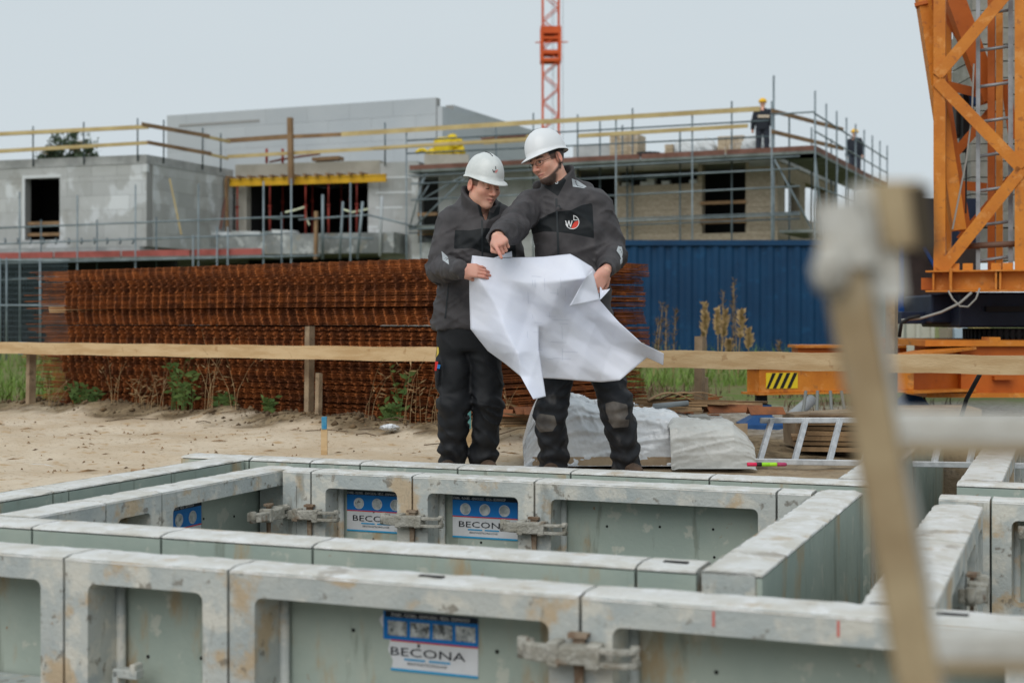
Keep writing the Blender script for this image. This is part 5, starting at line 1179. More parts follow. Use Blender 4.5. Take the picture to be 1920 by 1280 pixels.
def chain(p, pts, rad, k=.02, wr=0.0, freq=90, seed=0):
    """limb: union of tapered capsules; wr makes cloth rings across the limb, deepest near the middle joint"""
    d = None; L = 0
    for i in range(len(pts)-1):
        a, b = N3(pts[i]), N3(pts[i+1]); q = cone(p, a, b, rad[i], rad[i+1])
        if wr:
            ax = (b-a)/np.linalg.norm(b-a); t = (p-a)@ax+L; n = noise3(p, 9, seed+i)
            jn = np.exp(-(((p-N3(pts[1])) ** 2).sum(1))/.14 ** 2)+.35
            e1 = N3(Vector(ax.tolist()).orthogonal().normalized()); e2 = np.cross(ax, e1); an = np.arctan2((p-a)@e1, (p-a)@e2)
            rg = 1-np.abs(2*vnoise(t*freq/4.2+1.1*np.sin(an+seed)+n*2.2, .9*np.cos(an*1.0+seed)+7+t*3, seed+11)-1); rg2 = vnoise(t*freq/2.2+np.sin(an*2), np.cos(an)*2+3, seed+17)-.5
            q = q-wr*(jn*(rg ** 2*2.6-.9)+rg2*.9)
        L += float(np.linalg.norm(b-a)); d = q if d is None else smin(d, q, k)
    return d
def loft(p, secs, k=.01):
    """stack of elliptical sections (cx, cy, z, rx, ry)"""
    secs = sorted(secs, key=lambda s: s[2]); z = [s[2] for s in secs]; f = lambda i: np.interp(p[:, 2], z, [s[i] for s in secs])
    rx, ry = f(3), f(4); x = (p[:, 0]-f(0))/rx; y = (p[:, 1]-f(1))/ry
    r = (np.abs(x) ** 2.4+np.abs(y) ** 2.4) ** (1/2.4); d = (r-1)*np.minimum(rx, ry)
    return smax(smax(d, p[:, 2]-z[-1], k), z[0]-p[:, 2], k)
def np_mesh(name, V, Q, org, smooth=True):
    me = bpy.data.meshes.new(name); V = (V-np.array(org)).astype(np.float32)
    me.vertices.add(len(V)); me.vertices.foreach_set('co', V.ravel()); me.loops.add(len(Q)*4); me.loops.foreach_set('vertex_index', Q.ravel().astype(np.int32))
    me.polygons.add(len(Q)); me.polygons.foreach_set('loop_start', np.arange(0, len(Q)*4, 4, dtype=np.int32)); me.polygons.foreach_set('loop_total', np.full(len(Q), 4, np.int32))
    me.polygons.foreach_set('use_smooth', np.full(len(Q), smooth)); me.update(calc_edges=True); me.validate(); return me
def np_obj(name, V, Q, mat, parent, color=None, fl=None):
    org = ORG[parent.name]; me = np_mesh(name, V, Q, org); me.materials.append(mat)
    if color is not None:
        at = me.color_attributes.new('tint', 'FLOAT_COLOR', 'POINT'); at.data.foreach_set('color', np.concatenate([color, np.ones((len(V), 1))], 1).astype(np.float32).ravel())
    if fl is not None:
        at = me.attributes.new('zone', 'FLOAT', 'POINT'); at.data.foreach_set('value', fl.astype(np.float32))
    o = bpy.data.objects.new(name, me); COL.objects.link(o); o.parent = parent; ORG[o.name] = org.copy(); return o
def bvh_of(V, Q): return BVHTree.FromPolygons([tuple(v) for v in V.tolist()], [tuple(q) for q in Q.tolist()])
def topx(V): return 960+V[:, 0]/V[:, 1]*F, HY-(V[:, 2]-CZ)/V[:, 1]*F
def polysd(x, y, poly, w=5.0):
    """about 1 inside, 0 outside, a linear step of w px across the outline"""
    d = np.full(len(x), 1e9); n = len(poly)
    for i in range(n):
        (x0, y0), (x1, y1) = poly[i], poly[(i+1) % n]; ex, ey = x1-x0, y1-y0; t = np.clip(((x-x0)*ex+(y-y0)*ey)/(ex*ex+ey*ey+1e-9), 0, 1); d = np.minimum(d, np.hypot(x-x0-t*ex, y-y0-t*ey))
    return np.clip(.5+np.where(inpoly(x, y, poly), d, -d)/w, 0, 1)
def folds(p, f, seed, tilt=.5):
    """soft ridged cloth folds running slantwise"""
    n = noise3(p, 5, seed); r = 1-np.abs(2*vnoise(p[:, 2]*f+p[:, 0]*f*tilt+n*3, p[:, 0]*f*.35-p[:, 1]*f*.3+9, seed+1)-1); return r*r-.4
def inpoly(x, y, poly):
    r = np.zeros(len(x), bool); n = len(poly)
    for i in range(n):
        (x0, y0), (x1, y1) = poly[i], poly[(i+1) % n]; c = ((y0 > y) != (y1 > y)) & (x < (x1-x0)*(y-y0)/(y1-y0+1e-9)+x0); r ^= c
    return r
def decal(name, polys, bvh, mat, parent, off=.004, cut=3):
    """flat shapes laid on a surface: outlines given where they stand, each vertex dropped on the cloth"""
    bm = bmesh.new()
    for poly in polys:
        vs = [bm.verts.new((x, y, 0)) for x, y in poly]; bm.faces.new(vs)
    bmesh.ops.triangulate(bm, faces=bm.faces[:])
    for _ in range(cut):
        es = [e for e in bm.edges if e.calc_length() > 3.5]
        if es: bmesh.ops.subdivide_edges(bm, edges=es, cuts=1); bmesh.ops.triangulate(bm, faces=bm.faces[:])
    b = MB(); C = Vector((0, 0, CZ)); vs = []; last = None
    for v in bm.verts:
        d = Vector(((v.co.x-960)/F, 1, -(v.co.y-HY)/F)).normalized(); hit = bvh.ray_cast(C, d)
        dist = hit[3] if hit[0] is not None else (last if last else 7.7)
        last = dist; vs.append(C+d*(dist-off))
    bm.verts.index_update(); b.add(vs, [tuple(v.index for v in f.verts) for f in bm.faces], True); bm.free()
    return b.build(name, mat, parent, fix=False)
# ---- materials
def attr_mat(name, rough=.6, sss=0.0, bump=.0):
    m = bpy.data.materials.new(name); m.use_nodes = True; n = m.node_tree.nodes; L = m.node_tree.links; b = n['Principled BSDF']
    a = n.new('ShaderNodeVertexColor'); a.layer_name = 'tint'; L.new(a.outputs[0], b.inputs['Base Color']); b.inputs['Roughness'].default_value = rough; b.inputs['Specular IOR Level'].default_value = .35
    if sss: b.inputs['Subsurface Weight'].default_value = sss; b.inputs['Subsurface Radius'].default_value = (.01, .004, .002); b.inputs['Subsurface Scale'].default_value = .5
    return m
skin_m = attr_mat('skin', .5, .15)
def cloth_mat(name, c, c2, zone, zone2, dust=None, bs=420):
    m = bpy.data.materials.new(name); m.use_nodes = True; n = m.node_tree.nodes; L = m.node_tree.links; b = n['Principled BSDF']
    b.inputs['Roughness'].default_value = .62; b.inputs['Specular IOR Level'].default_value = .3; b.inputs['Sheen Weight'].default_value = 0
    at = n.new('ShaderNodeAttribute'); at.attribute_name = 'zone'
    tc = n.new('ShaderNodeTexCoord'); nz = n.new('ShaderNodeTexNoise'); nz.inputs['Scale'].default_value = 14; nz.inputs['Detail'].default_value = 6; L.new(tc.outputs['Object'], nz.inputs[0])
    def mix(f, a, q):
        x = n.new('ShaderNodeMix'); x.data_type = 'RGBA'; L.new(f, x.inputs[0])
        for k, z in ((6, a), (7, q)):
            if isinstance(z, tuple): x.inputs[k].default_value = (*z, 1)
            else: L.new(z, x.inputs[k])
        return x.outputs[2]
    def rng(s, a, q):
        r = n.new('ShaderNodeMapRange'); r.interpolation_type = 'SMOOTHSTEP'; L.new(s, r.inputs[0]); r.inputs[1].default_value = a; r.inputs[2].default_value = q; return r.outputs[0]
    nr = rng(nz.outputs[0], .3, .7)
    base = mix(nr, c, c2); zn = mix(nr, zone, zone2); cur = mix(rng(at.outputs['Fac'], .45, .55), base, zn)
    if dust:
        n2 = n.new('ShaderNodeTexNoise'); n2.inputs['Scale'].default_value = 9; n2.inputs['Detail'].default_value = 8; L.new(tc.outputs['Object'], n2.inputs[0]); cur = mix(rng(n2.outputs[0], .56, .75), cur, dust)
    L.new(cur, b.inputs['Base Color'])
    n3 = n.new('ShaderNodeTexNoise'); n3.inputs['Scale'].default_value = bs; L.new(tc.outputs['Object'], n3.inputs[0]); bp = n.new('ShaderNodeBump'); bp.inputs['Strength'].default_value = .08; bp.inputs['Distance'].default_value = .001
    L.new(n3.outputs[0], bp.inputs['Height']); L.new(bp.outputs[0], b.inputs['Normal']); return m
jack_m = cloth_mat('jacket_grey', lin(74, 71, 73), lin(60, 58, 60), lin(20, 25, 29), lin(15, 20, 24))
trou_m = cloth_mat('trousers_black', lin(26, 28, 32), lin(20, 22, 26), lin(96, 90, 84), lin(66, 62, 60))
trou_d = cloth_mat('trousers_dusty', lin(32, 34, 39), lin(23, 25, 29), lin(104, 98, 92), lin(72, 68, 66), dust=lin(78, 76, 76))
helm_m = M('helmet_white', lin(222, 225, 228), .3, spec=.5); helm_m2 = M('helmet_grey_white', lin(216, 220, 219), .35, lin(206, 211, 210), 20, spec=.5)
dk = M('helmet_lining', lin(28, 28, 32), .7); refl = M('reflective_grey', lin(176, 182, 186), .4); zipm = M('zip_dark', lin(34, 40, 44), .5); shoe_m = M('work_shoe', lin(92, 74, 60), .8, lin(70, 58, 50), 20); lime = M('lens_glass', lin(220, 225, 228), .1)
lw = M('logo_white', lin(228, 228, 228), .6); lr = M('logo_red', lin(206, 62, 48), .6); lk = M('logo_black', lin(30, 30, 36), .6)
SKIN = np.array(lin(224, 172, 150)); SK2 = np.array(lin(216, 142, 122)); LIP = np.array(lin(192, 120, 108)); HAIR = np.array(lin(44, 34, 30))
# ---- head: local axes x = right of the face as seen by its owner, y = forward, z = up, eyes at z = 0
def head_fn(beard=0, smile=0):
    def f(p):
        d = ell(p, (0, -.014, .030), (.076, .096, .090))
        d = smin(d, ell(p, (0, .026, -.040), (.060, .066, .080)), .025)
        d = smin(d, ell(p, (0, .064, -.098), (.026, .026, .021)), .022)
        for s in (-1, 1):
            d = smin(d, ell(p, (s*.044, .004, -.064), (.020, .030, .028)), .035)
            d = smin(d, ell(p, (s*.042, .058, -.024), (.022, .024, .020)), .032)
        d = smin(d, cone(p, (-.034, .083, .021), (.034, .083, .021), .011, .011), .014)
        for s in (-1, 1):
            d = smax(d, -ell(p, (s*.032, .104, -.001), (.019, .017, .012)), .010)
            d = smin(d, ell(p, (s*.032, .078, -.002), (.0145, .0145, .0125)), .003)
        d = smin(d, cone(p, (0, .091, .012), (0, .111, -.032), .0075, .0115), .010)
        for s in (-1, 1): d = smin(d, ell(p, (s*.012, .100, -.036), (.009, .012, .008)), .006)
        up = -.062+smile*.004
        for s in (-1, 1):
            d = smin(d, cone(p, (0, .0925, -.0605), (s*.027, .079, -.064+smile*.006), .0060, .003), .006)
            d = smin(d, cone(p, (0, .0910, -.0735), (s*.024, .078, -.069+smile*.006), .0072, .003), .007)
            d = smax(d, -cone(p, (0, .103, -.0668), (s*.031, .085, -.0668+smile*.007), .0042, .002), .003)
        d = smin(d, cone(p, (0, -.012, -.06), (0, -.038, -.24), .056, .062), .03)
        for s in (-1, 1):
            e = ell(p, (s*.080, -.012, -.010), (.009, .020, .033)); e = smax(e, -ell(p, (s*.090, -.008, -.006), (.010, .011, .020)), .006); d = smin(d, e, .008)
        if beard:
            bz = np.maximum(0, beard_w(p)); d = d-.0035*bz
        return d
    return f
def beard_w(p):
    """1 in the chin beard and along the jaw line"""
    x, y, z = np.abs(p[:, 0]), p[:, 1], p[:, 2]
    chin = np.clip((-.083-z)/.008, 0, 1)*np.clip((y-.02)/.02, 0, 1)*np.clip((z+.150)/.01, 0, 1)
    jaw = np.clip(1-np.abs(z-(-.100+(.075-np.clip(y, -.03, .075))*.62))/.017, 0, 1)*np.clip((y+.026)/.006, 0, 1)*np.clip((x-.028)/.01, 0, 1)
    burn = np.clip(1-np.abs(y+.000)/.012, 0, 1)*np.clip((z+.075)/.01, 0, 1)*np.clip((x-.05)/.01, 0, 1)*np.clip((.03-z)/.02, 0, 1)
    return np.clip(chin+jaw+burn*.8, 0, 1)
def head_color(p, beard, hairc, eyes, smile=0):
    n = len(p); x, y, z = np.abs(p[:, 0]), p[:, 1], p[:, 2]; c = np.tile(SKIN, (n, 1))
    def blend(w, col): nonlocal c; c = c*(1-w[:, None])+np.array(col)*w[:, None]
    g = lambda cx, cy, cz, r: np.exp(-((x-cx) ** 2+(y-cy) ** 2+(z-cz) ** 2)/r ** 2)
    blend(.6*g(.038, .075, -.035, .028), SK2); blend(.7*g(0, .112, -.03, .02), SK2); blend(.8*g(.082, -.01, -.01, .035), SK2)
    front = np.clip((y-.06)/.01, 0, 1)
    blend(front*np.clip(1-((x/.030) ** 2+((z+.067-smile*5*x*x)/.0095) ** 2), 0, .5)*1.7, LIP)
    blend(front*np.clip(1-((x/.029) ** 2+((z+.0665-smile*8*x*x)/.0026) ** 2), 0, 1), (.12, .04, .035))
    eb = np.clip(1-((x-.033)/.023) ** 2-((z-.021-.12*(.03-np.abs(x-.03)))/.0062) ** 2, 0, 1); blend(front*np.clip(eb*2, 0, .85), hairc)
    if eyes:
        blend(front*np.clip(2*(1-((x-.032)/.0125) ** 2-((z+.002)/.0058) ** 2), 0, 1), (.55, .50, .46))
        blend(front*np.clip(2*(1-((p[:, 0]-.028)/.0055) ** 2-((z+.0025)/.0058) ** 2), 0, 1)+front*np.clip(2*(1-((p[:, 0]+.036)/.0055) ** 2-((z+.0025)/.0058) ** 2), 0, 1), (.03, .02, .015))
        blend(front*np.clip(1.6*(1-((x-.032)/.0155) ** 2-((z-.0048)/.003) ** 2), 0, 1), (.05, .03, .025))
    else:
        blend(front*np.clip(1.5*(1-((x-.032)/.0155) ** 2-((z+.0075)/.0034) ** 2), 0, .9), (.06, .03, .025))
    hl = np.clip((z-(.012-.0*y))/.008, 0, 1)*np.clip((.045-y)/.012, 0, 1); bk = np.clip((-.03-y)/.01, 0, 1)*np.clip((z+.062)/.015, 0, 1)
    sb = np.clip((.026-np.abs(y-.012))/.006, 0, 1)*np.clip((z+.012)/.006, 0, 1)*np.clip((x-.05)/.01, 0, 1)
    blend(np.clip(np.maximum(np.maximum(hl, bk), sb*.8), 0, 1)*(x < .083)*np.clip((.0805-x)/.003+.3, 0, 1), hairc)
    if beard: blend(np.clip(beard_w(p)*1.15, 0, .93), (.028, .022, .02)); blend(.22*np.clip((-.045-z)/.03, 0, 1)*np.clip((y+.0)/.03, 0, 1)*np.clip((z+.13)/.02, 0, 1), (.10, .07, .06)); blend(.30*front*np.clip(1-((x/.03) ** 2+((z+.052)/.009) ** 2), 0, 1), (.12, .08, .07))
    return np.clip(c, 0, 1)
def frame(fwd, up):
    f = Vector(fwd).normalized(); u = Vector(up); r = f.cross(u).normalized(); u = r.cross(f); return np.array([[r.x, f.x, u.x], [r.y, f.y, u.y], [r.z, f.z, u.z]])
def make_head(c, fwd, up, scale, beard, hairc, smile, eyes):
    Rm = frame(fwd, up); V, Q = field(head_fn(beard, smile), (-.105, -.125, -.245), (.105, .130, .135), .0028)
    col = head_color(V, beard, hairc, eyes, max(0, smile)); return V*scale@Rm.T+np.array(c), Q, col, Rm
# ---- hand: local x across (thumb side +), y along the fingers, z = back of the hand
def hand_fn(curl, thumb=((.042, .02, -.012), (.062, .052, -.022), (.060, .080, -.026)), mir=1, spread=.05, rs=1.0):
    lens = ((.043, .026, .021), (.047, .030, .022), (.044, .028, .021), (.035, .021, .018)); xs = (.030, .010, -.010, -.029); ys = (.092, .096, .091, .082); rad = (.0092, .0094, .0090, .0080)
    bones = []
    for i in range(4):
        a = Vector((xs[i], ys[i], 0)); an = 0; pts = [a]
        for j in range(3):
            an += R(curl[i][j]); sx = spread*(1.5-i)*math.cos(an); a = a+Vector((sx*lens[i][j], math.cos(an), -math.sin(an)))*lens[i][j]; pts.append(a)
        bones.append((pts, [rad[i]*1.1*rs, rad[i]*rs, rad[i]*.92*rs, rad[i]*.78*rs]))
    def f(p):
        p = p*N3((mir, 1, 1))
        d = ell(p, (.0, .050, -.004), (.043, .058, .019)); d = smin(d, cone(p, (.0, -.018, -.002), (0, .02, -.003), .026, .030), .02)
        for i in range(4): d = smin(d, cone(p, (xs[i]*.6, .03, -.002), (xs[i], ys[i], -.001), .013, .0118), .012)
        for pts, r in bones:
            q = None
            for j in range(3):
                k = cone(p, pts[j], pts[j+1], r[j], r[j+1]); q = k if q is None else smin(q, k, .003)
            d = smin(d, q, .0035)
        t = thumb; d = smin(d, ell(p, (.030, .030, -.014), (.018, .030, .015)), .012)
        d = smin(d, smin(cone(p, t[0], t[1], .0125, .0105), cone(p, t[1], t[2], .0105, .0085), .003), .007)
        return d
    return f
def make_hand(c, fing, back, fn, scale=1.0):
    Rm = frame(fing, back); V, Q = field(fn, (-.085, -.07, -.11), (.085, .215, .045), .0026)
    n = len(V); col = np.tile(np.array(lin(210, 156, 138)), (n, 1)); w = np.clip((V[:, 1]-.09)/.06, 0, 1)[:, None]*.55; col = col*(1-w)+np.array(lin(204, 130, 116))*w
    return V*scale@Rm.T+np.array(c), Q, col
def merge(parts):
    vs, qs, cs, k = [], [], [], 0
    for V, Q, c in parts: vs.append(V); qs.append(Q+k); cs.append(c); k += len(V)
    return np.concatenate(vs), np.concatenate(qs), np.concatenate(cs)
# ---- helmet in head axes
def helmet(parent, hc, Rm, mat, tilt=0.0, seed=0, lift=.0, label=None, sc=.89):
    Rt = np.array(Matrix.Rotation(R(tilt), 3, 'X')); rows = []; n = 56; prof = []
    def pnt(q): 
        v = Rm@(Rt@(np.array(q)*np.array((sc, sc, sc))+np.array((0, 0, .006))))+np.array(hc); return Vector(v)
    m = 18
    for i in range(m+1):
        t = i/m; r = math.sin(t*math.pi/2) ** .96; z = .150*(max(0, math.cos(t*math.pi/2)) ** .88); row = []
        for j in range(n):
            a = 2*math.pi*j/n; sx, sy = math.sin(a), math.cos(a); rx, ry = .113, .138
            x, y = r*rx*sx, r*ry*sy-.008
            zz = z+.036+lift; ridge = math.exp(-(x/.026) ** 2)*.006*(1-t ** 3)*(1 if t < .98 else 0); rb = math.exp(-((abs(x)-.052)/.016) ** 2)*.0025*math.sin(min(1, t*1.2)*math.pi)
            row.append((x*(1+rb*8), y, zz+ridge+rb))
        rows.append(row)
    base = rows[-1]
    for (k, dz) in ((.35, -.002), (.8, -.004), (1.0, -.0085), (.9, -.012)):
        row = []
        for j, (x, y, z) in enumerate(base):
            a = 2*math.pi*j/n; c = max(0, math.cos(a)); bk = max(0, -math.cos(a)); e = .0045+.050*c ** 2.2+.005*bk
            s = 1+e*k/math.hypot(x, y+.008); row.append((x*s, (y+.008)*s-.008, z+dz-.020*k*c ** 2+.004*(1-c)*(1-bk)*k-.010*bk*k))
        rows.append(row)
    b = MB(); b.grid([[pnt(q) for q in r] for r in rows], True, True); o = b.build('helmet', mat, parent, org=ORG[parent.name], fix=False)
    sd = o.modifiers.new('shell', 'SOLIDIFY'); sd.thickness = .003; sd.offset = -1
    lin_ = MB(); lin_.grid([[pnt((x*.93, y*.93, z-.004)) for (x, y, z) in r] for r in rows[8:m+1]], True, True); lin_.build('helmet_lining', dk, o, org=ORG[parent.name], fix=False)
    band = MB(); band.grid([[pnt((.086*math.sin(2*math.pi*j/40), .104*math.cos(2*math.pi*j/40)-.010, z)) for j in range(40)] for z in (.022+lift, .052+lift)], True, True); band.build('head_band', dk, o, org=ORG[parent.name], fix=False)
    for j in range(5):
        y = .055-.018*j-.0; zz = .150*math.cos(math.asin(min(1, (abs(y+.008)/.138)))) ** .8+.036+lift+.007; v = MB(); c = pnt((.0 if seed else .012, y, zz-.0012)); v.box(c, (.004, .011, .003), Matrix(Rm.tolist())@Matrix.Rotation(R(tilt), 3, 'X')@Matrix.Rotation(-math.atan2(y+.01, .11), 3, 'X')); v.build('vent_slit', dk, o)
    V = np.array([tuple(v.co+ORG[parent.name]) for v in o.data.vertices]); Q = [tuple(p.vertices) for p in o.data.polygons]
    return o, BVHTree.FromPolygons([tuple(v) for v in V], Q), pnt
print('people helpers ready')
# ================================================================ older man (glasses, beard)
OY = 7.70
def JO(px, py, dy=0.0): return tuple(P(px, py, OY+dy))
mo = empty('person', Vector((P(1090, 600, OY).x, OY, 0)), 'bearded person in white helmet and glasses pointing with an outstretched arm', 'person', 'people with the paper plan')
hcO = JO(1027, 301, -.02); fO = (-.70, -.62, -.27); uO = (-.02, -.10, 1.0)
hv, hq, hcol, RO = make_head(hcO, fO, (-.15, .17, 1), 1.0, 1, np.array(lin(40, 34, 32)), -.2, True)
sh_r, el_r, wr_r = JO(992, 388, .02), JO(958, 428, -.25), JO(932, 446, -.47)      # pointing arm
sh_l, el_l, wr_l = JO(1120, 386, .03), JO(1148, 476, .02), JO(1136, 507, -.27)    # arm holding the sheet
hip_r, kn_r, an_r = JO(1050, 640, .02), JO(1033, 772, -.02), JO(1038, 866, .03)
hip_l, kn_l, an_l = JO(1116, 640, .02), JO(1157, 765, -.04), JO(1176, 868, .02)
nk = JO(1052, 345, .02); pv = JO(1080, 620, .02)
def body_o(p):
    d = chain(p, (nk, JO(1066, 412, .05), JO(1076, 520, .04), pv), (.05, .095, .10, .11), .04)
    for a in ((sh_r, el_r, wr_r), (sh_l, el_l, wr_l)): d = smin(d, chain(p, a, (.05, .04, .03)), .03)
    for a in ((hip_r, kn_r, an_r), (hip_l, kn_l, an_l)): d = smin(d, chain(p, a, (.08, .055, .045)), .03)
    return d
def bounds(pts, m): a = np.array(pts); return a.min(0)-m, a.max(0)+m
lo, hi = bounds((sh_r, wr_r, sh_l, wr_l, an_r, an_l, nk), .16); bv, bq = field(body_o, lo, hi, .014)
curlP = ((14, 20, 12), (78, 92, 60), (84, 94, 60), (86, 94, 60))
h1 = make_hand(wr_r, (.22, -.90, -.36), (-.34, -.42, .84), hand_fn(curlP, ((.036, .022, -.02), (.050, .050, -.036), (.034, .074, -.042)), 1))
curlH = ((30, 42, 25), (34, 46, 28), (36, 46, 28), (38, 46, 28))
h2 = make_hand(wr_l, (-.50, -.34, -.80), (.50, -.86, .05), hand_fn(curlH, mir=-1))
V, Q, C_ = merge(((hv, hq, hcol), h1, h2, (bv, bq, np.tile(SKIN, (len(bv), 1))))); np_obj('body', V, Q, skin_m, mo, C_)
def jacket_o(p):
    secs = [(*JO(1078, 596, .03)[:2], JO(0, 596)[2], .212, .145), (*JO(1076, 560, .03)[:2], JO(0, 560)[2], .208, .145), (*JO(1074, 500, .03)[:2], JO(0, 500)[2], .208, .14), (*JO(1070, 440, .03)[:2], JO(0, 440)[2], .200, .138), (*JO(1066, 395, .04)[:2], JO(0, 395)[2], .190, .125), (*JO(1062, 365, .04)[:2], JO(0, 365)[2], .155, .105), (*JO(1056, 348, .04)[:2], JO(0, 348)[2], .09, .08)]
    d = loft(p, secs, .02); d = d-.016*folds(p, 7, 3)-.010*folds(p, 14, 23, -.6)-.005*folds(p, 27, 24, .4)-.006*noise3(p, 16, 4)
    d = smin(d, cone(p, JO(1000, 380, .04), JO(1112, 378, .05), .070, .070), .05)
    d = smin(d, chain(p, (sh_r, el_r, tuple(np.array(wr_r)+np.array((0, .035, 0)))), (.086, .074, .053), .03, .009, 78, 2), .035)
    d = smin(d, chain(p, (sh_l, el_l, tuple(np.array(wr_l)*.93+np.array(el_l)*.07)), (.083, .074, .050), .03, .009, 80, 6), .035)
    cut = cone(p, wr_l, tuple(2*np.array(wr_l)-np.array(el_l)), .05, .05); d = smax(d, -(ell(p, np.array(wr_l)*1.06-np.array(el_l)*.06, (.038, .045, .045))), .006)
    d = smax(d, -cone(p, tuple(np.array(wr_r)+np.array((0, .01, 0))), tuple(np.array(wr_r)+np.array((-.02, -.1, 0))), .041, .05), .006)
    # standing collar, higher at the back, and the hood lying behind it
    c0 = np.array(JO(1048, 352, .03)); q = p-c0.astype(np.float32); q = q-np.outer(q[:, 2], N3((-.12, -.12, 0))); r = np.sqrt((q[:, 0]/1.0) ** 2+(q[:, 1]/1.0) ** 2); top = .070+.062*np.clip((q[:, 0]*.75+q[:, 1]*.66)/.09, -1, 1)
    col = np.abs(r-(.086-.10*q[:, 2]*.2))-.011; col = smax(col, q[:, 2]-top, .008); col = smax(col, -.06-q[:, 2], .01); d = smin(d, col, .016)
    hood = smin(cone(p, JO(1066, 345, .13), JO(1100, 356, .09), .045, .038), cone(p, JO(1100, 356, .09), JO(1108, 362, -.01), .034, .020), .03); hood = smin(hood, cone(p, JO(1066, 345, .13), JO(1010, 350, .12), .045, .035), .03)
    d = smin(d, hood, .014)
    d = smax(d, -cone(p, tuple(np.array(c0)+np.array((-.015, -.03, .3))), tuple(np.array(c0)+np.array((0, -.005, .0))), .072, .066), .008)
    return d
lo, hi = bounds((sh_r, wr_r, sh_l, wr_l, JO(1080, 612), JO(1040, 320), JO(1110, 360, .2)), (.13, .13, .05)); hi = np.maximum(hi, JO(1040, 312)); lo[2] = JO(0, 600)[2]-.02; V, Q = field(jacket_o, lo, hi, .0072)
x, y = topx(V); torso = (np.abs(cone(V.astype(np.float32), sh_r, el_r, .10, .09)) > .02) | True
zone = polysd(x, y, [(990, 412), (1016, 409), (1028, 402), (1041, 397), (1071, 394), (1090, 385), (1108, 381), (1111, 384), (1114, 447), (1100, 444), (1070, 438), (1043, 435), (1020, 434), (992, 440)])
far = (V[:, 1] < OY+.05) & ~((cone(V.astype(np.float32), sh_r, el_r, .0, .0) < .092) | (cone(V.astype(np.float32), sh_l, el_l, 0, 0) < .088) & (x > 1112))
inner = polysd(x, y, [(998, 318), (1022, 352), (1046, 368), (1062, 338), (1050, 326), (1030, 340)])
zone = np.maximum(zone*far, inner)
np_obj('jacket', V, Q, jack_m, mo, fl=zone); BO = bvh_of(V, Q); jo = bpy.data.objects[-1] if False else None
decal('zip', [[(1041, 372), (1045, 372), (1049, 478), (1045, 478)]], BO, zipm, mo)
def ring(cx, cy, r0, r1, a0, a1, n=22):
    o = [(cx+r1*math.cos(R(a0+(a1-a0)*i/n)), cy-r1*math.sin(R(a0+(a1-a0)*i/n))) for i in range(n+1)]; return o+[(cx+r0*math.cos(R(a1+(a0-a1)*i/n)), cy-r0*math.sin(R(a1+(a0-a1)*i/n))) for i in range(n+1)]
lg = decal('chest_logo', [ring(1073, 416.5, 11.9, 13.2, -165, 82)], BO, lw, mo, .0045)
decal('logo_letter', [[(1059.5, 414), (1061.3, 413.6), (1064.5, 424), (1063, 425)], [(1063, 425), (1064.6, 425.4), (1067.4, 414), (1065.8, 413.6)], [(1065.8, 413.6), (1067.4, 413.4), (1070.6, 425), (1069, 425.8)], [(1069, 425.8), (1070.6, 425.6), (1073.6, 413.6), (1072.0, 413.4)]], BO, lw, lg, .005)
decal('logo_letter', [[(1075.2, 403.8), (1076.6, 403.8), (1076.6, 413), (1075.2, 413)], [(1075.2, 411.8), (1083, 411.8), (1083, 413.2), (1075.2, 413.2)]], BO, lw, lg, .005)
decal('logo_field', [[(1074.4, 420), (1078, 415.4), (1084.4, 413.6), (1085, 418), (1083.6, 422.5), (1080.6, 426), (1076.5, 428), (1071, 428)]], BO, lr, lg, .0053)
decal('reflective_patch', [[(1159, 461), (1166, 463), (1168, 474), (1165, 486), (1162, 478), (1156, 470)], [(1163, 487), (1167, 482), (1167, 492), (1163, 496)]], BO, refl, mo)
decal('reflective_patch', [[(1072, 335), (1082, 338), (1100, 350), (1095, 353), (1074, 350)]], BO, refl, mo)
decal('eyelet', [ring(1043.5, 342, 1.6, 3.2, 0, 360)], BO, refl, mo)
decal('chest_pocket_zip', [[(1046, 385), (1049, 384), (1053, 391), (1051, 392)]], BO, zipm, mo)
def trousers_o(p):
    d = loft(p, [(*pv[:2], JO(0, 655)[2], .17, .125), (*pv[:2], JO(0, 590)[2], .185, .13)], .03)
    for a, s in (((hip_r, kn_r, (an_r[0], an_r[1], .05)), 2), ((hip_l, kn_l, (an_l[0], an_l[1], .05)), 8)):
        q = chain(p, a, (.105, .083, .078), .03, .010, 62, s)
        k = np.array(a[1]); q = smin(q, ell(p, k+np.array((0, -.045, .0)), (.064, .045, .10)), .025)
        q = q-.0045*np.sin(p[:, 2]*105+noise3(p, 12, s)*4)*np.exp(-((p[:, 2]-k[2]-.02)/.11) ** 2)*(p[:, 1] < k[1])
        q = q-.008*np.sin(p[:, 2]*70+noise3(p, 10, s+2)*8)*np.exp(-((p[:, 2]-.10)/.10) ** 2)
        d = smin(d, q, .02)
    return smax(d, .02-p[:, 2], .01)
lo, hi = bounds((hip_r, kn_r, an_r, hip_l, kn_l, an_l, pv), .15); lo[2] = 0; hi[2] = JO(0, 585)[2]+.02; V, Q = field(trousers_o, lo, hi, .008); x, y = topx(V)
z1 = polysd(x, y, [(1006, 782), (1012, 775), (1040, 779), (1044, 796), (1036, 808), (1012, 810), (1005, 800)]) +polysd(x, y, [(1135, 756), (1150, 752), (1176, 758), (1178, 776), (1170, 786), (1142, 786), (1136, 772)]) +polysd(x, y, [(1140, 788), (1180, 786), (1178, 800), (1150, 802)])
np_obj('trousers', V, Q, trou_d, mo, fl=np.clip(z1, 0, 1)*(V[:, 1] < OY))
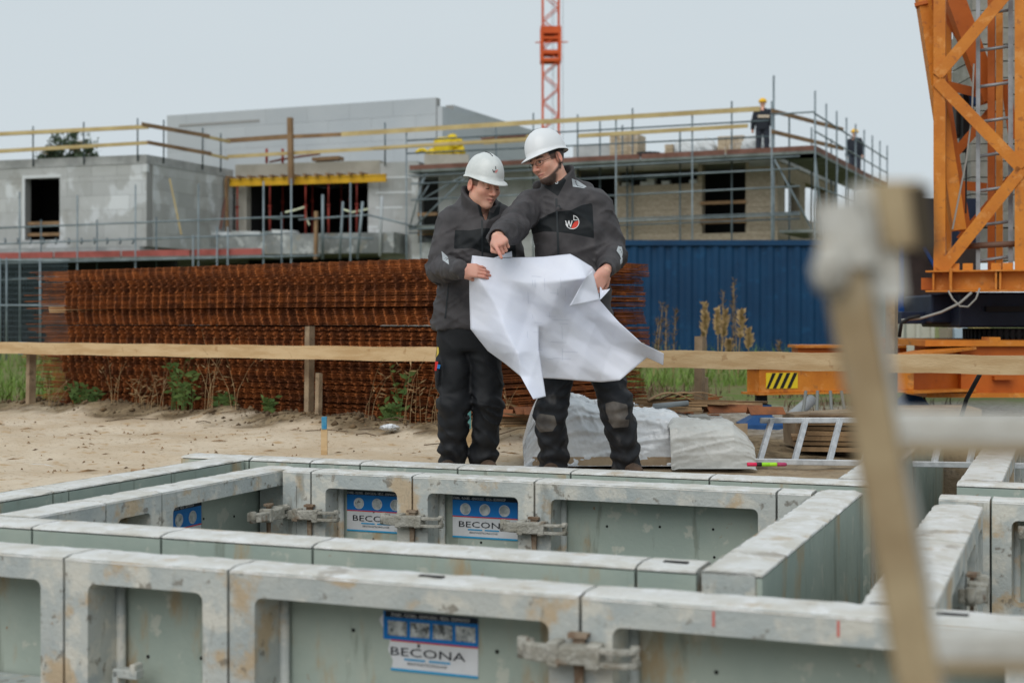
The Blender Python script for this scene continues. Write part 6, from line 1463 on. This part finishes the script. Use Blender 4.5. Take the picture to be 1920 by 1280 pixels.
def shoe(parent, a, yaw):
    c = np.array((a[0], a[1], 0)); Rz = np.array(Matrix.Rotation(R(yaw), 3, 'Z'))
    f = lambda p: smax(smin(smin(ell(p, (0, -.10, .045), (.05, .12, .045)), ell(p, (0, .03, .05), (.042, .08, .05)), .03), cone(p, (0, .04, .05), (0, .045, .13), .05, .048), .03), .004-p[:, 2], .006)
    V, Q = field(f, (-.08, -.25, -.01), (.08, .14, .19), .008); np_obj('shoe', V*.82@Rz.T+c, Q, shoe_m, parent)
shoe(mo, an_r, -12); shoe(mo, an_l, 18)
ho, HB, hpt = helmet(mo, hcO, RO, helm_m, 4, 1, .004)
# spectacles
gl = MB()
def hp(x, y, z): return Vector(RO@np.array((x, y, z))+np.array(hcO))
for s in (-1, 1): gl.path([hp(s*.034+.024*math.cos(t), .101-.012*abs(math.cos(t))*(s*math.cos(t) > 0), -.005+.014*math.sin(t)) for t in np.linspace(0, 2*math.pi, 20)], .0013, 5)
gl.path([hp(-.011, .103, -.002), hp(0, .106, .001), hp(.011, .103, -.002)], .0012, 5)
for s in (-1, 1): gl.path([hp(s*.057, .092, -.002), hp(s*.074, .06, .0), hp(s*.080, .0, .004)], .0013, 5)
gl.build('spectacles', M('spectacle_frame', lin(70, 66, 62), .4, metal=.5), mo)
# ring on the pointing hand is a thin pale band
# ================================================================ younger man
YY = 7.86
def JY(px, py, dy=0.0): return tuple(P(px, py, YY+dy))
my = empty('person', Vector((P(878, 600, YY).x, YY, 0)), 'young person in white helmet looking down at the paper plan', 'person', 'people with the paper plan')
hcY = JY(907, 347, -.04); yv, yq, ycol, RY = make_head(hcY, (.56, -.76, -.24), (.10, -.06, 1), 1.02, 0, np.array(lin(74, 54, 42)), .8, False)
ysr, yer, ywr = JY(846, 414, .02), JY(826, 503, -.05), JY(866, 506, -.45)
ysl, yel, ywl = JY(940, 414, .04), JY(962, 505, .03), JY(935, 520, -.22)
yhr, ykr, yar = JY(852, 640, .02), JY(852, 755, -.02), JY(847, 862, .02)
yhl, ykl, yal = JY(905, 640, .02), JY(914, 752, -.02), JY(906, 862, .04)
ynk = JY(900, 395, .02); ypv = JY(880, 625, .02)
def body_y(p):
    d = chain(p, (ynk, JY(894, 440, .04), JY(885, 540, .03), ypv), (.055, .10, .10, .11), .04)
    for a in ((ysr, yer, ywr), (ysl, yel, ywl)): d = smin(d, chain(p, a, (.045, .038, .028)), .03)
    for a in ((yhr, ykr, yar), (yhl, ykl, yal)): d = smin(d, chain(p, a, (.075, .05, .04)), .03)
    return d
lo, hi = bounds((ysr, ywr, ysl, ywl, yar, yal, ynk, yer), .15); bv, bq = field(body_y, lo, hi, .014)
curlY = ((18, 38, 20), (20, 40, 22), (22, 42, 22), (26, 42, 22))
h1 = make_hand(ywr, (.92, -.32, -.06), (-.28, -.90, .30), hand_fn(curlY, ((.034, .03, -.02), (.040, .06, -.04), (.034, .085, -.048)), 1), .92)
h2 = make_hand(ywl, (-.4, -.8, -.4), (.5, -.3, .8), hand_fn(curlH, mir=-1), .95)
V, Q, C_ = merge(((yv, yq, ycol), h1, h2, (bv, bq, np.tile(SKIN, (len(bv), 1))))); np_obj('body', V, Q, skin_m, my, C_)
def jacket_y(p):
    secs = [(*JY(878, 617, .03)[:2], JY(0, 617)[2], .205, .14), (*JY(879, 570, .03)[:2], JY(0, 570)[2], .186, .135), (*JY(884, 500, .03)[:2], JY(0, 500)[2], .172, .13), (*JY(890, 450, .03)[:2], JY(0, 450)[2], .172, .125), (*JY(894, 415, .04)[:2], JY(0, 415)[2], .170, .118), (*JY(898, 395, .04)[:2], JY(0, 395)[2], .12, .10), (*JY(900, 383, .04)[:2], JY(0, 383)[2], .085, .08)]
    d = loft(p, secs, .02); d = d-.016*folds(p, 7, 13, -.5)-.010*folds(p, 14, 33, .6)-.005*folds(p, 27, 34, -.4)-.006*noise3(p, 16, 14)
    d = smin(d, cone(p, JY(856, 408, .04), JY(934, 408, .05), .068, .068), .05)
    d = smin(d, chain(p, (ysr, yer, tuple(np.array(ywr)*.97+np.array(yer)*.03)), (.078, .072, .048), .03, .009, 78, 22), .03)
    d = smin(d, chain(p, (ysl, yel, tuple(np.array(ywl)*.8+np.array(yel)*.2)), (.082, .072, .052), .03, .009, 78, 26), .03)
    c0 = np.array(JY(901, 398, .02)); q = p-c0.astype(np.float32); q = q-np.outer(q[:, 2], N3((.0, -.25, 0))); r = np.sqrt((q[:, 0]/1.12) ** 2+q[:, 1] ** 2); top = .088+.060*np.clip((q[:, 1]*.8-.6*q[:, 0])/.08, -1, 1)
    col = np.abs(r-.085)-.012; col = smax(col, q[:, 2]-top, .008); col = smax(col, -.06-q[:, 2], .01); d = smin(d, col, .016)
    hood = smin(cone(p, JY(884, 366, .11), JY(864, 392, .06), .052, .042), cone(p, JY(862, 394, .06), JY(874, 406, -.04), .034, .018), .03); hood = smin(hood, cone(p, JY(884, 366, .11), JY(922, 385, .1), .045, .034), .03); d = smin(d, hood, .014)
    d = smax(d, -cone(p, tuple(c0+np.array((.02, -.06, .3))), tuple(c0+np.array((.012, -.02, -.01))), .072, .066), .008)
    v = np.abs(q[:, 0]-.03)-.035*np.clip((q[:, 2]+.07)/.14, 0, 1.3); vv = smax(v, q[:, 1]+.02, .01); d = smax(d, -smax(vv, -.05-q[:, 2], .005), .006)
    return d
lo, hi = bounds((ysr, ywr, ysl, ywl, yer, yel, JY(900, 350), JY(880, 400, .18)), (.13, .13, .04)); lo[2] = JY(0, 622)[2]-.02; lo[0] = min(lo[0], JY(790, 600)[0]); V, Q = field(jacket_y, lo, hi, .0072); x, y = topx(V); Vf = V.astype(np.float32)
zone = polysd(x, y, [(853, 431), (880, 432), (905, 428), (930, 428), (965, 440), (968, 482), (930, 477), (905, 473), (885, 465), (851, 467)])*(~(cone(Vf, ysr, yer, 0, 0) < .080) & (V[:, 1] < YY+.03))
zone = np.maximum(zone, polysd(x, y, [(893, 372), (905, 392), (925, 400), (940, 372), (936, 402), (918, 412), (900, 405)]))
np_obj('jacket', V, Q, jack_m, my, fl=zone.astype(float)); BY = bvh_of(V, Q)
decal('zip', [[(902, 412), (905, 412), (906, 486), (903, 486)]], BY, zipm, my)
decal('pocket_zip', [[(840, 532), (842, 530), (836, 596), (833, 597)]], BY, zipm, my)
decal('reflective_patch', [[(828, 471), (836, 478), (840, 482), (842, 496), (836, 492), (830, 488)]], BY, refl, my)
def trousers_y(p):
    d = loft(p, [(*ypv[:2], JY(0, 660)[2], .165, .12), (*ypv[:2], JY(0, 595)[2], .178, .125)], .03)
    for a, s in (((yhr, ykr, (yar[0], yar[1], .05)), 32), ((yhl, ykl, (yal[0], yal[1], .05)), 38)):
        q = chain(p, a, (.100, .082, .074), .03, .010, 60, s); k = np.array(a[1])
        q = q-.008*np.sin(p[:, 2]*66+noise3(p, 10, s+2)*8)*np.exp(-((p[:, 2]-.12)/.11) ** 2)-.005*np.sin(p[:, 2]*55+noise3(p, 12, s)*7)*np.exp(-((p[:, 2]-k[2])/.10) ** 2); d = smin(d, q, .02)
    d = smin(d, ell(p, JY(822, 700, -.02), (.020, .06, .10)), .02)
    return smax(d, .02-p[:, 2], .01)
lo, hi = bounds((yhr, ykr, yar, yhl, ykl, yal, ypv), .16); lo[2] = 0; hi[2] = JY(0, 590)[2]+.02; V, Q = field(trousers_y, lo, hi, .008); np_obj('trousers', V, Q, trou_m, my, fl=np.zeros(len(V))); BT = bvh_of(V, Q)
shoe(my, yar, -14); shoe(my, yal, 20)
hy, HBY, hpy = helmet(my, hcY, RY, helm_m2, 2, 0, .004)
decal('helmet_logo', [[(923, 318), (924.5, 318), (926.5, 323), (925, 323.4)], [(925, 323.4), (926, 323), (928, 319), (929, 319.6), (927, 324)]], HBY, lk, my, .002, 1); decal('helmet_logo', [[(928.6, 312), (930, 312), (930.4, 318), (929, 318)]], HBY, lk, my, .002, 1); decal('helmet_logo', [[(928, 322), (931, 318.5), (934, 318), (932, 323), (929, 325)]], HBY, M('logo_pink', lin(214, 140, 136), .6), my, .002, 1)
for nm_, px, py, c_, h_ in (('red_marker', 817.5, 686, (214, 48, 44), .05), ('blue_marker', 822, 687, (40, 120, 190), .022), ('folded_rule', 821, 660, (222, 196, 90), .055)):
    p0 = P(px, py, YY-.10); hit = BT.ray_cast(Vector((0, 0, CZ)), (p0-Vector((0, 0, CZ))).normalized()); p0 = hit[0] if hit[0] is not None else p0
    b = MB(); b.beam(p0-Vector((0, .004, h_*.5)), p0+Vector((.004, -.004, h_*.5)), .016, .014, up=(0, 1, 0)); tag(b.build(nm_, M(nm_, lin(*c_), .5), org=None), {'red_marker': 'red marker pen stuck in the trouser pocket', 'blue_marker': 'blue marker pen end in the trouser pocket', 'folded_rule': 'yellow folding rule tucked into the trouser pocket'}[nm_], {'red_marker': 'marker pen', 'blue_marker': 'marker pen', 'folded_rule': 'folding rule'}[nm_])
# ================================================================ the paper plan
ZV = [(305,52,0.03),(420,68,0.02),(525,65,0.03),(650,62,0.05),(750,55,0.05),(840,45,0.05),(885,70,0.03),(960,115,0.02),(1000,170,0.05),(290,165,0.05),(320,165,0.0),(290,300,0.08),(293,455,0.07),(440,340,-0.07),(500,490,-0.13),(390,575,0.07),(480,640,0.0),(495,590,-0.1),(555,590,-0.16),(570,715,-0.14),(640,840,-0.19),(710,825,-0.14),(692,705,-0.1),(672,560,-0.04),(672,440,0.0),(520,200,-0.04),(600,300,-0.01),(700,200,-0.08),(885,190,-0.12),(840,260,0.0),(800,400,0.02),(830,337,-0.14),(925,180,-0.11),(1005,300,-0.08),(870,350,0.05),(960,400,0.06),(1040,520,0.06),(1110,738,0.04),(1010,748,0.08),(850,735,0.09),(640,724,0.08),(850,560,0.06),(960,600,0.06),(1265,612,0.0),(1355,590,-0.1),(1350,655,-0.06),(1110,420,-0.03),(1060,235,-0.04),(1015,245,0.0),(1230,530,-0.07),(525,30,0.06),(527,64,0.03),(600,560,0.06),(618,690,0.07),(1000,295,0.04),(925,176,-0.125),(962,128,-0.1)]
ZF = [(0,9,10),(9,11,13,10),(11,12,14,13),(12,15,17,14),(15,16,17),(0,10,25,1),(1,25,2),(2,25,27,3),(3,27,4),(4,27,28,5),(5,28,32,6),(6,32,7),(7,32,54,8),(10,13,26,25),(13,14,24,26),(14,18,23,24),(14,17,18),(17,16,19,18),(18,19,22,23),(19,20,21,22),(25,26,27),(26,24,30,27),(27,30,29,28),(24,52,41,30),(52,53,40,41),(41,40,39),(28,29,54,32),(29,30,34),(30,41,42,34),(34,42,35),(35,42,36),(42,38,37,36),(41,39,38,42),(36,37,43),(34,35,46,54),(35,36,49,46),(36,43,49),(43,45,44,49),(33,48,47),(8,33,48),(1,51,50),(29,34,54),(31,33,56,55)]
bm = bmesh.new(); vs = [bm.verts.new(P(780+x/2.908, 460+y/2.908, 7.40+d*1.35)) for x, y, d in ZV]
for f_ in ZF:
    try: bm.faces.new([vs[i] for i in f_])
    except ValueError: pass
bmesh.ops.triangulate(bm, faces=[f for f in bm.faces if len(f.verts) > 4])
for it in range(4):
    bmesh.ops.subdivide_edges(bm, edges=bm.edges[:], cuts=1, use_grid_fill=True)
    inn = [v for v in bm.verts if not v.is_boundary]; bnd = [v for v in bm.verts if v.is_boundary]
    for _ in range(1): bmesh.ops.smooth_vert(bm, verts=inn, factor=.30, use_axis_x=True, use_axis_y=True, use_axis_z=True)
    if it < 1: bmesh.ops.smooth_vert(bm, verts=bnd, factor=.08, use_axis_x=True, use_axis_y=True, use_axis_z=True)
for v in bm.verts:
    zx_, zy_ = (960+v.co.x/v.co.y*F-780)*2.908, (HY-(v.co.z-CZ)/v.co.y*F-460)*2.908
    v.co.y += .024*(abs(((zx_*.92+zy_*.30)/118+.3) % 2-1)-.5)+.019*(abs(((zy_*.95-.28*zx_)/135+.2) % 2-1)-.5)+.009*(abs(((zx_*.6-zy_*.8)/61) % 2-1)-.5)
    q = np.array([tuple(v.co)]); v.co.y += float(noise3(q, 7, 41)[0])*.016+float(noise3(q, 22, 43)[0])*.004
bmesh.ops.recalc_face_normals(bm, faces=bm.faces[:])
pb = MB(); bm.verts.index_update(); pb.add([tuple(v.co) for v in bm.verts], [tuple(v.index for v in f.verts) for f in bm.faces], True); bm.free()
paper_m = M('plan_paper', lin(226, 229, 240), .7, lin(220, 224, 238), 3, spec=.25)
pp = tag(pb.build('paper_plan', paper_m, fix=False, solid=.0008), 'large white paper plan held up between the two people, blowing in the wind', 'paper')
BP = BVHTree.FromPolygons([tuple(v) for v in pb.v], pb.f); pr = random.Random(4); lines = []
for k in range(26):
    x_, y_, l_ = pr.uniform(985, 1060), pr.uniform(505, 690), pr.uniform(8, 34)
    lines.append([(x_, y_), (x_+l_, y_+l_*.05), (x_+l_, y_+l_*.05+.55), (x_, y_+.55)] if k % 2 else [(x_, y_), (x_+.55, y_), (x_+.55+l_*.03, y_+l_*.8), (x_+l_*.03, y_+l_*.8)])
decal('printed_lines', lines, BP, M('plan_print', lin(196, 202, 216), .7), pp, .0022, 3)['kind'] = 'stuff'
# ================================================================ two far workers on the scaffold
def far_worker(x, y, z, yaw, label, lean=0.0):
    t = empty('person', (x, y, z), label, 'person', 'workers on the scaffold'); Rz = np.array(Matrix.Rotation(R(yaw), 3, 'Z')); o = np.array((x, y, z))
    sk = (0, lean, 1.52)
    f = lambda p: smin(smin(ell(p, (0, lean-.01, 1.63), (.08, .1, .115)), cone(p, sk, (0, lean, 1.4), .055, .06), .02), smin(ell(p, (.30, -.05, .82), (.04, .04, .08)), ell(p, (-.30, -.05, .82), (.04, .04, .08)), .01), .01)
    b = lambda p: smin(f(p), smin(cone(p, (0, lean, 1.4), (0, 0, .95), .12, .1), smin(chain(p, ((.19, lean, 1.38), (.27, 0, 1.12), (.30, -.05, .86)), (.04, .035, .03)), chain(p, ((-.19, lean, 1.38), (-.27, 0, 1.12), (-.30, -.05, .86)), (.04, .035, .03)), .01), .03), .02)
    V, Q = field(b, (-.42, -.3, .7), (.42, .3, 1.78), .018); np_obj('body', V@Rz.T+o, Q, skin_m, t, np.tile(SKIN, (len(V), 1)))
    j = lambda p: smin(smin(loft(p, [(0, 0, .82, .2, .14), (0, lean*.6, 1.15, .21, .15), (0, lean, 1.4, .19, .12), (0, lean, 1.5, .09, .08)], .03), chain(p, ((.19, lean, 1.38), (.27, 0, 1.12), (.30, -.05, .9)), (.085, .075, .06), .02, .006, 60), .03), chain(p, ((-.19, lean, 1.38), (-.27, 0, 1.12), (-.30, -.05, .9)), (.085, .075, .06), .02, .006, 60), .03)
    V, Q = field(j, (-.42, -.3, .76), (.42, .3, 1.56), .018); np_obj('jacket', V@Rz.T+o, Q, M('worker_jacket', lin(44, 48, 56), .85), t)
    l = lambda p: smin(chain(p, ((.10, 0, .88), (.12, -.02, .48), (.13, 0, .08)), (.115, .085, .075), .03), chain(p, ((-.10, 0, .88), (-.12, -.02, .48), (-.13, 0, .08)), (.115, .085, .075), .03), .02)
    V, Q = field(l, (-.3, -.2, .0), (.3, .2, 1.05), .02); np_obj('trousers', V@Rz.T+o, Q, M('worker_trousers', lin(56, 60, 70), .85), t)
    fn = lambda p: smax(smin(ell(p, (0, lean, 1.665), (.125, .15, .125)), ell(p, (0, lean-.08, 1.67), (.11, .12, .02)), .02), 1.655-p[:, 2], .006)
    V, Q = field(fn, (-.2, -.3+lean, 1.6), (.2, .25+lean, 1.85), .014); np_obj('helmet', V@Rz.T+o, Q, M('helmet_yellow', lin(238, 186, 36), .4), t)
    for s in (-1, 1): V, Q = field(lambda p: smax(ell(p, (s*.13, -.06, .05), (.055, .14, .06)), .004-p[:, 2], .005), (-.3, -.3, -.02), (.3, .2, .15), .02); np_obj('shoe', V@Rz.T+o, Q, shoe_m, t)
    return t
w1 = far_worker(P(1430, 250, 42.4).x, 42.4, DZ, 165, 'worker in yellow helmet and dark jacket standing with back turned at the scaffold corner')
b = MB(); b.box((P(1430, 250, 42.4).x, 42.4-.17, DZ+1.22), (.34, .02, .08)); b.build('harness_strap', M('harness', lin(206, 190, 170), .7), w1)
p_ = FT.pt(9.3, 0, -.55); w2 = far_worker(p_.x, p_.y, DZ, -40, 'worker in yellow helmet walking along the side run of the scaffold', -.05)
# ================================================================ grass, weeds, reeds, clods, a tree
rp = random.Random(11)
def leafm(name, c1, c2, rand=.15):
    m = M(name, c1, .7, c2, 9, rand=rand); return m
g1 = leafm('grass_green', lin(92, 122, 48), lin(112, 132, 62)); g2 = leafm('weed_green', lin(74, 100, 50), lin(96, 116, 62)); dry = leafm('dry_stem', lin(168, 142, 104), lin(136, 110, 78)); drk = leafm('dead_weed', lin(112, 92, 70), lin(86, 72, 56)); plume = leafm('seed_plume', lin(176, 150, 108), lin(150, 124, 86))
def gz(x, y): return float(ground_z(np.array([x]), np.array([y]))[0])
def blade(b, x, y, h, w, lean, az, z=None, n=3):
    z = gz(x, y)-.01 if z is None else z; dx, dy = math.cos(az), math.sin(az); px_, py_ = -dy*w, dx*w; rows = []
    for i in range(n+1):
        t = i/n; k = lean*t*t*h; q = Vector((x+dx*k, y+dy*k, z+h*t*(1-.15*lean*t))); ww = 1-t*.92; rows.append([q-Vector((px_, py_, 0))*ww, q+Vector((px_, py_, 0))*ww])
    b.grid(rows)
def grass_field(regions, per, hmin, hmax, mat, label, name='grass'):
    b = MB()
    for (x0, x1, y0, y1) in regions:
        for _ in range(int(per*(x1-x0)*(y1-y0))):
            x, y = rp.uniform(x0, x1), rp.uniform(y0, y1)
            d = y-stack_line(x)
            if -4.6 < x < 1.3 and -.3 < d < 3.2: continue
            if float(fbm(np.array(x*1.1), np.array(y*1.1), 3, 77)) < .40: continue
            blade(b, x, y, rp.uniform(hmin, hmax), .006*(1+y/30), rp.uniform(.2, 1.1), rp.uniform(0, 6.3), None if y < 16 else 0)
    o = b.build(name, mat, org=(0, 0, 0), fix=False); tag(o, label, 'grass', kind='stuff'); return o
grass_field([(-9, -4.7, 14.6, 19), (1.2, 5, 16.8, 20)], 150, .10, .32, g1, 'green grass growing beyond the timber barriers')
grass_field([(-14, -5, 19, 27), (1.5, 9, 20, 27)], 26, .2, .5, g1, 'taller green grass growing toward the site fence and container', 'meadow_grass')
grass_field([(.9, 4.2, 13.0, 16.9), (-9, -4.8, 13.6, 14.7)], 110, .05, .22, drk, 'dead brown weeds on the soil behind the right barrier', 'dead_weeds')
# clods of earth along the foot of the stack
b = MB()
OCT = [(0, 2, 4), (2, 1, 4), (1, 3, 4), (3, 0, 4), (2, 0, 5), (1, 2, 5), (3, 1, 5), (0, 3, 5)]
for _ in range(1500):
    x = rp.uniform(-5.2, .5); y = stack_line(x)-abs(rp.gauss(.22, .22)); r = min(.045, rp.expovariate(1/.010)+.004); c = Vector((x, y, gz(x, y)+r*.25)); a = rp.uniform(0, 3.1); ca, sa = math.cos(a), math.sin(a)
    b.add([c+Vector((k[0]*ca-k[1]*sa, k[0]*sa+k[1]*ca, k[2]))*r*rp.uniform(.6, 1.15) for k in ((-1, 0, 0), (1, 0, 0), (0, -1, .1), (0, 1, -.1), (.1, 0, .7), (0, 0, -.7))], OCT, r > .012)
tag(b.build('soil_clods', M('soil_clod', lin(120, 98, 72), .95, lin(82, 68, 52), 5, .5, 40), org=(0, 0, 0), fix=False), 'dark crumbled soil clods along the foot of the mesh stack', 'soil', kind='stuff')
b = MB()
for _ in range(420):
    x = rp.uniform(-4.2, .9); y = rp.uniform(7.4, 12); 
    if y > stack_line(x)-.3: continue
    r = rp.uniform(.004, .014); c = Vector((x, y, gz(x, y)+r*.2)); az = rp.uniform(0, 3.14); l = r*rp.choice((1, 1, 1, 5)); d = Vector((math.cos(az), math.sin(az), 0)); e = Vector((-d.y, d.x, 0))
    b.add([c-d*l, c-e*r*.6, c+d*l, c+e*r*.6, c+Vector((0, 0, r*.9))], [(0, 1, 4), (1, 2, 4), (2, 3, 4), (3, 0, 4)])
tag(b.build('sand_litter', M('litter', lin(150, 118, 84), .95, lin(100, 80, 58), 6), org=(0, 0, 0), fix=False), 'chips and crumbs scattered over the sand', 'litter', kind='stuff')
# single weeds in front of the stack
def weed(px, Y, h, kind, label, group, n=9, spread=.5, name='dry_weed'):
    x = (px-960)/F*Y; z = gz(x, Y)-.02; t = empty(name, (x, Y, z), label, 'plant', group); st = MB(); lf = MB()
    for i in range(n):
        az = rp.uniform(0, 6.3); ln = rp.uniform(.1, spread); hh = h*rp.uniform(.55, 1); bx = rp.uniform(-.05, .05); pts = [Vector((x+bx+math.cos(az)*ln*hh*s*s, Y+math.sin(az)*ln*hh*s*s*.5, z+hh*s)) for s in (0, .35, .7, 1)]
        st.path(pts, .0026, 4, .001)
        for k in range(7 if kind == 'green' else 4):
            s = rp.uniform(.25, 1); q = pts[0].lerp(pts[-1], s); q.z = z+hh*s; a2 = rp.uniform(0, 6.3); l = rp.uniform(.03, .085); d = Vector((math.cos(a2), math.sin(a2)*.6, rp.uniform(-.2, .8))).normalized(); e = d.cross(Vector((0, 1, .2))).normalized()*(l*.2 if kind == 'green' else l*.07)
            lf.add([q, q+d*l*.5+e, q+d*l, q+d*l*.5-e], [(0, 1, 2, 3)])
    st.build('stem', dry if kind != 'green' else g2, t, fix=False)['kind'] = 'stuff'; lf.build('leaf', {'green': g2, 'dry': dry, 'dark': drk}[kind], t, fix=False)['kind'] = 'stuff'
    return t
def front(px, d=.25):
    k = (px-960)/F; Y = (13.7-.748*4.4-d)/(1+.748*k); return Y
for px, h, kd, n, sp in ((330, .52, 'green', 12, .25), (352, .42, 'green', 9, .3), (150, .22, 'green', 14, .5), (168, .16, 'green', 10, .6), (740, .45, 'green', 4, .2), (735, .18, 'green', 12, .7), (505, .16, 'green', 8, .7), (420, .15, 'green', 8, .6)):
    weed(px, front(px, .33), h, kd, 'green weed growing against the rusty mesh stack', 'green weeds at the stack', n, sp, 'green_weed')
for px, h, n, sp in ((215, .5, 7, .7), (260, .45, 9, .8), (300, .55, 8, .8), (385, .75, 6, .5), (405, .7, 5, .4), (440, .6, 4, .6), (100, .4, 8, .7), (690, .5, 5, .7), (765, .55, 6, .8), (790, .45, 6, .7), (820, .35, 6, .6), (945, .3, 8, .6), (275, .3, 8, 1.0)):
    weed(px, front(px, .42), h, 'dry', 'dry straw coloured weed leaning on the rusty mesh stack', 'dry weeds at the stack', max(3, int(n*.65)), sp*1.15)
# fallen dry stems on the sand
for i in range(14):
    x = rp.uniform(-3.4, .2); y = stack_line(x)-rp.uniform(.3, 1.4); a = rp.uniform(-.6, .6); l = rp.uniform(.12, .45); z = gz(x, y)+.012; x2, y2 = x+l*math.cos(a), y+l*math.sin(a)*.5; b = MB(); b.path([Vector((x, y, z)), Vector(((x+x2)/2, (y+y2)/2, max(z, gz((x+x2)/2, (y+y2)/2)+.012)+.01)), Vector((x2, y2, gz(x2, y2)+.012))], .004, 5); tag(b.build('dry_stick', drk), 'thin dry stick lying on the sand', 'stick', 'sticks on the sand')
b = MB(); c = P(265, 870, 7.95); z = gz(c.x, c.y)+.012; b.path([Vector((c.x-.055, c.y, z)), Vector((c.x+.05, c.y-.02, z))], .012, 12); tag(b.build('cardboard_tube', M('cardboard', lin(158, 128, 96), .9)), 'short brown cardboard tube lying on the sand', 'tube')
# tall reeds with seed heads before the container
def reed(px, pytop, Y, label, bushy):
    x = (px-960)/F*Y; top = P(px, pytop, Y).z; t = empty('reed', (x, Y, 0), label, 'plant', 'reeds before the container'); lean = rp.uniform(-.06, .12)*top
    st = MB(); st.path([Vector((x, Y, -.02)), Vector((x+lean*.3, Y, top*.5)), Vector((x+lean, Y, top*.98))], .010, 5, .004); st.build('stem', dry, t, fix=False)
    pl = MB()
    for i in range(110 if bushy else 60):
        s = rp.uniform(.62 if bushy else .35, 1.0); q = Vector((x+lean*s, Y, top*s)); a = rp.uniform(0, 6.3); l = rp.uniform(.04, .11)*(1.2-abs(s-.8)*2 if bushy else 1); d = Vector((math.cos(a)*.6, math.sin(a)*.6, rp.uniform(.3, 1))).normalized(); e = d.cross(Vector((0, 1, 0))).normalized()*(.016 if bushy else .006); pl.add([q, q+d*l*.5+e, q+d*l, q+d*l*.5-e], [(0, 1, 2, 3)])
    pl.build('plume' if bushy else 'twigs', plume if bushy else drk, t, fix=False)['kind'] = 'stuff'
for px, py, bu in ((1310, 588, 1), (1325, 570, 1), (1347, 580, 1), (1352, 584, 1), (1384, 582, 1), (1404, 618, 1), (1368, 640, 1)): reed(px, py, 19.5+rp.uniform(-1, 1), 'dry reed with a bushy beige seed head before the blue container', bu)
for px, py in ((1352, 545), (1382, 525), (1376, 540), (1232, 570), (1248, 575), (1262, 580), (1225, 600), (1460, 640)): reed(px, py, 20.5+rp.uniform(-1, 1), 'thin bare twiggy weed standing before the blue container', 0)
# tree behind the left house
def tree(px, pyc, Y, r, n, label):
    c = P(px, pyc, Y); t = empty('tree', (c.x, Y, 0), label, 'tree', 'trees behind the left house'); b = MB(); b.path([Vector((c.x, Y, 0)), Vector((c.x+.1, Y, c.z*.6)), Vector((c.x, Y, c.z+r*.5))], [.22, .15, .05], 8)
    for i in range(8):
        a = i*.8; b.path([Vector((c.x, Y, c.z-r*.8+.15*i)), Vector((c.x+math.cos(a)*r*.7, Y+math.sin(a)*r*.7, c.z+.12*i*r*.5))], .06, 5, .015)
    b.build('trunk', timber_old, t, fix=False); l = MB()
    cl = [(rp.gauss(0, .45)*r, rp.gauss(0, .4)*r, rp.gauss(0, .45)*r, rp.uniform(.2, .42)*r) for _ in range(16)]
    for _ in range(n):
        k = cl[rp.randrange(16)]; q = c+Vector((k[0]+rp.gauss(0, .5)*k[3], k[1]+rp.gauss(0, .5)*k[3], k[2]+rp.gauss(0, .5)*k[3])); d = Vector((rp.uniform(-1, 1), rp.uniform(-1, 1), rp.uniform(-1, 1))).normalized(); e = d.orthogonal().normalized(); s = rp.uniform(.05, .11); l.add([q-d*s, q+e*s*.5, q+d*s, q-e*s*.5], [(0, 1, 2, 3)])
    l.build('crown', leafm('tree_leaf', lin(58, 74, 54), lin(78, 92, 70)), t, fix=False)['kind'] = 'stuff'
tree(146, 284, 62, .8, 2000, 'dark leafy tree top rising over the left house roof'); tree(97, 292, 64, .75, 1300, 'smaller tree top just showing over the left house roof')
tree(560, 297, 60, .5, 700, 'dark shrub top behind the wing roof')
